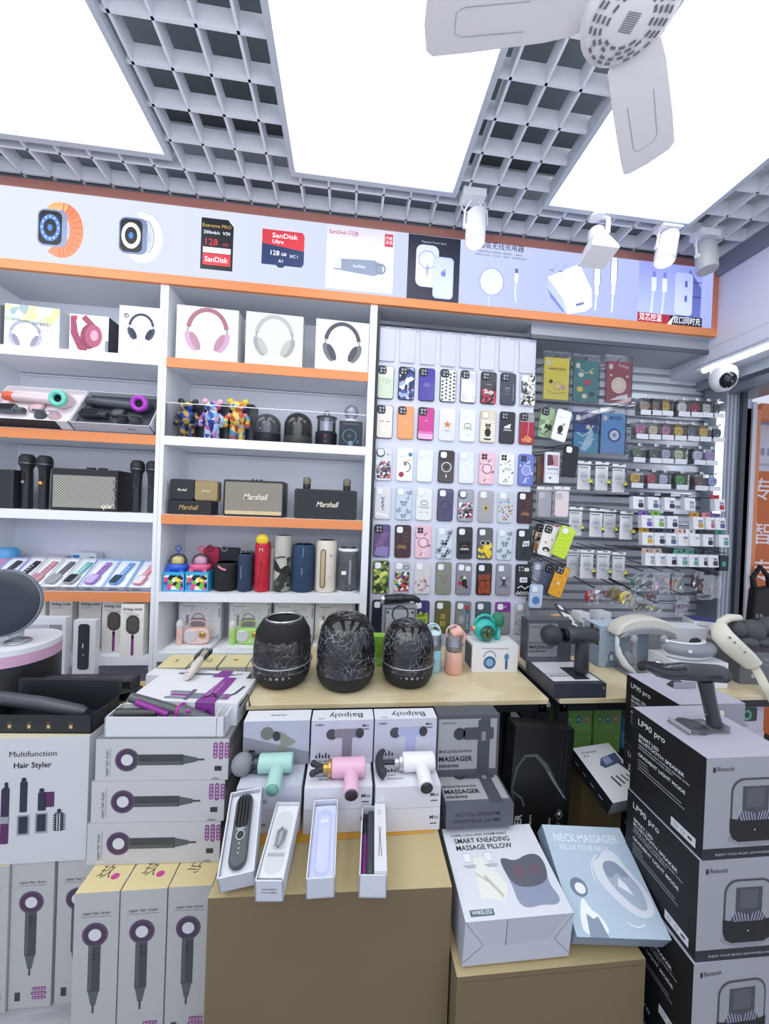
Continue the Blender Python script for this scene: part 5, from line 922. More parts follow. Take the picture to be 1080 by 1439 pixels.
for r,(py,items) in enumerate(EC):
    for i,(px,c,hd,cn) in enumerate(items):
        p=at(px,py+(px-900)*.03,Y=-.03);k=.062
        T=thing('earbud_case_box','small box picturing %s earbud case, %s row of boxes, %s'%(cn,ORD[r],'leftmost' if i==0 else 'rightmost' if i==len(items)-1 else ORD[i]+' from the left'),'box',p,(math.radians(-4),0,.12),'small white boxes of earbud cases');T.scale=(1.1,1.1,1.12)
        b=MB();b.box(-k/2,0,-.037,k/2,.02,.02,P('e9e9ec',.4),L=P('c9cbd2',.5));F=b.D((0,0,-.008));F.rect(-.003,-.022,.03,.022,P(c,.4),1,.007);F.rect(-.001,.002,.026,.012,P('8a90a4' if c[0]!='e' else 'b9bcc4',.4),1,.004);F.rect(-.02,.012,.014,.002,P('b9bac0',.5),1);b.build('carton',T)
        b=MB();b.box(-k/2+.003,.018,.02,k/2-.003,.021,.042,P(hd,.5));b.D((0,.018,.031)).disc(0,0,.004,P('1b1c20',.5),1,None,8);b.build('header_card',T)
        b=MB();b.tube([(0,.27,.05),(0,.02,.028),(0,.01,.031)],.002,hk,6);b.build('hook',T)
p=at(1017,793,Y=-.03);T=thing('dark_case_pack','black hanging pack with a teal picture at the right end of the lowest box row','pack',p)
b=MB();b.box(-.026,0,-.035,.026,.02,.045,P('17191e',.4));b.D((0,0,0)).rect(-.012,-.012,.022,.026,P('3f9a9a',.4),1,.006);b.build('pack_body',T);hook(T,0,.045,0,.27)
# bagged soft goods
BN=[0]
def bag(px,py,w,h,lab,cols,kind=0,Y=-.0,cat='pack',ro=0):
    BN[0]+=1;Y-=.03*(BN[0]%3)-.02
    p=at(px,py,Y=Y);T=thing('plastic_bag_pack',lab,cat,p,(0,ro,0),'small goods in clear plastic bags');T.scale=(1.5,1,1.5) if kind==2 else (1.2,1,1.2)
    b=MB();n=5;vs=[];fs=[]
    for j in range(n+1):
        for i in range(n+1):vs.append((-w/2+w*i/n+random.uniform(-.003,.003),random.uniform(-.006,.004),-h/2+h*j/n))
    for j in range(n):
        for i in range(n):a=j*(n+1)+i;fs.append((a,a+1,a+n+2,a+n+1))
    b.add(vs,fs,clear('eef0f5',.22,.1,.1));b.build('clear_bag',T)
    b=MB()
    if kind==0:
        for i in range(7):
            c=P(cols[i%len(cols)],.4);x=random.uniform(-w*.3,w*.3);z=random.uniform(-h*.3,h*.2);b.tube([(x+.02*math.cos(a),.012+.006*math.sin(2*a),z+.016*math.sin(a+.4*i)) for a in [k*.8 for k in range(7)]],.0045,c,7)
    elif kind==1:
        b.prism(rr(w*.7,h*.5,.012,5,0,-h*.12),.016,P(cols[0],.45),(0,.008,0),bev=.004);F=b.D((0,.0078,0))
        for i,c in enumerate(cols[1:]):F.rect(-w*.3+w*.6*(i+1)/(len(cols)),-h*.34,w*.6/len(cols),h*.42,P(c,.45),1)
    elif kind==2:
        b.ell((0,.02,0),(w*.46,.018,h*.42),P(cols[0],.45),16,10)
        b.ell((0,.001,-h*.1),(.004,.002,.003),P(cols[1] if len(cols)>1 else '1d1a1a',.3),8,5)
    b.build('contents',T);hook(T,0,h/2-.004,0,.22)
bag(901,818,.075,.08,'clear bag with coiled green straps under the earbud boxes',['2f7a4c','3f8f5a','cfd6d0'])
bag(928,820,.085,.09,'clear bag with curly magenta straps next to the green ones',['a93a80','c04f96','e9c9dc'])
bag(952,819,.06,.09,'white bag with a rainbow striped case inside',['e04a3a','f0a03a','f2e25a','5ab86a','3f8fc4'],1)
bag(981,816,.05,.085,'clear bag with a dark purple strap case inside',['7a2a5c','5c2048'],1)
bag(994,822,.05,.085,'clear bag with brownish cord, second from the steel column',['6a5a56','8a7a70'])
bag(1006,825,.05,.1,'hanging silver grey card pack with black window beside the steel column',['8a8d92','33363c'],1)
bag(918,838,.05,.045,'small rusty red pack hanging low under the green straps',['a84a3a','8a3a2c'],1)
bag(833,832+8,.04,.05,'small round red pack low on the slatted wall',['b02430','e9c040'],2,-.06)
bag(860,834,.08,.06,'red bag pack with white print in the middle of the low hanging row',['a82438','e6e0e0','a82438'],1,-.05)
bag(867,836,.045,.06,'golden yellow soft case in a clear bag, left of the brighter one',['c9a52c','5a4a1c'],2,-.03)
bag(884,842,.05,.055,'bright yellow round case hanging low right of the red bag',['f0d22a','2a2620'],2,-.07)
bag(905,850,.07,.06,'clear bag with grey brown cords beside the bright yellow case',['9a948a','c9c4bc'],0,-.04)
bag(921,855,.05,.03,'yellow strip pack half hidden low behind the neck massager',['e6cf3a','d8bf2c'],1,-.06)
bag(957,852,.06,.085,'lilac grey card pack with red case low on the slatted wall',['8a80a4','c23040','8a80a4'],1,-.03)
bag(990,838,.08,.03,'dark grey packs hanging low left of the silver card pack',['5c6068','6a6e76'],1,.02)
# ================================================================ ON THE TABLES
def px_on(px,py,z):return at(px,py,Z=z)
SPK=[(395,972,'film wrapped black speaker with an open silver ringed top, left of three',0,.104,.232),(484,977,'film wrapped black domed speaker with a plain base, middle one of three',1,.108,.262),(571,971,'film wrapped black domed speaker with white symbols on its base, right of three',2,.098,.232)]
for px,py,lab,kd,r,h in SPK:
    p=px_on(px,py,.85);d=Vector((p.x,p.y+1.7,0)).normalized()*r*.85;T=thing('wrapped_speaker',lab,'speaker',(p.x+d.x,p.y+d.y,.851),0,'film wrapped speakers on the narrow table')
    b=MB();b.lathe([(r*.72,0),(r*.86,.012),(r*.97,.035),(r,.06),(r,.072),(r*.985,.075)],P('17191f',.55),36)
    if kd!=1:
        for k,s in enumerate('-o-MO+'): pass
        F=b.D((0,-r*.985,.0))
        for k,tx in enumerate(('–','●','M','◯','+')):
            a=(k-2)*.2+.0;u=Vector((math.cos(a),math.sin(a),0));Dec(b,Vector((math.sin(a)*r*1.002,-math.cos(a)*r*1.002,.05)),u,Z).text(['–','O','M','O','+'][k],0,-.004,.009,P('d9dbe0',.4),2,'c',.02)
    b.build('base',T)
    b=MB();m=P('121316',.8)
    if kd==0:
        b.lathe([(r*.985,.075),(r*1.0,.13),(r*.93,.19),(r*.72,h-.004),(r*.62,h),(r*.56,h-.006),(r*.5,h-.03),(.001,h-.03)],m,36);b.build('grille_body',T)
        b=MB();b.torus((0,0,h),r*.6,.0045,P('c9cbd0',.25,.9),X,Yv,32,8);b.build('silver_ring',T)
    else:
        b.lathe([(r*.7,.075),(r*.62,.14),(r*.35,.17),(.001,.175)],P('111215',.5),30)
        for q in range(18):
            a=q*PI/9;b.tube([(r*.8*math.cos(a),r*.8*math.sin(a),.076),(r*.72*math.cos(a),r*.72*math.sin(a),.12),(r*.5*math.cos(a),r*.5*math.sin(a),.15)],.003,m,6)
        b.build('inner_core',T);b=MB()
        b.lathe([(r*.985,.075),(r,.12),(r*.97,.16),(r*.88,h*.8),(r*.68,h*.93),(r*.4,h*.985),(.001,h)],clear('2c2e32',.05,.06,.35),36);b.build('dark_dome',T)
    if kd!=1:b=MB();b.lathe([(r*.995,.078),(r*1.055,.08),(r*.995,.082)],P('a9abb0',.3,.8),36);b.build('trim_ring',T)
    b=MB();n=40;K=14;vs=[];fs=[]
    for j in range(K+1):
        t=j/K
        if kd==0:rad=r*(1.05 if t<.5 else 1.05-.36*(t-.5)/.5);z=.06+t*(h-.06)
        else:rad=r*1.05*(1 if t<.45 else math.cos((t-.45)/.55*PI/2*.98)**.55);z=.06+(h-.052)*t
        for i in range(n):
            a=2*PI*i/n;g=1+random.uniform(-.016,.02);vs.append((rad*g*math.cos(a),rad*g*math.sin(a),z))
    for j in range(K):
        for i in range(n):fs.append((j*n+i,j*n+(i+1)%n,(j+1)*n+(i+1)%n,(j+1)*n+i))
    b.add(vs,fs,wrapmat(34,.5),True);b.build('plastic_film',T)
def tb(name,lab,cat,pl,pr,ztop,d,h,m,fn,group=None,**k):
    c,w,ro=edge(pl,pr,ztop);b,F,Tp,L,R=carton(w,d,h,m,**k)
    if fn:fn(F,Tp,L,R,w,d,h)
    return solo(name,lab,cat,b,(c.x,c.y,ztop-h),ro,group),c,w,ro
# small goods on the narrow table
p=px_on(534,947,.851);solo_box('lime_box','lime green box standing between the middle and right wrapped speakers','box',.06,.05,at(534,895,Y=-.24).z-.851,(at(534,930,Y=-.24).x,-.24,.851),0,P('8cc63f',.5),lambda F,T_,L,R:F.rect(.01,.01,.04,.03,P('a9d860',.5),1))
x=at(562,860,Y=-.14).x;zt=at(562,852,Y=-.14).z
solo_box('karaoke_box','silver and black printed karaoke box behind the right wrapped speaker','box',.15,.06,zt-.851,(x,-.14,.851),0,P('8f9298',.4),lambda F,T_,L,R:(F.rect(.006,.006,.138,zt-.865,P('5c5f66',.4),1),F.rect(.012,.012,.126,zt-.877,P('a9acb2',.4),2),F.ring(.075,zt-.885,.035,.006,P('2a2b30',.4),3),F.disc(.02,zt-.878,.006,P('3a3b40'),3),F.disc(.13,zt-.878,.006,P('3a3b40'),3)))
T=thing('handheld_dryer','black dryer shaped gadget with silver nozzle lying on top of the silver box','appliance',(x,-.11,zt+.001));b=MB();b.rcyl((-.07,0,.022),(.02,0,.027),.021,P('1b1c20',.3),.3,16);b.tube([(.02,0,.027),(.06,0,.03),(.085,0,.02),(.09,0,.012)],[.018,.015,.012,.011],P('1b1c20',.3),10);b.build('body',T);b=MB();b.lathe([(.019,0),(.021,.012),(.014,.016)],P('c9ccd2',.2,.8),18,(-.07,0,.022),-X);b.build('nozzle',T)
def bottle(px,py,lab,c,lid,top):
    p=px_on(px,py,.851);r=.036;T=thing('juicer_bottle',lab,'bottle',(p.x,p.y+r,.8515))
    b=MB();b.lathe([(r*.9,0),(r,.006),(r,.08),(r*.92,.088)],P(c,.4),24)
    for i in range(7):b.D((0,-r-.0005,.0)).rect(-.016,.018+.006*i,.032,.002,P(lid,.4),1)
    b.build('base',T);b=MB();b.lathe([(r*.9,.088),(r*.95,.125),(r*.8,.15)],clear('f0f2f6',.15,.05,.12),24);b.build('clear_cup',T)
    b=MB()
    if top:b.rcyl((-.012,0,.15),(.03,0,.172),.02,P(c,.4),.3,14);b.tube([(.03,0,.165),(.042,0,.15),(.036,0,.12)],.008,P(c,.4),8)
    else:b.torus((0,0,.15),.03,.003,P('b9dce4',.3));b.lathe([(r*.8,.15),(r*.5,.16),(.001,.162)],P('cfe6ec',.3),20)
    b.build('lid',T);b=MB();b.torus((-.004,0,.16),.03,.003,P(lid,.4),n=20);b.build('carry_ring',T)
bottle(610,947,'pale blue juicer bottle partly hidden by the right wrapped speaker','9fd3df','c4e6ec',0)
bottle(640,950,'salmon pink juicer bottle with clear cup, between the blue one and the white box','e9b3a2','f0c8bb',1)
def kb(F,Tp,L,R,w,d,h):
    F.text('Wireless Karaoke Speaker',w*.5,h*.84,.006,P('2c3038',.5),1,'c',.01,w*.6);F.disc(w*.38,h*.36,.026,P('3a6a9a',.4),1);F.disc(w*.38,h*.36,.016,P('8ab0cc',.4),2);F.ring(w*.38,h*.5,.026,.004,P('5a8ab4',.4),1,.03,10,170);F.rect(w*.72,h*.1,.011,.045,P('3a6a9a',.4),1,.005);F.disc(w*.75,h*.56,.01,P('5a8ab4',.4),2,.014)
    L.rect(.01,.01,d-.02,h-.02,P('4c5a66',.5),1)
o,c,w,ro=tb('karaoke_speaker_box','white box picturing a blue karaoke speaker, on the narrow table by its right end','box',(664,906),(728,906),.965,.1,.114,P('e9e9e9',.4),kb)
zt=.9655
x=c.x-.03;T=thing('karaoke_speaker','turquoise karaoke speaker with handle ring standing on the white box','speaker',(x,c.y+.05,zt));m=P('2fb5a8',.35)
b=MB();b.ell((0,0,.045),(.048,.034,.045),m,22,14);b.build('body',T);b=MB();b.lathe([(.029,0),(.029,.004),(.001,.005)],multi('dial_green',['2c4a3a','4f6a4a','1c2c28','6f8a5a'],80),24,(0,-.031,.042),-Yv);b.torus((0,-.034,.042),.029,.003,P('1f6f6a',.3));b.build('speaker_face',T)
b=MB();b.torus((0,0,.062),.044,.006,m,n=20,a0=0,a1=180);b.build('handle',T);b=MB();b.lathe([(.012,0),(.013,.012),(.001,.014)],P('d89a7a',.3,.5),14,(-.042,0,.05),-X);b.build('side_knob',T)
T=thing('karaoke_microphone','turquoise microphone with green head standing beside the turquoise speaker','microphone',(x+.062,c.y+.06,zt));b=MB();b.lathe([(.01,0),(.013,.01),(.014,.05),(.02,.058)],m,18);b.D((0,-.0145,0)).rect(-.003,.015,.006,.03,P('8fd8d0',.4),1);b.build('handle',T);b=MB();b.ell((0,0,.083),(.027,.027,.034),P('2c7a5c',.6),18,12);b.build('head',T)
# ---- right table
G='MASSAGER'
cc,w,ro=edge((770,948+12),(860,960),.905)
T=thing('massager_box','open dark grey massage gun box with its printed lid standing upright','box',(cc.x,cc.y,.851),0);w=.2;d=.2
dg=P('3a3d47',.45);b=MB();b.box(-w/2,0,0,w/2,d,.052,dg);Tp=b.D((-w/2,0,.052),X,Yv);Tp.rect(.01,.02,w-.02,d-.035,P('d9dae0',.45),1);Tp.text('MUSCLE RELAXATION',.012,.075,.007,P('2c2d34',.5),2,'l',.02,.09);Tp.text('MASSAGER',.02,.055,.012,P('1c1d22',.5),2,'l',.04,.11);Tp.rect(.1,.03,.06,.1,P('2c2d33',.5),3);b.D((-w/2,0,0)).disc(w-.01,.035,.003,P('c9cbd0',.4),1);b.build('tray',T)
b=MB();b.box(-w/2-.01,d-.02,.053,w/2-.02,d+.035,.225,P('55585f',.45),L=P('44474e',.45));F=b.D((-w/2-.01,d-.02,.053));F.rect(.006,.022,w-.03,.135,P('8b8d92',.45),1);F.rect(.13,.0,.06,.17,P('4a4c54',.45),1.5);F.text('FASCIA GUN',.014,.14,.006,P('2a2b30',.5),2,'l',.02,.04);F.text('MUSCLE RELAXATION',.01,.075,.008,P('2a2b30',.5),2,'l',.02,.1);F.text('MASSAGER',.01,.055,.014,P('1d1e22',.5),2,'l',.05,.105);F.text('筋膜舒缓按摩器',.01,.04,.008,P('2a2b30',.5),2,'l',.01,.07)
b.build('lid',T)
def gun(name,lab,M4,c,att,headc,sc_=1.,capm=None,group=None,hl_=.105):
    """barrel along X, handle along local -Z, attachment on -X end"""
    T=thing(name,lab,'massage gun',(0,0,0),0,group);T.matrix_world=M4
    m=P(c,.35) if isinstance(c,str) else c
    def S_(b):b.v=[v*sc_ for v in b.v]
    b=MB();b.rcyl((-.04,0,0),(.05,0,0),.024,m,.2,22);S_(b);b.build('barrel',T)
    b=MB();b.rcyl((.012,0,-.005),(.012,0,-hl_),.0175,m,.1,20,.02);S_(b);b.build('handle',T)
    b=MB();b.lathe([(.015,0),(.016,.003),(.001,.004)],capm or P('2c2d33',.3),20,(.012,0,-hl_),-Z);S_(b);b.build('end_cap',T)
    b=MB();b.rcyl((-.05,0,0),(-.04,0,0),.021,P(headc,.25,.9),.1,20);b.cyl((-.062,0,0),(-.05,0,0),.012,P(headc,.3,.8));S_(b);b.build('collar',T)
    b=MB();am=P('2c2e34',.55)
    if att=='ball':b.ell((-.083,0,0),.028,P('85878d',.6),18,12)
    elif att=='blackball':b.ell((-.085,0,0),.03,am,18,12)
    elif att=='fork':
        for s in (-1,1):b.tube([(-.06,0,0),(-.072,0,s*.005),(-.088,0,s*.014)],[.008,.008,.007],am,8);b.ell((-.089,0,s*.015),.009,am,10,6)
    elif att=='curve':b.tube([(-.085-.02*math.cos(a),0,.04*math.sin(a)) for a in [(-1.2+.3*i) for i in range(9)]],.007,am,8,flat=2.);b.cyl((-.062,0,0),(-.1,0,0),.006,am)
    S_(b);b.build('massage_head',T);return T
gm_=P('33363b',.4)
g=gun('massage_gun','dark grey massage gun with round black head standing upright in the open box',Matrix.Translation((cc.x+.035,cc.y+.07,.903+.1495)),gm_,'blackball','2c2d33',1.3)
o=MB();o.box(.062,-.02,-.03,.066,.02,.03,P('26272c',.3));o.box(.05,-.006,.03,.054,.006,.045,P('26272c',.3));o.build('rear_grip',g)
# pale blue box with neck massager picture
def nb(F,Tp,L,R,w,d,h):
    F.text('NECK',w*.1,h*.8,.014,P('c3d2e0',.5),1,'l',.04);F.text('MASSAGER',w*.1,h*.68,.01,P('c3d2e0',.5),1,'l',.04);F.disc(w*.25,h*.25,.016,P('6f7f92',.5),1,.024);F.disc(w*.25,h*.23,.009,P('d6dde4',.5),2,.014);F.poly([(w*.12,0),(w*.42,0),(w*.36,h*.15),(w*.18,h*.15)],P('76869a',.5),1)
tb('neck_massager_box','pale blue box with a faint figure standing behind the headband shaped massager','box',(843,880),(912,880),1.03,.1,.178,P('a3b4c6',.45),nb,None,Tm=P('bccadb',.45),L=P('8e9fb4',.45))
tb('white_headset_box','white box picturing a grey eye mask at the back of the right table','box',(930,882),(993,884),1.02,.09,.168,P('d9dbe1',.45),lambda F,Tp,L,R,w,d,h:(F.disc(w*.75,h*.62,.03,P('4a4d55',.4),1,.024),F.disc(w*.75,h*.5,.028,P('b9bcc4',.4),2,.018),F.text('Eye Massager',w*.1,h*.72,.007,P('2a2c33',.5),1,'l',.02)),None,Tm=W)
# massager hung on clear stand
p=px_on(905,955,.851);T=thing('neck_massager','grey and cream headband shaped neck massager hung on a clear stand','massager',(p.x,p.y+.06,.8515));k=.1
zz=lambda py:(at(905,py,Y=p.y+.06).z-.8515)
xx=lambda px:(at(px,900,Y=p.y+.06).x-p.x)
def cresc(top,bot,dep,m,y0,nm_):
    """crescent slab: top and bottom outlines, rounded front"""
    b=MB();o=[(xx(a),zz(c)) for a,c in top]+[(xx(a),zz(c)) for a,c in reversed(bot)];o=smo(o,2);b.prism(o[::-1],dep,m,(0,y0,0),bev=.008);b.build(nm_,T)
cresc([(861,893),(866,880),(880,870),(905,866),(930,870),(943,880),(947,893)],[(866,889),(878,883),(905,879),(932,883),(943,890)],.07,P('cfccc2',.5),-.02,'padded_arch')
cresc([(864,894),(876,883),(905,878),(934,883),(945,895)],[(868,894),(885,889),(905,887),(925,890),(941,896)],.05,P('8b8d91',.7),-.026,'inner_pad')
for px in (884,925):
    b=MB();b.ell((xx(px),-.02,zz(895)),(.017,.016,.02),P('9fa1a5',.5),14,9);b.build('massage_ball',T)
for s,px in ((-1,867),(1,943)):
    b=MB();b.rcyl((xx(px),.0,zz(892)),(xx(px),0,zz(908)),.008,P('eceef1',.35));b.build('joint',T)
    b=MB();b.tube([(xx(px),0,zz(906)),(xx(px-s*2),-.004,zz(918)),(xx(px-s*10),-.008,zz(932)),(xx(px-s*20),-.008,zz(942)),(xx(px-s*26),-.006,zz(947))],[.005,.008,.009,.008,.005],P('e3e5e8',.35),10,flat=1.6);b.build('side_arm',T)
    b=MB();v=Vector((xx(px-s*18),.0,zz(925)));T_=b.T;b.T=Matrix.Translation(v)@Matrix.Rotation(s*.65,4,'Y');b.ell((0,0,0),(.022,.014,.038),P('85878c',.6),14,9);b.T=T_;b.build('side_pad',T)
b=MB();b.box(-.008,-.004,0,.012,.004,zz(885),clear('e3e6ea',.2,.05,.25));b.box(-.05,-.04,-.0,.05,.04,.005,clear('e3e6ea',.2,.05,.2));b.build('clear_stand',T)
# eye massager on white box
def wb2(F,Tp,L,R,w,d,h):F.disc(w*.95,h*.75,.004,P('2a2b30',.4),1);F.rect(w*.1,h*.2,w*.5,.006,P('b9bcc4',.5),1)
o,c,w,ro=tb('white_box','white box under the curved grey eye massager','box',(948,931),(1023,932),.95,.13,.099,W,wb2)
T=thing('eye_massager','curved grey and white eye massager lying on the white box','massager',(c.x-.005,c.y+.055,.9512))
b=MB();a_=[math.radians(200+10*i) for i in range(15)]
b.tube([(.1*math.cos(q_),.075*math.sin(q_)+.03,.04) for q_ in a_],[.018]+[.024]*13+[.018],P('8b8f97',.4),14,flat=1.0);b.build('front_shell',T)
b=MB();b.tube([(.093*math.cos(q_),.068*math.sin(q_)+.03,.017) for q_ in a_],.016,P('dfe1e4',.4),12);b.tube([(.09*math.cos(q_),.06*math.sin(q_)+.035,.058) for q_ in a_],.008,P('e3e5e8',.4),8);b.build('white_cushion',T)
b=MB();b.lathe([(.007,0),(.007,.002),(.001,.002)],P('e9eaee',.3),14,(-.055,-.062,.045),(-.4,-1,0));F=Dec(b,Vector((-.03,-.068,.041)),Vector((.95,-.12,0)),Z);F.text('brand',0,0,.006,P('e3e5ea',.3),2,'l',.03) if 0 else None;b.build('power_button',T)
# magazine-like box
tb('photo_print_box','white box with purple top and a hand picture behind the eye massager','box',(975,872),(1016,876),1.04,.1,.188,P('e3e3e8',.45),lambda F,Tp,L,R,w,d,h:(F.disc(w*.7,h*.75,.024,P('b98a72',.5),1,.018),[F.rect(w*.08,h*(.88-.06*i),w*.4,.003,P('8f929c',.5),1) for i in range(6)]),None,Tm=P('3a3c78',.45))
# shoulder massager on grey box
def gb(F,Tp,L,R,w,d,h):F.text('NECK AND',w*.35,h*.75,.012,P('9a9da3',.5),1,'l',.03);F.text('Shoulder Massager',w*.35,h*.6,.008,P('9a9da3',.5),1,'l',.02);F.disc(w*.2,h*.25,.008,P('b9bbc0',.5),1);F.disc(w*.35,h*.25,.008,P('b9bbc0',.5),1);F.ring(w*.55,h*.3,.012,.002,P('b9bbc0',.5),1)
o,c,w,ro=tb('grey_massager_box','dark grey box with faint lettering under the cream shoulder massager','box',(1040,916),(1135,920),.98,.16,.129,P('6a6d72',.5),gb,None,L=P('606368',.5))
T=thing('shoulder_massager','cream shoulder massager with dark grey pads and long belt draped over the grey box','massager',(c.x,c.y,.981))
def Q(px,py,Y):return at(px,py,Y=Y)-Vector((c.x,c.y,.981))
Y0=c.y-.012
b=MB();b.tube([Q(1006,884,Y0+.06),Q(1012,874,Y0+.06),Q(1024,868,Y0+.06),Q(1038,868,Y0+.07)],[.01,.014,.016,.013],P('ddd9c8',.5),12);b.build('collar_back',T)
b=MB();pts=[Q(1008,878,Y0+.05),Q(1014,893,Y0),Q(1028,908,Y0-.012),Q(1044,922,Y0-.02),Q(1058,935,Y0-.025)]
b.tube(pts,[.026,.036,.038,.036,.03],P('e3dfcf',.5),16,flat=.45);b.build('front_strap_pad',T)
b=MB();b.tube([Q(1060,938,Y0-.025),Q(1068,952,-.50),Q(1076,968,-.53),Q(1090,992,-.535)],.015,P('d9d5c4',.6),10,flat=.2);b.build('belt',T)
for a,q_,r_ in (((1036,884),0,(.03,.03,.035)),((1056,886),-.0,(.05,.04,.045)),((1082,882),.0,(.05,.04,.045)),((1050,902),-.02,(.042,.03,.02)),((1076,902),-.02,(.05,.03,.022))):
    b=MB();v=Q(a[0],a[1],Y0+.06+q_);b.ell(v,r_,P('4c4f54',.7),18,12);b.build('massage_pad',T)
b=MB();v=pts[2];
for i in range(4):
    w_=pts[1].lerp(pts[3],.15+.23*i);b.lathe([(.005,0),(.005,.002),(.001,.002)],P('8f8c80',.4),10,w_+Vector((-.006,-.021,.012)),(-.2,-1,.2))
b.build('buttons',T)
# odds and ends at the back of the right table
bx=[(822,862,'white narrow box lying at the back behind the pale blue box',.055,P('eceef2',.45)),(850,861,'white lidded box lying at the back left of the headband massager',.07,P('e6e8ec',.45))]
for px,py,lab,w,m in bx:
    q_=at(px,py,Y=-.1);b=MB();b.box(-w/2,0,0,w/2,.06,q_.z-.851,m);b.D((-w/2,0,0)).rect(.01,.16,.02,.004,P('6a6d78',.5),1);solo('white_back_box',lab,'box',b,(q_.x,-.1,.851),.1)
q_=at(800,862,Y=-.13);h=.155;solo_box('grey_back_box','low grey box at the back of the right table carrying the tilted phone case','box',.16,.07,h,(q_.x-.02,-.14,.851),0,P('7c8088',.5),lambda F,T_,L,R:F.rect(.01,.12,.1,.004,P('5c6068',.5),1))
T=thing('phone_case','dark green and white phone case leaning on the low grey box','phone case',(q_.x+.0,-.105,.851+h+.026),(math.radians(-58),.35,.2));packcase(T,.07,.13,'3f4c4a',lambda F,w,h:(F.rect(-w*.46,-h*.48,w*.92,h*.55,P('ecebe8',.4),1.5),F.text('S',0,-.04,.03,P('26262a',.4),3,'c',.05)),'open')
q_=at(777,866,Y=-.1);b=MB();b.box(-.02,-.01,0,.02,.01,.03,P('d9b48a',.5));b.D((-.02,-.01,0)).rect(.004,.003,.03,.022,multi('tiny_photo',['a84a3a','e6c9a0','5a3a2a','f0efe8'],90),1);solo('photo_pack','tiny orange photo pack on the low grey box','pack',b,(q_.x,-.12,.851+h+.001),.1)
# ---- under the right table
def grb(F,Tp,L,R,w,d,h):
    for i,c in enumerate(('5f9a6a','4a7ab0','b07a7a')):F.disc(w*(.2+.3*i),h*.52,.011,P(c,.5),1,.016);F.disc(w*(.2+.3*i),h*.52,.006,P('a9d8a0',.5),2)
    F.disc(w*.2,h*.25,.003,P('4a6a4a',.5),1)
LBg=['green box with three small gadget pictures, upper left under the right table','green box with three small gadget pictures, upper right under the right table','plain looking green box, lower left under the right table','plain looking green box, lower right under the right table']
for i in range(4):
    px=(812,853)[i%2];x=at(px,1018,Y=-.40).x;solo_box('green_box',LBg[i],'box',.112,.1,.0865,(x,-.40,.576+(.0875 if i<2 else 0)),0,P('7fb35c',.5),(lambda F,T_,L,R:grb(F,T_,L,R,.112,.1,.0865)) if i<2 else (lambda F,T_,L,R:F.rect(.002,.07,.108,.002,P('5f9a44',.5),1)),'green boxes under the right table')
for i,(px,py,lab) in enumerate(((1050,1015,'pale pink box with a green lens picture, under the right table'),(1050,1052,'pale pink box stored below the one with the green lens picture'))):
    x=at(px,py,Y=-.46).x;solo_box('gadget_box',lab,'box',.14,.1,.105,(x,-.46,.576+(.106 if i==0 else 0)),0,P('c9c2cf',.5),lambda F,T_,L,R:(F.rect(.03,.04,.08,.055,P('2c3f3c',.4),1,.008),F.ring(.065,.065,.016,.01,P('5fa88a',.4),2),F.text('KIBO EA',.025,.02,.009,P('3a3a80',.5),1,'l',.03)))
b=MB();b.box(-.04,0,0,.04,.1,.07,P('4a8ac0',.5));b.D((-.04,0,0)).rect(.01,.02,.03,.02,P('7fb0d8',.5));solo('blue_box','small blue box at the end of the green boxes','box',b,(at(876,1025,Y=-.38).x+.03,-.38,.576))
# ================================================================ FOREGROUND
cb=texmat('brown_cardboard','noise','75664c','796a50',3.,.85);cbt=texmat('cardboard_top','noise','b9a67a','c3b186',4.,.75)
def at_edge(name,lab,cat,pl,pr,zt,d,h,m,fn,group=None,lift=0,**k):
    c,w,ro=edge(pl,pr,zt);b,F,Tp,L,R=carton(w,d,h,m,**k)
    if fn:fn(F,Tp,L,R,w,d,h)
    return solo(name,lab,cat,b,(c.x,c.y,zt-h),ro,group),c,w,ro
dkm=P('43474a',.4);dkm2=P('5a5f61',.4);pm=P('4c3a55',.4);pm2=P('8a4f86',.5)
def dryerprint(d,cx,cy,s,ang=0):
    """hair dryer picture, drawn upright: ring on top, handle down; s = overall length"""
    D_=d.sub(cx,cy,ang,s)
    D_.disc(0,.37,.125,pm,1,.125,26);D_.disc(0,.37,.062,P('d9dbdd',.5),2,None,20);D_.ring(0,.37,.115,.012,P('6a5472',.4),2)
    D_.rect(-.058,-.22,.116,.5,dkm,1.5,.01);D_.rect(-.05,-.2,.03,.46,dkm2,2);D_.poly([(-.05,-.22),(.05,-.22),(.022,-.36),(-.022,-.36)],dkm2,1.5);D_.rect(-.01,-.44,.02,.09,dkm,1.5)
    for i in range(3):D_.rect(-.012,.2-.04*i,.024,.012,P('25282b',.4),3)
def badge(d,x,y,s,ang=0):
    D_=d.sub(x,y,ang,s)
    for i in range(3):
        D_.rect(-.032+.004*(i==1)*-1,.0-.022*i,.064+.006*(i==1),.017,pm2,1,.008)
        for k in range(4):D_.disc(-.022+.0145*k,.0085-.022*i,.005,P('c9a0c8',.5),2,None,8)
greyb=P('bcbdbc',.5);cream=P('dcc998',.55)
def upright(F,Tp,L,R,w,d,h):
    F.text('super hair dryer',w*.5,h*.86,.0085,P('4a4c52',.5),2,'c',.0,w*.62,0,.15);F.rect(w*.14,h*.845,w*.7,.001,P('7a7c82',.5),2)
    dryerprint(F,w*.48,h*.5,h*.62);F.rect(w*.15,h*.055,w*.13,h*.06,P('3a3d40',.5),1);badge(F,w*.72,h*.12,.6)
G='super hair dryer boxes standing on the floor'
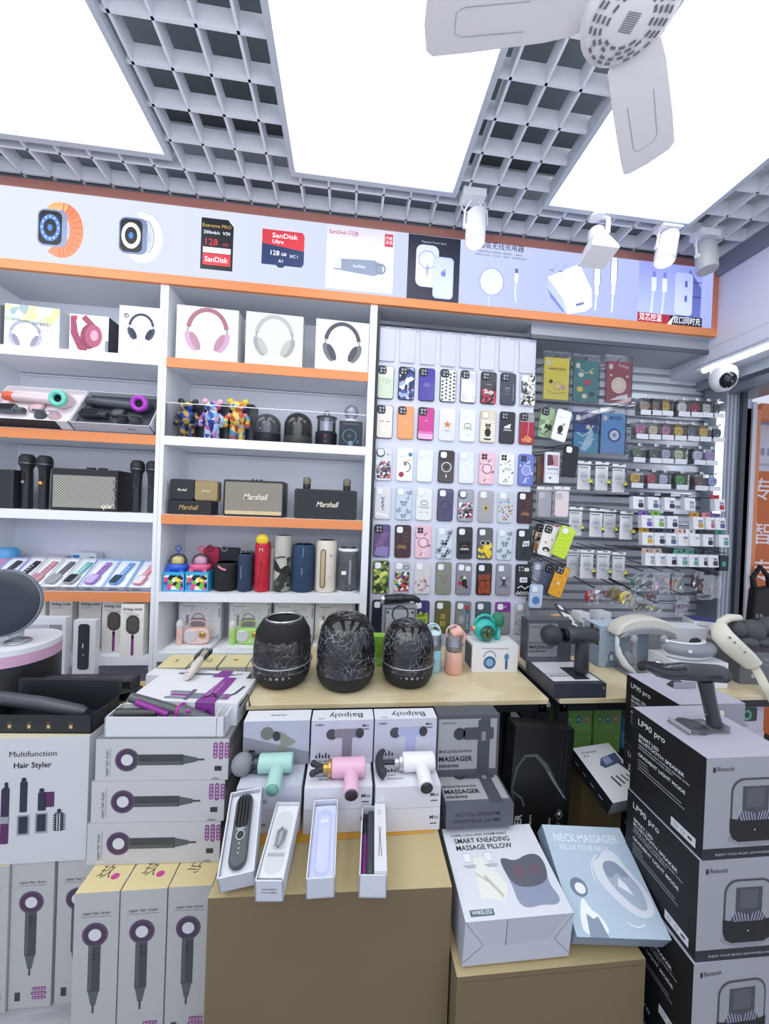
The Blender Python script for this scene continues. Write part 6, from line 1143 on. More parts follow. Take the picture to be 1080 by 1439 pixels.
for i,(pl,pr,lab) in enumerate((((-48,1220),(13,1217),'hair dryer box cut by the left edge, standing on the floor in the back row'),((17,1214),(77,1211),'hair dryer box fully facing the camera in the back row on the floor'),((82,1209),(142,1207),'hair dryer box in the back row partly hidden behind the front row'))):
    at_edge('hair_dryer_box',lab,'box',pl,pr,.43,.09,.429,greyb,upright,G,Tm=cream)
def topmarks(ch):
    def g(F,Tp,L,R,w,d,h):
        upright(F,Tp,L,R,w,d,h);Tp.text(ch,w*.38,d*.42,.03,P('2c2a26',.6),1,'c',-.02,None,-4,.15)
        if ch!='马':Tp.disc(w*.68,d*.42,.011,P('c0408f',.5),1,.009)
    return g
for pl,pr,ch,lab in (((105,1256),(168,1252),'玖','hair dryer box at the left of the front row, marked top with pink dot'),((170,1252),(235,1248),'玖','hair dryer box in the middle of the front row, pink dot on its cream top'),((237,1247),(298,1244),'马','hair dryer box at the right of the front row beside the big brown carton')):
    at_edge('hair_dryer_box',lab,'box',pl,pr,.43,.098,.429,greyb,topmarks(ch),G,Tm=cream)
# three lying dryer boxes
zs=[.80,.677,.554];E3=[((131,1041),(322,1038)),((124,1099),(314,1097)),((121,1155),(308,1152))]
def lying(F,Tp,L,R,w,d,h):
    F.text('super hair dryer',w*.095,h*.12,.0095,P('55575c',.5),2,'l',.0,h*.62,90);F.rect(w*.108,h*.12,.001,h*.68,P('7a7c82',.5),2)
    dryerprint(F,w*.5,h*.5,w*.72,90);badge(F,w*.94,h*.8,.62,90) if 0 else badge(F,w*.915,h*.72,.75,90)
    F.rect(w*.895,h*.22,w*.055,h*.12,P('33363a',.5),1);F.poly(oval(w*.035,.008,12,w*.905,0,0,180),P('9a9c9e',.5),1)
for i,(z,(pl,pr)) in enumerate(zip(zs,E3)):
    at_edge('hair_dryer_box',['lying hair dryer box, topmost of the stack of three','lying hair dryer box, middle of the stack of three','lying hair dryer box, lowest of the stack of three'][i],'box',pl,pr,z,.14,.1225,greyb,lying,'lying hair dryer boxes',R=None) if 0 else None
c0,w0,r0=edge((127,1098),(314,1096),.677)
for i,z in enumerate(zs):
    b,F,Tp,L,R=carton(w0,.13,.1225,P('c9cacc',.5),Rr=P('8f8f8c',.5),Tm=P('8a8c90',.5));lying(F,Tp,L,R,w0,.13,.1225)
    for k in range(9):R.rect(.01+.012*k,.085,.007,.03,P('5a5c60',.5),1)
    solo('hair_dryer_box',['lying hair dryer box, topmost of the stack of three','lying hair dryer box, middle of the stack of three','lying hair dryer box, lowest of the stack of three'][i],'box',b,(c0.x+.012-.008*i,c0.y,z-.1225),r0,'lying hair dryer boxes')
b=MB();b.box(-.15,.05,0,.19,.115,.430,P('8a8c90',.5));b.D((-.15,.05,0)).rect(.05,.1,.2,.2,P('7a7c80',.5));solo('support_box','grey box behind the front hair dryer boxes carrying the lying stack','box',b,(c0.x,c0.y,0),r0)
# hair styler box
def styler(F,Tp,L,R,w,d,h):
    k=w-(.125)/(.185)*0
    cx=w-.15
    F.text('Multifunction',cx,h-.055,.0165,P('26272b',.5),2,'c',0.,.125);F.text('Hair Styler',cx,h-.088,.0165,P('17181b',.5),2,'c',.035,.1)
    nv=P('2c3048',.4);pp=P('5c2c5c',.4);sv=P('9aa0a8',.4)
    x=cx-.072;F.rect(x-.009,.06,.022,.16,pp,1,.004);F.rect(x-.006,.13,.019,.095,nv,2,.005);F.rect(x-.001,.22,.01,.02,nv,1,.004);F.rect(x-.009,.12,.022,.02,sv,3)
    x=cx-.022;F.rect(x-.01,.15,.02,.09,nv,1,.004);F.disc(x,.245,.007,nv,2);F.rect(x-.016,.082,.034,.06,sv,1,.003);F.rect(x-.011,.088,.024,.05,nv,2,.003)
    x=cx+.026;F.rect(x-.01,.152,.022,.055,nv,1,.004);F.rect(x+.008,.162,.026,.045,pp,1,.003);F.disc(x,.212,.007,nv,2);F.rect(x-.016,.086,.034,.06,sv,1,.003);F.rect(x-.011,.092,.024,.05,nv,2,.003)
    x=cx+.074;F.rect(x-.012,.09,.024,.055,P('4a4e58',.4),1,.004);F.disc(x,.15,.006,nv,2)
    for i in range(7):F.rect(x-.016,.094+.007*i,.034,.003,P('33363f',.4),2)
    for i in range(2):F.rect(x-.006+.007*i,.092,.003,.05,P('c9ccd2',.4),3)
o,c,w,ro=at_edge('hair_styler_box','big white box titled Multifunction Hair Styler, on the dryer boxes at the left edge','box',(-85,1040),(126,1034),.80,.12,.368,P('d3d4d8',.5),styler,None,Tm=P('d9d2b4',.5))
# black flat iron box, open
fb=P('24272c',.45);z0=.801
pA=at(-30,1030,Z=z0);pB=at(128,1031,Z=z0);pC=at(152,1003,Z=z0)
ux=(pB-pA).normalized();w=(pB-pA).length;ro=math.atan2(ux.y,ux.x);T=thing('flat_iron_box','open black box with four small gold icons on its side, lid folded back','box',((pA+pB)/2+Vector((0,0,0))),ro)
b=MB();d=.12;h=.052;t=.004
b.box(-w/2,0,0,w/2,d,t,fb);b.box(-w/2,0,0,w/2,t,h,fb);b.box(-w/2,d-t,0,w/2,d,h,fb);b.box(-w/2,0,0,-w/2+t,d,h,fb);b.box(w/2-t,0,0,w/2,d,h,fb)
F=b.D((-w/2,0,0))
for px in (23,50,77,108):
    x=(at(px,1018,Y=pA.y)-pA).length;x=(at(px,1024,Z=z0)-pA).dot(ux);F.rect(x-.005,.014,.011,.013,P('b08a5a',.4,.3),1,.002);F.rect(x-.002,.017,.005,.006,P('e6cfa0',.4),2);F.rect(x-.007,.032,.014,.002,P('6a5c48',.5),1)
b.build('tray',T);b=MB();b.prism([(-w/2,0),(w/2,0),(w/2-.01,.012),(-w/2,.016)],.14,P('2a2d33',.45),(0,d,h+.002),X,Vector((0,.35,.94)));b.box(-w/2,d-.004,h,w/2,d+.01,h+.05,fb);b.build('lid',T)
T=thing('flat_iron','dark grey flat iron with magenta buttons lying in the open black box','hair iron',(pA+pB)/2+Vector((0,0,.0)),ro)
b=MB();P0=Vector((-w*.55,.07,.066));P1=Vector((w*.34,.05,.034));b.tube([P0,P0.lerp(P1,.5)+Vector((0,0,.004)),P0.lerp(P1,.92),P1],[.02,.021,.019,.011],P('4a4d54',.4),14,flat=1.3);b.build('body',T)
b=MB();v=P0.lerp(P1,.62)+Vector((0,-.012,.017));b.ell(v,(.012,.006,.004),P('b02f88',.3),12,6);v=P0.lerp(P1,.9)+Vector((0,-.01,.015));b.ell(v,(.013,.006,.004),P('a02f80',.3),12,6);b.build('buttons',T)
b=MB();b.tube([P0+Vector((0,-.014,.012)),P1+Vector((-.03,-.012,.012))],.0012,P('c9309a',.3),5);b.build('accent_line',T)
# black box behind
def bb(F,Tp,L,R,w,d,h):F.disc(w*.86,h*.55,.006,P('8a8c92',.4),1);F.ring(w*.76,h*.32,.022,.0015,P('5a5d63',.4),1,.01);F.line([(w*.1,h*.6),(w*.7,h*.3)],.0012,P('4a4d53',.4),1);Tp.rect(.02,.01,w-.04,d-.02,texmat('slate_print','noise','23272e','4a4e54',30.,.4),1);F.poly([(w*.3,h*.95),(w*.38,h*.5),(w*.39,h*.5),(w*.315,h*.95)],P('8f8c50',.4),1)
at_edge('black_box','glossy black box behind the open flat iron box','box',(36,950+9),(183,958),.868,.06,.066,P('1f2227',.3),bb)
# support cartons under the heaps
for x0,x1,y0,y1,h,lab in ((-.70,-.335,-.46,-.235,.80,'plain brown carton under the white curler boxes'),(-1.22,-.72,-.45,-.235,.80,'plain brown carton under the black boxes and round tub')):
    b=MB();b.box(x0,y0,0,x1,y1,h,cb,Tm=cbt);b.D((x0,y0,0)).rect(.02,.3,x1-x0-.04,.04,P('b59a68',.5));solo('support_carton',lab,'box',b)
# white open tray with curling wand
pl,pr=(147,1008),(316,1008);c,w,ro=edge(pl,pr,.862);T=thing('open_white_box','open white tray box holding a curling wand, on the stack of dryer boxes','box',(c.x,c.y,.8015),ro)
b=MB();t=.004;d=.095;h=.06;m=P('dcdee2',.5);d=.078;b.box(-w/2,0,0,w/2,d,t,m);b.box(-w/2,0,0,w/2,t,h,m);b.box(-w/2,d-t,0,w/2,d,h,m);b.box(-w/2,0,0,-w/2+t,d,h,m);b.box(w/2-t,0,0,w/2,d,h,m);b.box(w/2-.025,0,0,w/2-.022,.03,h+.012,m);b.build('tray',T)
T=thing('curling_wand','dark grey curling wand with purple clamp lying in the open white box','curling iron',(c.x,c.y,.8015),ro)
gm2=P('55585c',.35)
A_=Vector((-w*.4,.06,.088));B_=Vector((w*.06,.048,.05))
b=MB();b.tube([A_,A_.lerp(B_,.5),B_],[.014,.015,.013],gm2,14);
b.tube([A_+Vector((-.02,-.035,-.03)),A_.lerp(B_,.6)+Vector((0,-.02,-.01))],[.014,.012],P('3c3e40',.4),12);b.build('barrel',T)
b=MB();b.tube([A_+Vector((.03,-.02,-.004)),B_+Vector((-.03,-.016,.0))],[.009,.01],P('8a2f8a',.3),10,flat=1.2);b.build('clamp',T)
b=MB();b.tube([B_,B_.lerp(B_+Vector((.09,-.01,-.02)),.5),B_+Vector((.1,-.005,-.025))],[.022,.018,.012],P('5f6267',.4),16);b.torus(B_,.021,.005,P('b030a0',.3),Vector((.2,.97,0)).normalized(),Z);b.ell(B_+Vector((.03,-.018,.012)),(.007,.004,.006),P('c040b0',.3),10,6);b.build('handle',T)
b=MB();b.tube([B_+Vector((.1,-.005,-.025)),B_+Vector((.04,.04,.02)),B_+Vector((.08,.05,.03)),B_+Vector((.13,.02,.0)),B_+Vector((.16,.02,-.01)),B_+Vector((.19,.04,.035)),B_+Vector((.2,.03,.0))],.0032,P('1c1d20',.5),7);b.build('cord',T)
# white curler boxes with purple band
def curl(F,Tp,L,R,w,d,h):
    k=P('7c8792',.4);pr_=P('8a3f96',.45)
    y=d*.3;Tp.rect(w*.3,y-.0,w*.2,.016,k,1,.004);Tp.rect(w*.33,y-.017,w*.19,.014,P('8a3a8c',.4),2);Tp.rect(w*.3,y-.034,w*.2,.014,k,1,.004);Tp.rect(w*.49,y-.04,.014,.066,P('6a5a78',.4),3,.004);Tp.rect(w*.52,y-.03,w*.33,.034,k,2,.006);Tp.rect(w*.83,y-.03,.02,.034,P('8a5a8c',.4),3);Tp.line([(w*.86,y-.01),(w*.91,y+.01),(w*.945,y+.06)],.011,P('4c5058',.4),1)
    Tp.poly([(w*.62,0),(w*.80,0),(w*.80,d),(w*.68,d)],pr_,4);Tp.text('HOME SMOOTH',w*.705,d*.78,.009,P('d9b0dc',.5),5,'l',.01,d*.55,-90);Tp.text('TANGLEFREE',w*.66,d*.78,.009,P('d9b0dc',.5),5,'l',.01,d*.55,-90)
    F.rect(w*.62,0,w*.18,h,pr_,1)
    R.rect(.01,.01,.15,h-.02,P('c3c5cb',.5),1)
at_edge('curler_box','white box picturing a curler with a purple paper band, in front of its twin','box',(178,983),(333,989),.872,.165,.07,P('e3e4e8',.45),curl)
def curl2(F,Tp,L,R,w,d,h):
    Tp.rect(w*.3,.012,w*.55,.014,P('6a6f8a',.4),1);Tp.poly([(w*.66,0),(w*.82,0),(w*.82,d),(w*.7,d)],P('8a3f96',.45),2);Tp.line([(w*.85,.018),(w*.93,.03)],.006,P('4c5058'),1);F.rect(w*.66,0,w*.16,h,P('8a3f96',.45),1)
c_=edge((196,950),(343,955),.872)[0]
at_edge('curler_box','second white curler box with purple band, mostly hidden behind the first','box',(205,948),(346,953),.873,.05,.07,P('e3e4e8',.45),curl2)
# cream brush on top
p0=at(262,958,Z=.874);p1=at(288,922,Z=.90)
T=thing('hair_brush','cream heated hair brush with black bristles lying on the white curler boxes','hair brush',(p0.x,p0.y,.874));v=Vector((p1.x-p0.x,p1.y-p0.y,0));v=v.normalized();L_=.155
n_=Vector((-v.y,v.x,0));U_=Vector((0,0,1))
b=MB();b.tube([v*0,v*.012,v*.08+U_*.01,v*.15+U_*.02,v*.155+U_*.02],[.012,.019,.021,.019,.014],P('d9d2c8',.35),16,flat=.75);b.v=[q_+Vector((0,0,.016)) for q_ in b.v];b.build('handle',T)
b=MB();D_=Dec(b,v*.03+U_*.034,n_*-1,v);D_.n=U_;D_.rect(-.011,0,.022,.055,P('33343a',.3),2,.006);D_.rect(-.006,.008,.012,.016,P('b9b9bc',.3),4,.003);D_.rect(-.006,.03,.012,.016,P('b9b9bc',.3),4,.003);D2=Dec(b,v*.004+U_*.03,n_*-1,v);D2.n=U_;D2.disc(0,.003,.006,P('6a6660'),1,.003);b.v=[q_+Vector((0,0,.0)) for q_ in b.v];b.build('control_panel',T)
b=MB()
for i in range(7):
    for j in range(5):
        q_=v*(.1+.012*i)+n_*(-.018+.009*j)+U_*.03;b.cyl(q_,q_+U_*.022+v*.003,.0028,P('17181b',.5),.0012,5)
b.build('bristles',T)
# cream topped dryer boxes behind
for i,(x0,x1) in enumerate(((-.735,-.625),(-.618,-.508),(-.50,-.39),(-.386,-.31))):
    b=MB();b.box(x0,-.20,.0,x1,-.075,.836,greyb,Tm=P('e3d6a4',.5));Tp=b.D((x0,-.2,.836),X,Yv);(Tp.disc(.05,.07,.012,P('b0502e',.5),1,.006) if i>=2 else Tp.text('马' if i else '3',.04,.05,.03,P('6a5c38',.5),1));solo('cream_top_box',['box with cream top marked 3, leftmost of the four behind the curler boxes','box with cream top behind the curler boxes, second from the left','box with cream top and red dot, left of the brush bristles','narrow box with cream top and red dot beside the narrow table'][i],'box',b,(0,0,0),0,'boxes with cream tops')
# round tub
p=at(36,905,Y=-.31);r=.122;T=thing('round_tub','round box with white lid, pink band and black side at the left edge','tub',(p.x-.03,-.31,.802))
zt=at(36,920,Y=-.47).z-.802-.012
b=MB();b.lathe([(r,0),(r,zt-.055)],P('23252a',.45),40);b.build('black_side',T);b=MB();b.lathe([(r*1.005,zt-.055),(r*1.005,zt-.018)],P('d2a9c6',.5),40);b.build('pink_band',T)
b=MB();b.lathe([(r*1.005,zt-.018),(r*1.005,zt),(.001,zt)],W,40,sm=False);b.build('white_lid',T);b=MB();b.torus((.02,-.02,zt+.003),.035,.004,P('b9bbc2',.2,.8),X,Yv);b.cyl((.0,.0,zt),(-.0,.0,zt+.03),.02,P('b9bbc2',.2,.8));b.build('metal_ring',T)
b=MB();b.lathe([(r*1.012,-.0),(r*1.012,zt+.001)],P('d8cfc0',.5),16,a0=200,a1=262);b.build('beige_panel',T)
# ---- big carton in the middle
pl,pr=(292,1262),(635,1246);c,w,ro=edge(pl,pr,.575)
T=thing('cardboard_carton','big brown cardboard carton in the middle carrying the narrow white boxes','box',(c.x,c.y,0),ro)
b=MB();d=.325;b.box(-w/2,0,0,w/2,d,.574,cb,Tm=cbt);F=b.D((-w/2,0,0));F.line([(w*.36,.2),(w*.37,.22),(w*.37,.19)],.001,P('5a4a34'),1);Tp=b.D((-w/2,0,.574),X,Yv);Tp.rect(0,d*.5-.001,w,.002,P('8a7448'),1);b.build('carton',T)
b=MB();Tp=b.D((-w/2,0,.5746),X,Yv);Tp.poly([(w*.1,.125),(w*.98,.15),(w*.98,.19),(w*.1,.165)],P('d0992e',.3),1);b.build('packing_tape',T)
# massage gun boxes
def mbox(k):
    def g(F,Tp,L,R,w,d,h):
        if k==0:
            Tp.poly([(w*.45,d*.2),(w,d*.45),(w,0),(w*.5,0)],P('b9bcc9',.5),.5);Tp.text('MASSAGE GUN',w*.08,d*.28,.01,P('26272c',.5),2,'l',.03,w*.36);Tp.rect(w*.1,d*.37,w*.1,.006,P('26272c',.5),2);F.text('MASSAGE GUN',w*.12,h*.3,.009,P('3a3c44',.5),2,'l',.03,w*.34)
        else:
            for i in range(5):Tp.rect(w*(.12+.05*i),d*.3,.005,.014 if i%2 else .009,P('26272c',.5),2)
            Tp.text('INTELLIGENT',w*.1,d*.22,.006,P('3a3c44',.5),2,'l',.02,w*.24);Tp.text('Massage Gun',w*.2,d*.15,.006,P('3a3c44',.5),2,'l',.01,w*.24)
            F.text('Mini',w*.84,h*.5,.011,P('26272c',.5),2,'l',.01);F.rect(w*.85,h*.28,w*.1,.003,P('3a3c44',.5),2)
    return g
def mup(k):
    def g(F,Tp,L,R,w,d,h):
        ink=P('2a2b31',.5);c={0:'8f8f88',1:'85838f',2:'aeb2d6'}[k];m=P(c,.4);bl=P('4c4d55',.5)
        if k==0:
            F.poly([(0,0),(w,0),(w,h*.28),(0,h*.66)],P('8f919c',.5),.5);F.text('NNO EDITION',w*.5,.01,.001,ink,1) if 0 else None
            F.disc(w*.36,h*.72,.02,P('7a7a78',.5),2);F.disc(w*.5,h*.66,.012,P('3c3d42',.4),3,.015);F.poly([(w*.5,h*.6),(w*.56,h*.76),(w*.8,h*.52),(w*.7,h*.42)],m,2);F.poly([(w*.56,h*.52),(w*.68,h*.5),(w*.6,h*.15),(w*.48,h*.2)],m,1.5);F.text('MASSAGE GUN',w*.08,h*.2,.012,ink,3,'l',.03,w*.36);F.rect(w*.09,h*.3,w*.09,.008,ink,3)
            Tp.text('NEO EDITION',w*.5,d*.45,.007,ink,2,'c',.03,w*.25)
        else:
            F.disc(w*.33,h*.68,.017,bl,2);F.rect(w*.37,h*.6,w*.42,h*.2,m,3,.01);F.disc(w*.78,h*.7,.013,P('3a3b42',.4),4,.016);F.rect(w*.5,h*.15,w*.16,h*.5,m,2.5,.006);F.text('J4 MINI',w*.06,h*.88,.006,ink,2,'l',.02);F.text('Mini',w*.82,h*.84,.009,ink,2,'l',.01);F.rect(w*.83,h*.78,w*.1,.0025,ink,2)
            for i in range(5):F.rect(w*(.08+.05*i),h*.14,.005,.016 if i%2 else .01,ink,2)
            F.text('INTELLIGENT',w*.08,h*.05,.006,ink,2,'l',.02,w*.24)
            Tp.text('Baipoly',w*.55,d*.62,.026,P('3c3d44',.5),2,'c',0.,w*.55,180);Tp.rect(w*.1,d*.14,.02,.002,ink,2)
    return g
MG=[((332,1107),(424,1106)),((427,1107),(524,1106)),((527,1107),(620,1103))]
UG=[((344,1010),(436,1010)),((438,1009),(525,1009)),((526,1008),(613,1006))]
nmx=['left','middle','right'];gboxes=[]
for i in range(3):
    m=P('c3c5d3' if i==0 else 'dcdce4',.5)
    c,w,ro=edge(*MG[i],.706);w=min(w,.195)
    for j,(z,h) in enumerate(((.706,.063),(.6415,.0655))):
        b,F,Tp,L,R=carton(w-.003,.19,h,m);mbox(i)(F,Tp,L,R,w-.003,.19,h);solo('massage_gun_box',['flat massage gun box under the %s gun, upper of two'%['mint green','pink','white'][i],'flat massage gun box under the %s gun, lower of two'%['mint green','pink','white'][i]][j],'box',b,(c.x,c.y,z-h),0,'flat massage gun boxes')
    zt=.842;c2,w2,ro=edge(*UG[i],zt);b,F,Tp,L,R=carton(w2-.002,.058,zt-.707,P('b9bbcb' if i==0 else 'c9c9d8',.5),Tm=P('dfe0e6',.5));mup(i)(F,Tp,L,R,w2-.002,.058,zt-.707);solo('massage_gun_box',['upright massage gun box with a grey gun picture, behind the mint green gun','upright massage gun box with upside down lettering on top, behind the pink gun','upright massage gun box with pale violet gun picture, behind the white gun'][i],'box',b,(c2.x,c2.y-.012,.7072),0,'upright massage gun boxes')
    gboxes.append((c,w))
for (px,py,c,att,hc,lab,cap) in ((385,1070,'a6cfc5','ball','4a4b50','mint green massage gun with grey ball head lying on its box',P('6fa89c',.3)),(487,1076,'e3b3cc','fork','c9a25a','pink massage gun with black fork head and golden collar',P('26262b',.3)),(585,1068,'e8e8e8','curve','c9cbd0','white massage gun with curved black head',P('26262b',.3))):
    p=at(px,py,Z=.738);M4=Matrix.Translation((p.x,p.y,.7335))@Matrix.Rotation(math.radians(-80),4,'X')@Matrix.Rotation(math.radians(0),4,'Z')
    # local -Z points towards the room
    gun('massage_gun',lab,M4,c,att,hc,1.1,cap,'massage guns on their boxes',.078)
# dark massager boxes
def mdk(F,Tp,L,R,w,d,h,up):
    D_,H_=(F,h) if up else (Tp,d)
    D_.rect(w*.02,H_*.12,w*.68,H_*.82,P('a5a7ab',.45),1);D_.rect(w*.86,H_*.12,w*.11,H_*.82,P('a5a7ab',.45),1);D_.rect(w*.66,H_*.04,w*.2,H_*.88,P('4c4f58',.4),2);D_.rect(w*.42,H_*.6,w*.5,H_*.2,P('4c4f58',.4),3,.008);D_.disc(w*.36,H_*.7,.02,P('3c3e45',.5),3);D_.rect(w*.72,H_*.58,.014,.03,P('8a8d95',.3),4)
    ink=P('2a2b30',.5);D_.text('FASCIA GUN',w*.08,H_*.86,.006,ink,2,'l',.02,w*.22);D_.text('MUSCLE RELAXATION',w*.04,H_*.4,.0085,ink,4,'l',.02,w*.52);D_.text('MASSAGER',w*.04,H_*.26,.016,P('1c1d21',.5),4,'l',.05,w*.54);D_.text('筋膜舒缓按摩器',w*.04,H_*.16,.008,ink,4,'l',.01,w*.32)
dgx=P('5d606b',.4);c,w,ro=edge((624,1133),(725,1130),.642);w=.205
b,F,Tp,L,R=carton(w,.17,.066,dgx);mdk(F,Tp,L,R,w,.17,.066,0);F.text('MASSAGE PILLOW',w*.46,.045,.011,P('3a3c45',.5),1,'c',.04,w*.66,180);F.text('SMART KNEADING',w*.46,.026,.011,P('3a3c45',.5),1,'c',.04,w*.7,180);solo('massager_box','dark grey massager box lying flat behind the pillow box','box',b,(c.x,c.y,.576),0)
b,F,Tp,L,R=carton(w,.055,.20,P('55585f',.4));mdk(F,Tp,L,R,w,.055,.20,1);c2,w2,r2=edge((614,1009),(707,1009),.842);solo('massager_box','dark grey massager box standing upright on the lying one','box',b,(c2.x,-.582,.6425),0)
# ---- narrow open boxes sloping on the carton
def obox(Fl,Fr,Bl,Br):
    F_=(Fl+Fr)/2;B_=(Bl+Br)/2;x=(Fr-Fl);y=(B_-F_);y0=y.normalized();x=(x-y0*x.dot(y0)).normalized();z=x.cross(y0)
    return Matrix((x,y0,z)).transposed().to_4x4(),F_,(B_-F_).length,((Fr-Fl).length+(Br-Bl).length)/2
def slim(name,lab,fl,fr,bl,br,th,m,inner,Yb=-.695,zf=.648):
    Fl=at(*fl,Z=zf);Fr=at(*fr,Z=zf);Bl=at(*bl,Y=Yb);Br=at(*br,Y=Yb);R,o,L,w=obox(Fl,Fr,Bl,Br);R=Matrix.Translation(o)@R@Matrix.Translation((0,0,-th))
    T=thing(name,lab,'box');T.matrix_world=R;b=MB();t=.003
    b.box(-w/2,0,0,w/2,L,t,m);b.box(-w/2,0,0,w/2,t,th,m);b.box(-w/2,L-t,0,w/2,L,th,m);b.box(-w/2,0,0,-w/2+t,L,th,m);b.box(w/2-t,0,0,w/2,L,th,m)
    return T,b,R,L,w
G='narrow open boxes sloping on the carton'
wm2=P('d4d7e0',.5)
T,b,R,L,w=slim('brush_box','narrow open white box holding a dark grey hair brush, leftmost of four',(305,1231),(356,1229),(325,1112),(367,1108),.062,wm2,0);T['group']=G
b.build('tray',T);b=MB();b.box(-w/2+.004,.004,.03,w/2-.004,L-.004,.048,P('dfe1e8',.5));b.build('insert',T)
T=thing('hair_brush','dark grey heated brush with black bristles lying in the leftmost narrow box','hair brush');T.matrix_world=R@Matrix.Translation((0,.012,.05))
l=L-.022;b=MB();b.prism(rr(.042,l,.02,8,0,l/2),.018,P('4f5157',.35),(0,0,.016),X,Yv,bev=.005);b.build('body',T)
b=MB();D_=b.D((0,0,.0165),X,Yv);D_.rect(-.017,l*.5,.034,l*.46,P('26272b',.5),1,.014);D_.disc(0,l*.4,.009,P('1c1d21',.3),1);D_.ring(0,l*.4,.0095,.0012,P('e3e5ea',.3),2);D_.text('kanbo',0,l*.47,.006,P('d9dbe0',.4),2,'c',.02);[D_.disc(0,l*(.29-.06*i),.0016,P('c9cbd0',.4),2,None,8) for i in range(3)];b.build('control_panel',T)
b=MB()
for i in range(11):
    for j in range(4):b.cyl((-.012+.008*j,l*.53+l*.039*i,.017),(-.012+.008*j,l*.53+l*.039*i,.027),.0017,P('121316',.5),.0008,5)
b.build('bristles',T)
T,b,R,L,w=slim('brush_box','narrow open white box with an empty moulded tray and cable, second of four',(357,1238),(398,1239),(389,1128),(421,1126),.058,wm2,0);T['group']=G
D_=b.D((-w/2,0,0));D_.text('Negative Ions',w*.5,.028,.005,P('6a6d75',.5),1,'c',.02,w*.55,180);D_.text('Straightening Brush',w*.5,.037,.005,P('6a6d75',.5),1,'c',.02,w*.5,180);b.build('tray',T)
b=MB();b.box(-w/2+.004,.012,.02,w/2-.004,L-.004,.05,P('e3e4e6',.4));D_=b.D((0,0,.05),X,Yv);D_.rect(-.022,L*.1,.044,L*.8,P('cfd1d3',.35),1,.02);D_.rect(-.013,L*.38,.028,L*.27,P('b3b5b8',.35),2,.008);D_.rect(-.02,L*.3,.04,.008,P('a9abae',.4),2);b.build('moulded_insert',T)
b=MB();b.tube([(-.006,L*.42,.053),(-.007,L*.6,.054),(.0,L*.66,.054),(.006,L*.6,.054),(.005,L*.45,.054),(.0,L*.4,.053),(.01,L*.5,.054),(.012,L*.62,.054)],.0022,P('8f9195',.4),6);b.build('charging_cable',T)
T,b,R,L,w=slim('brush_box','narrow open white box with an empty pale violet tray, third of four',(430,1234),(470,1235),(441,1124),(475,1123),.058,wm2,0);T['group']=G
b.build('tray',T);b=MB();b.box(-w/2+.004,.004,.02,w/2-.004,L-.008,.046,P('ccd1ea',.35));D_=b.D((0,0,.046),X,Yv);D_.rect(-.02,L*.05,.04,L*.86,P('b9bfe0',.3),1,.019);D_.rect(-.014,L*.1,.028,L*.72,P('c9cef0',.25),2,.014);[D_.rect(-.009+.007*i,L*.72,.004,.006,P('eceefa',.3),3) for i in range(3)];b.build('moulded_insert',T)
T,b,R,L,w=slim('iron_box','narrow open white box holding a slim purple and grey iron, rightmost of four',(505,1230),(543,1231),(508,1134),(541,1131),.055,wm2,0);T['group']=G
b.build('tray',T);b=MB();b.box(w*.04,.004,.018,w/2+.0,L+.0,.062,P('dcdde0',.4));D_=b.D((w*.25,0,.0625),X,Yv);D_.line([(-.003,L*.2),(0,L*.5),(-.003,L*.62)],.0015,P('5a5c62',.4),1);D_.line([(.004,L*.2),(0.001,L*.5),(.003,L*.62)],.0015,P('5a5c62',.4),1);D_.ring(0,L*.85,.004,.0008,P('5a5c62',.4),1,.008);b.build('inner_card_box',T)
T=thing('mini_flat_iron','slim grey flat iron with purple side lying in the rightmost narrow box','hair iron');T.matrix_world=R@Matrix.Translation((-w*.18,.01,.02))
l=L-.02;b=MB();b.rcyl((.006,0,.02),(.006,l,.02),.012,P('3f4147',.35),.4,14);b.build('body',T);b=MB();b.rcyl((-.01,0,.02),(-.01,l*.62,.02),.006,P('7a2472',.35),.3,10);b.rcyl((-.01,l*.62,.02),(-.01,l*.97,.02),.006,P('1c1d21',.4),.3,10);b.build('plate_arm',T)
# ---- right carton with the two massager boxes
c,w,ro=edge((642,1373),(907,1347),.405);T=thing('cardboard_carton','lower brown cardboard carton at the right carrying the pillow and neck massager boxes','box',(c.x,c.y,0),ro)
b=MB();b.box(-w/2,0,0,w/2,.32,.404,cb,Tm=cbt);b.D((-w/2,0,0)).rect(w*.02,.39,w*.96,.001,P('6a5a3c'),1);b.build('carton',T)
b=MB();Fz=.404;b.box(-w/2+.01,.168,Fz,w/2-.01,.172,Fz+.001,P('8a7448',.6));b.build('flap_seam',T)
def tiltbox(name,lab,fl,fr,bl,br,zf,zb,th,m,fn,sides=None,fmat=None):
    Fl=at(*fl,Z=zf);Fr=at(*fr,Z=zf);Bl=at(*bl,Z=zb);Br=at(*br,Z=zb);R,o,L,w=obox(Fl,Fr,Bl,Br)
    b=MB();b.box(-w/2,0,-th,w/2,L,0,m,F=fmat,L=sides);fn(b.D((-w/2,0,-th)),b.D((-w/2,0,0),X,Yv),w,L,th);o_=b.build(name);o_.matrix_world=Matrix.Translation(o)@R;tag(o_,lab,'box');return o_
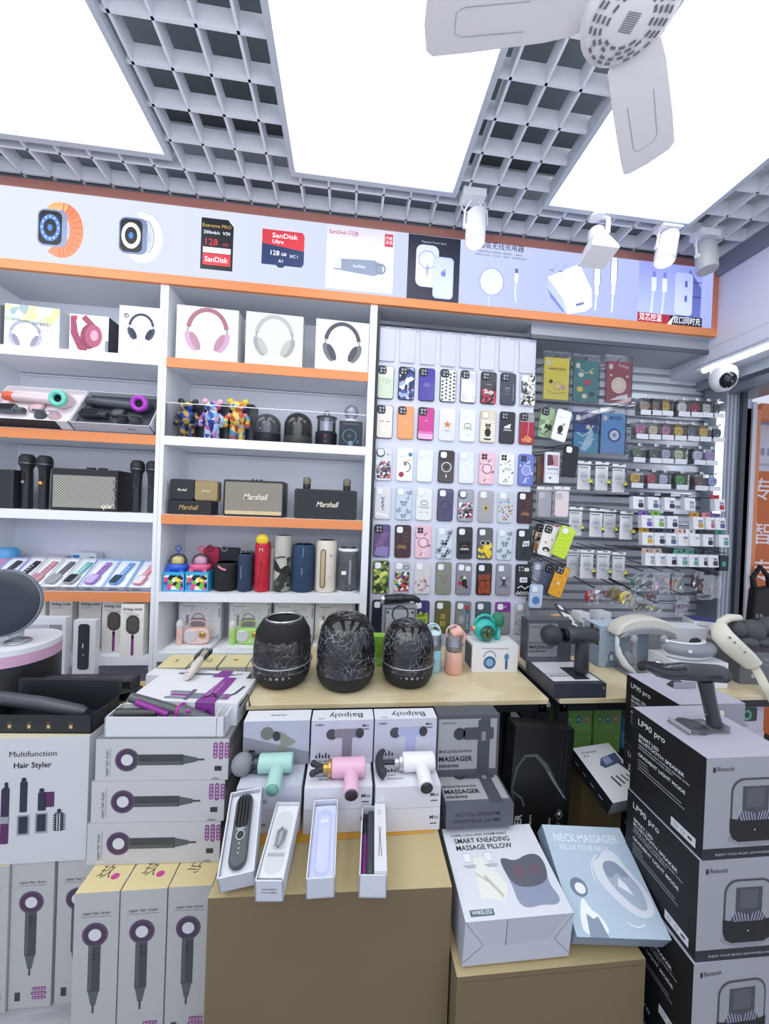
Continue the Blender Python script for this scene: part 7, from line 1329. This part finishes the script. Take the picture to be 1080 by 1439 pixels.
def pil(F,Tp,w,L,h):
    ink=P('17181b',.5);Tp.text('DISPEL COLD AND WARM WAIST',w*.08,L*.885,.007,ink,1,'l',.02,w*.62);Tp.text('SMART KNEADING',w*.1,L*.80,.0135,ink,1,'l',.05,w*.6);Tp.text('MASSAGE PILLOW',w*.1,L*.715,.0135,ink,1,'l',.05,w*.6)
    Tp.poly([(w*.2,L*.2),(w*.42,L*.16),(w*.5,L*.3),(w*.36,L*.62),(w*.24,L*.62)],P('e9e9e2',.5),.5);Tp.line([(w*.42,L*.2),(w*.3,L*.42)],.008,P('c6c5b8',.6),.8);Tp.line([(w*.22,L*.45),(w*.32,L*.36)],.006,P('d0cfc6',.6),.8)
    for x in (.14,.36):Tp.rect(w*x,L*.57,.024,.024,P('c9cbd0',.5),1,.004);Tp.rect(w*x+.002,L*.57+.002,.02,.02,P('ecedf0',.5),1.6,.003);Tp.rect(w*(x-.02),L*.53,.036,.003,P('a9abb2',.5),1);Tp.rect(w*(x-.0),L*.51,.028,.003,P('a9abb2',.5),1)
    body=[(w*.5,L*.58),(w*.56,L*.6),(w*.66,L*.55),(w*.8,L*.62),(w*.93,L*.62),(w*.96,L*.5),(w*.9,L*.3),(w*.95,L*.14),(w*.88,L*.08),(w*.75,L*.1),(w*.6,L*.07),(w*.53,L*.13),(w*.54,L*.3)]
    Tp.poly(smo(body),P('8f98b0',.5),1);Tp.poly(smo([(w*.5,L*.58),(w*.56,L*.6),(w*.66,L*.55),(w*.8,L*.62),(w*.93,L*.62),(w*.96,L*.5),(w*.91,L*.32),(w*.72,L*.26),(w*.54,L*.3)]),P('5f626e',.4),1.5);Tp.disc(w*.66,L*.43,.016,P('6f5c66',.4),2);Tp.disc(w*.82,L*.45,.014,P('6f5c66',.4),2)
    Tp.rect(w*.06,L*.04,w*.22,.013,P('4c6470',.5),1);Tp.text('WIRELESS',w*.17,L*.055,.008,P('e3e8ea',.5),2,'c',.03,w*.19)
    g=P('8f929c',.5);F.line([(0,h),(w*.18,h*.45),(0,h*.08)],.0018,g,1);F.line([(w,h),(w*.84,h*.45),(w,h*.08)],.0018,g,1);F.poly([(w*.08,h*.99),(w*.38,h*.99),(w*.38,h*.42),(w*.2,h*.44)],P('c3c6d2',.5),.6);F.poly([(w*.385,h*.99),(w*.95,h*.99),(w*.8,h*.46),(w*.39,h*.4)],P('bdc0cd',.5),.6);F.line([(w*.382,h*.98),(w*.385,h*.4)],.002,P('6a6d78'),1)
tiltbox('pillow_box','white box titled Smart Kneading Massage Pillow on the lower brown carton',(650,1291),(811,1288),(622,1163),(742,1160),.535,.56,.125,P('dcdee6',.45),pil,P('b5b9c6',.5),P('c6c9d4',.5))
def nkb(F,Tp,w,L,h):
    wt=P('eef1f6',.5);Tp.text('NECK MASSAGER',w*.1,L*.83,.018,P('dfe6ee',.5),1,'l',.05,w*.8);Tp.text('RELAX YOUR NECK',w*.14,L*.745,.012,P('dfe6ee',.5),1,'l',.02,w*.6)
    Tp.poly(smo([(w*.44,L*.5),(w*.46,L*.64),(w*.58,L*.68),(w*.66,L*.76),(w*.8,L*.74),(w*.84,L*.6),(w*.97,L*.42),(w*.98,L*.22),(w*.86,L*.15),(w*.7,L*.18),(w*.52,L*.36)]),P('d9dee8',.5),1)
    Tp.poly(smo([(w*.56,L*.5),(w*.58,L*.64),(w*.72,L*.66),(w*.82,L*.56),(w*.92,L*.4),(w*.9,L*.22),(w*.78,L*.22),(w*.62,L*.38)]),P('a9b4c7',.5),2);Tp.poly(smo([(w*.56,L*.52),(w*.58,L*.64),(w*.74,L*.66),(w*.86,L*.5),(w*.76,L*.5),(w*.7,L*.55),(w*.62,L*.48)]),P('8c97ac',.5),2.6);Tp.poly([(w*.66,L*.42),(w*.7,L*.5),(w*.76,L*.44),(w*.8,L*.34)],P('e3e8f0',.5),3)
    Tp.ring(w*.62,L*.5,w*.2,.002,wt,1,None,110,190);Tp.ring(w*.7,L*.26,w*.16,.002,wt,1,None,230,300)
    Tp.disc(w*.2,L*.4,w*.095,P('6f7f92',.5),1,L*.085);Tp.disc(w*.21,L*.39,w*.06,P('e9ecef',.5),2,L*.05);Tp.poly(smo([(w*.2,L*.34),(w*.24,L*.22),(w*.34,L*.16),(w*.38,L*.01),(w*.08,L*.01),(w*.1,L*.16)]),wt,1.5);Tp.poly([(w*.14,0),(w*.34,0),(w*.3,L*.16),(w*.24,L*.14),(w*.18,L*.18)],P('8795a8',.5),2)
tiltbox('neck_massager_box','pale blue Neck Massager box lying tilted beside the pillow box',(815,1324),(938,1314),(762,1165),(868,1157),.475,.575,.052,P('b4c6d6',.45),nkb,P('8fa3b5',.5),P('8d99a6',.5))
# black trimmer box leaning behind
T0=at(748,1022,Y=-.60);b=MB();w=.205;h=.40;b.box(-w/2,0,0,w/2,.06,h,P('0f1012',.35));F=b.D((-w/2,0,0))
lg=P('4a4f50',.35);F.line([(w*.06,h*.42),(w*.02,h*.52),(w*.08,h*.68),(w*.2,h*.77),(w*.38,h*.78),(w*.56,h*.7),(w*.72,h*.58),(w*.94,h*.45)],[.002,.004,.006,.008,.012,.016,.012,.006],lg,1);F.line([(w*.02,h*.5),(w*.2,h*.44),(w*.25,h*.38)],.006,lg,1);F.line([(w*.6,h*.66),(w*.9,h*.46)],.003,P('8f9498',.3),2)
F.rect(w*.8,.0,.0015,h,P('33383a',.3),1);F.rect(w*.88,.0,.0015,h,P('33383a',.3),1)
wt=P('d3d6d6',.5)
for i in range(4):F.ring(w*.84,h*(.33-.1*i),.012,.001,wt,1,.016,0,360,4);F.rect(w*.82,h*(.325-.1*i),.008,.01,wt,2,.002)
F.text('TRIMMER',w*.22,h*.02,.024,wt,2,'l',.04,h*.3,90);F.text('Your Styling Expert',w*.38,h*.02,.009,wt,2,'l',.01,h*.3,90);F.text('rotation',w*.58,h*.02,.008,wt,2,'l',.01,h*.18,90);F.text('speed adjustable',w*.7,h*.02,.008,wt,2,'l',.01,h*.28,90)
o=b.build('trimmer_box');o.location=(T0.x+.012,-.625,.406);o.rotation_euler=(math.radians(-4),math.radians(5),0);tag(o,'tall black trimmer box leaning behind the two massager boxes','box')
# brown crate, vacuum cleaner box
def crt(F,Tp,L,R,w,d,h):
    F.ring(w*.35,h*.3,.03,.008,P('4a6a38',.6),1,.06);F.text('BEER',w*.3,h*.6,.03,P('4a6a38',.6),1,'l',.04,w*.5,-60);L.ring(d*.35,h*.4,.05,.01,P('4a6a38',.6),1,.08)
a_=at(806,1100,Y=-.40).x
b,F,Tp,L,R=carton(.19,.2,.50,P('a08a5c',.7));crt(F,Tp,L,R,.19,.2,.50);solo('beer_carton','brown carton with green print standing under the vacuum cleaner box','box',b,(a_+.085,-.46,0),0)
b,F,Tp,L,R=carton(.15,.12,.12,P('b59a68',.7));F.rect(.01,.05,.1,.02,P('a08a5c',.7),1)
def vac(F,Tp,w,L,h):
    Tp.text('VACUUM CLEANER',w*.12,L*.86,.007,P('2c2d32',.5),1,'l',.02,w*.4);Tp.text('ML-001',w*.12,L*.8,.006,P('2c2d32',.5),1,'l',.02);Tp.poly([(w*.35,L*.62),(w*.42,L*.55),(w*.95,L*.62),(w*.95,L*.8),(w*.5,L*.74)],P('4a5474',.4),1);Tp.poly([(w*.5,L*.6),(w*.72,L*.64),(w*.72,L*.76),(w*.5,L*.72)],P('8a98c4',.3),2);Tp.poly([(w*.8,L*.62),(w*.9,L*.62),(w*.99,L*.45),(w*.92,L*.42)],P('3a3f4c',.4),1)
    for i in range(4):Tp.line([(w*(.4+.13*i),L*.4),(w*(.46+.13*i),L*(.22+.03*i))],.008-.001*i,P('33363f',.4),1)
o=tiltbox('vacuum_box','white vacuum cleaner box with black sides lying tilted under the right table','' and 0 or (861,1128),(925,1117),(808,1055),(885,1040),.62,.625,.07,P('dcdde2',.45),vac,P('1f2124',.4),P('c3c5cc',.5)) if 0 else None
Fl=at(861,1128,Z=.60);Bl=at(808,1055,Z=.66);Fr=Fl+Vector((.155,.02,0));Br=Bl+Vector((.155,.05,0));R,oo,L,w=obox(Fl,Fr,Bl,Br);L=min(L,.24);b=MB();th=.055
b.box(-w/2,0,-th,w/2,L,0,P('dcdde2',.45),L=P('1f2124',.4),F=P('c3c5cc',.5));vac(None,b.D((-w/2,0,0),X,Yv),w,L,th);LL=b.D((-w/2,L,-th),-Yv,Z)
for i in range(4):LL.rect(L*(.15+.2*i),th*.4,.016,.003,P('c9cbd0',.5),1)
o=b.build('vacuum_box');o.matrix_world=Matrix.Translation(oo)@R;tag(o,'white vacuum cleaner box with black side lying behind the tall speaker boxes','box')
# ---- tall stack of speaker boxes
bxw=.23;bxd=.215;bxh=.2385;kk=P('0d0f12',.6);lav=P('b3b1c0',.5)
def lp(F,Tp,L,R,w,d,h,top=1,bt='Bluetooth'):
    F.rect(0,.0,w,.026,P('23262c',.4),1);F.text('ENJOY YOUR MUSIC ANYWHERE ANYTIME',w*.14,.009,.0055,P('b9bcc2',.5),2,'l',.01,w*.8)
    ink=P('2a2c33',.5);F.disc(.021,h*.88,.004,ink,1,.007);F.text(bt,.028,h*.865,.011,ink,1,'l',.01,.045)
    # speaker picture
    cx=w*.57;s=w
    F.disc(cx,h*.2,s*.3,P('8f9099',.5),1,.02)
    F.poly(rr(s*.56,h*.58,s*.14,8,cx,h*.5),P('4a4c52',.4),1.2);F.poly(rr(s*.52,h*.53,s*.13,8,cx,h*.505),P('9b9da2',.5),2);F.poly([(cx-s*.22,h*.36),(cx+s*.22,h*.36),(cx+s*.15,h*.47),(cx+s*.15,h*.71),(cx-s*.15,h*.71),(cx-s*.15,h*.47)],P('494b52',.5),2.5);F.poly([(cx-s*.1,h*.5),(cx+s*.1,h*.5),(cx+s*.1,h*.69),(cx-s*.1,h*.69)],P('5a5c63',.5),2.8)
    F.poly([(cx-s*.285,h*.40),(cx-s*.15,h*.375),(cx+s*.15,h*.375),(cx+s*.285,h*.40),(cx+s*.28,h*.27),(cx+s*.25,h*.2),(cx+s*.18,h*.165),(cx-s*.18,h*.165),(cx-s*.25,h*.2),(cx-s*.28,h*.27)],P('16181b',.5),3)
    for i in range(-5,6):F.line([(cx+s*.03*i,h*.375),(cx+s*(.036*i+.012*(1 if i>0 else -1)),h*(.445+.008*abs(i)))],.0018,P('c3c4e0',.3),3.5)
    F.disc(cx,h*.28,.002,P('c9cbd0'),4,None,8)
    wt=P('dcdee2',.5)
    L.text('LP90 pro',d*.1,h*.84,.0165,wt,1,'l',.02,d*.4);L.text('SMART LED',d*.12,h*.70,.009,wt,1,'l',.04,d*.3);L.text('BLUETOOTH SPEAKER',d*.12,h*.645,.009,wt,1,'l',.04,d*.64);L.text('WIRELESS LED LIGHT PORTABLE SPEAKER WITH',d*.12,h*.6,.0042,wt,1,'l',.01,d*.7);L.text('RICH BASS STEREO SOUND EFFECT',d*.12,h*.565,.0042,wt,1,'l',.01,d*.5)
    L.text('GRADIENT LIGHT MODE',d*.12,h*.48,.009,wt,1,'l',.04,d*.66);
    for i,k in enumerate((.15,.17,.62,.66)):L.rect(d*.12,h*(.43-.035*i),d*k,.0022,P('9a9ca2',.5),1)
    L.rect(d*.62,h*.05,d*.3,.022,P('d3d5da',.5),1);L.ring(d*.68,h*.05+.011,.005,.001,ink,2,None,0,360,5);L.ring(d*.77,h*.05+.011,.005,.001,ink,2,None,0,360,5);L.rect(d*.83,h*.05+.008,d*.05,.006,ink,2)
pf=at(993,1065,Z=.954);x0=.845
lb=['topmost','second from the top','third from the top','lowest']
for i in range(4):
    b,F,Tp,L,R=carton(bxw,bxd,bxh-.0006,P('a3a4aa',.5),L=kk,Tm=lav,Rr=P('8a8b92',.5));lp(F,Tp,L,R,bxw,bxd,bxh)
    solo('speaker_box','speaker box picturing a glass dome, %s of the front stack'%lb[i],'box',b,(x0+bxw/2-[0,.006,.012,.01][i],-.963,.954-bxh*(i+1)+.0003),[0,-.01,.015,.0][i],'speaker boxes in the front stack')
for i in range(4):
    b,F,Tp,L,R=carton(bxw-.01,.2,bxh-.0006,P('9a9ba6',.5),L=kk,Tm=lav);lp(F,Tp,L,R,bxw-.01,.2,bxh)
    F.disc(bxw*.6,bxh*.87,.014,P('b59a68',.4),4);F.disc(bxw*.6,bxh*.88,.010,P('e9e6dc',.4),5)
    solo('speaker_box','black and lilac speaker box with gold seal, %s of the back stack'%lb[i],'box',b,(1.0+bxw/2-.005,-.742,.954-bxh*(i+1)+.0003),0,'speaker boxes in the back stack')
# ---- handheld vacuum on clear stand, on the front stack
p=at(985,1021,Z=.956);Yh=p.y
def V(px,py):return at(px,py,Y=Yh)-Vector((p.x,p.y,.9545))
T=thing('handheld_vacuum','black handheld vacuum with pistol grip standing on a clear stand on the speaker boxes','vacuum cleaner',(p.x,p.y,.9545))
vm=P('3a3c41',.35);b=MB();b.rcyl(V(955,943),V(1014,947),.0225,vm,.35,20);b.build('barrel',T)
b=MB();b.tube([V(957,943),V(940,944),V(925,942),V(912,937),V(901,934)],[.022,.021,.017,.011,.009],P('26282e',.15,0,0,.5),16);b.tube([V(930,934),V(905,931)],.005,P('17181b',.2),8);b.build('dust_cup',T)
b=MB();b.tube([V(900,934),V(903,938)],[.01,.012],P('17181b',.3),10);b.ell(V(925,930),(.012,.008,.004),P('b9bcc4',.1,.9),10,6);b.build('nozzle',T)
b=MB();b.tube([V(990,955),V(994,975),V(999,998),V(1003,1016)],[.02,.018,.018,.019],vm,16,flat=.9);b.build('handle',T)
b=MB();b.rcyl(V(1006,947),V(1018,948),.0215,P('2a2c31',.4),.3,18);D_=Dec(b,V(985,946)+Vector((0,-.0228,0)),X,Z);D_.rect(-.004,-.004,.04,.007,P('17181b',.4),1,.003);b.build('rear_filter',T)
b=MB();b.box(-.07,-.03,0,.05,.03,.003,clear('d9dce2',.3,.03,.15));b.tube([V(962,1004),V(1012,1004)],.0015,P('dfe3e8',.1,.5),5);
b.box(-.068,-.032,.003,-.064,.03,.012,clear('eef2f8',.3,.03,.3));b.box(.046,-.032,.003,.05,.03,.018,clear('eef2f8',.3,.03,.3));b.build('clear_stand',T)
b=MB();b.lathe([(.035,0),(.033,.004),(.001,.005)],P('4a4c52',.3),24,(-.03,.0,.0035));b.build('charging_base',T)
q_=at(955,965,Z=.956);T=thing('nozzle_attachment','dark triangular nozzle attachment on a clear strip behind the vacuum','attachment',(q_.x,q_.y,.9548));b=MB();b.prism([(-.03,0),(.02,0),(.012,.016),(-.01,.014)],.02,P('2a2c31',.4),bev=.003,sm=False);b.build('nozzle',T);b=MB();b.box(-.03,-.008,0,.05,-.006,.02,clear('eef2f8',.3,.03,.2));b.build('clear_strip',T)
# ================================================================ FAN, SPOTS, LIGHT
fc=at(885,25,Z=2.5);fw_=P('e3e2e4',.4)
T=thing('ceiling_fan','white ceiling fan with wide plastic blades and slotted round hub','fan',fc)
b=MB();b.lathe([(.02,-.002),(.075,-.0),(.088,.008),(.09,.03),(.085,.07),(.05,.09),(.02,.1)],fw_,32)
b.lathe([(.0001,-.008),(.03,-.0075),(.05,-.004),(.074,0)],fw_,32)
dk=P('6b6e78',.6)
d=b.D((0,0,-.0),X,-Yv)
for r,n_ in ((.042,14),(.052,18),(.062,20),(.071,24)):
    for i in range(n_):
        if (i+int(r*1000))%5==0:continue
        a=360*i/n_;dd_=Dec(b,Vector((0,0,-.0065+ (r-.04)*.12)),X,-Yv);dd_.ring(0,0,r,.005,dk,3,None,a,a+360/n_*.62,3)
d=Dec(b,Vector((0,0,-.0085)),X,-Yv)
for i in range(10): d.rect(-.014,-.016+i*.0032,.028,.0014,dk,1)
b.build('hub',T)
b=MB();b.cyl((0,0,.09),(0,0,.75),.012,fw_);b.lathe([(.05,.32),(.045,.36),(.02,.37)],fw_,20);b.build('down_rod',T)
for a in (168.8,43.9,-74):
    B=MB();pts=[(.06,-.03),(.09,-.052),(.18,-.056),(.35,-.058),(.395,-.056),(.405,-.045),(.41,.0),(.405,.05),(.39,.062),(.3,.06),(.15,.052),(.1,.045),(.06,.03)]
    u=Vector((math.cos(math.radians(a)),math.sin(math.radians(a)),0));v=u.cross(Z);v=(v*math.cos(.16)+Z*math.sin(.16));
    B.prism(pts,.005,fw_,(0,0,.02),u,v,bev=.0015,sm=False);dd_=B.D((0,0,.02),u,v)
    dd_.line([(.2,.026),(.33,.026),(.345,.018),(.345,-.018),(.33,-.026),(.2,-.026)],.0012,P('9a9ca6',.5),2)
    bl=B.build('blade',T)
sp_=[((664,275),(668,320),'white cylinder spotlight hanging nearest the middle light panel, its lens lit',1),((838,300),(838,340),'white spotlight with a flared square hood, second from the left',2),((938,318),(936,349),'white cylinder spotlight tilted to the left, third from the left',1),((990,330),(992,361),'unlit grey white spotlight at the right end by the side wall, cable looped',0)]
wl=P('ececee',.35);lens=P('fffdf4',.3,0,3.)
for (mp,cp_,lab,kind) in sp_:
    m=at(*mp,Z=2.86);c=at(*cp_,Y=m.y);T=thing('track_spotlight',lab,'spotlight',m,0,'spotlights below the grille ceiling')
    c=c-m;b=MB()
    if kind!=2: b.box(-.05,-.03,-.02,.05,.03,.01,wl)
    else: b.lathe([(.03,-.02),(.03,.01)],wl,16)
    b.build('ceiling_mount',T)
    ax=Vector((-.05,-.12,-1)) if kind==1 else Vector((.0,-.1,-1))
    if mp[0]>930 and kind==1: ax=Vector((-.22,-.1,-1))
    if kind==2: ax=Vector((-.1,-.3,-1))
    ax.normalize();hl=.07;rad=.042
    b=MB();p0=c-ax*hl*.9;p1=c+ax*hl
    if kind==2:
        b.rcyl(p0,c+ax*.01,.034,wl,.2);T4=b.T
        u=X;w=ax.cross(u).normalized();q0=c-ax*.005;q1=c+ax*.075
        vs=[q0+u*a+w*k for a,k in ((-.034,-.034),(.034,-.034),(.034,.034),(-.034,.034))]+[q1+u*a+w*k for a,k in ((-.062,-.05),(.062,-.05),(.062,.05),(-.062,.05))]
        b.add(vs,[(0,1,5,4),(1,2,6,5),(2,3,7,6),(3,0,4,7),(0,3,2,1)],wl);b.add([v+ax*.0 for v in vs[4:]]+[v+ax*.018 for v in vs[4:]],[(0,1,5,4),(1,2,6,5),(2,3,7,6),(3,0,4,7),(4,5,6,7)],wl)
        b.build('lamp_head',T);b=MB();b.tube([(.0,0,-.01),(.05,0,-.015),(.055,0,-.02),(.055,0,-.08),(.03,0,-.085)],.012,wl,6);b.build('bracket',T)
    else:
        b.rcyl(p0,p1,rad,wl if kind else P('b4b6b8',.4),.1,24)
        for s in (-1,): b.cyl(c+X*s*rad,c+X*s*(rad+.012),.01,wl)
        b.build('lamp_head',T)
        if kind: b=MB();b.lathe([(.0001,.0),(rad-.006,0)],lens,24,p1+ax*.001,ax,False);b.build('lens',T)
        b=MB();b.tube([c-X*(rad+.01),c-X*(rad+.008)-ax*.08,(0,0,-.01)],.005,wl,6);b.tube([c+X*(rad+.01)-ax*.02,c+X*(rad+.006)-ax*.08,(0.01,0,-.01)],.003,wl,6);b.build('bracket',T)
        b=MB();b.tube([(-.03,0,-.01),(-.045,.01,-.04),(-.03,.01,-.07),(.0,0,-.06),(.05,-.01,-.05),(.06,0,-.03),(.03,0,-.01)],.0025,P('e6e6ea',.4),6);b.build('cable',T)
# camera under the lintel
c=at(1016,531,Y=-.02);T=thing('security_camera','white egg shaped security camera with black face hanging under the lintel','camera',c)
b=MB();b.lathe([(.001,-.068),(.03,-.064),(.05,-.04),(.058,-.01),(.058,.02),(.05,.045),(.03,.06),(.001,.064)],P('eef0f3',.3),24);b.build('housing',T)
b=MB();b.ell((-.016,-.036,-.024),(.037,.034,.042),P('14161a',.15),20,12);b.build('face',T)
b=MB()
for dx,dz in ((-.014,.0),(.014,.0),(-.014,-.03),(.014,-.03)): b.ell((-.017+dx,-.0705,-.014+dz),.003,P('c8ccd6',.2),8,5)
b.build('infrared_led',T)
b=MB();b.cyl((0,0,.058),(0,0,.13),.02,P('e2e4e8',.4));b.build('mount',T)
# black round mirror back, lower left
c=at(0,848,Y=-.37);T=thing('vanity_mirror','dark round mirror seen from behind on a pale stand at the left edge','mirror',c,(0,0,0))
rx=(at(52,848,Y=-.37)-c).length
b=MB();ax=Vector((.25,-1,.12)).normalized();b.lathe([(.0001,.012),(rx*.6,.011),(rx*.93,.006),(rx,0),(rx*.97,-.008),(.0001,-.01)],P('2e3440',.35),40,(0,0,0),ax);b.build('mirror_back',T)
b=MB();b.lathe([(rx*.985,-.012),(rx*1.01,-.004),(rx*.985,.004)],P('7c828f',.35),40,(0,0,0),ax);b.build('rim',T)
# ---------------------------------------------------------------- world and added fill lights
w=bpy.data.worlds.new('world');sc.world=w;w.use_nodes=True;bg=w.node_tree.nodes['Background'];bg.inputs[0].default_value=lin('e6ecff');bg.inputs[1].default_value=.92
def area(name,loc,rot,sx,sy,e,col='f4f8ff'):
    l=bpy.data.lights.new(name,'AREA');l.shape='RECTANGLE';l.size=sx;l.size_y=sy;l.energy=e;l.color=lin(col)[:3];o=bpy.data.objects.new(name,l);COL.objects.link(o);o.location=loc;o.rotation_euler=rot
    return tag(o,'broad unseen fill light added behind the camera to brighten the shelves','lamp')
area('fill_light',(0,-2.7,2.75),(math.radians(35),0,0),3.,1.,14)  # no fixture here: fill added from the camera side for the shelves
o=area('bounce_fill',(0,-2.1,1.9),(math.radians(150),0,0),3.,.8,26);o['label']='broad unseen light added behind the camera, standing in for bounce onto grille and fan'  # added up-light in place of light bounced onto grille and fan
sc.view_settings.view_transform='Standard';sc.view_settings.look='None';sc.view_settings.exposure=-.06;sc.view_settings.gamma=1.
sc.cycles.max_bounces=8;sc.cycles.transparent_max_bounces=24;sc.cycles.use_denoising=True
sc.cycles.caustics_reflective=False;sc.cycles.caustics_refractive=False;sc.cycles.sample_clamp_indirect=4
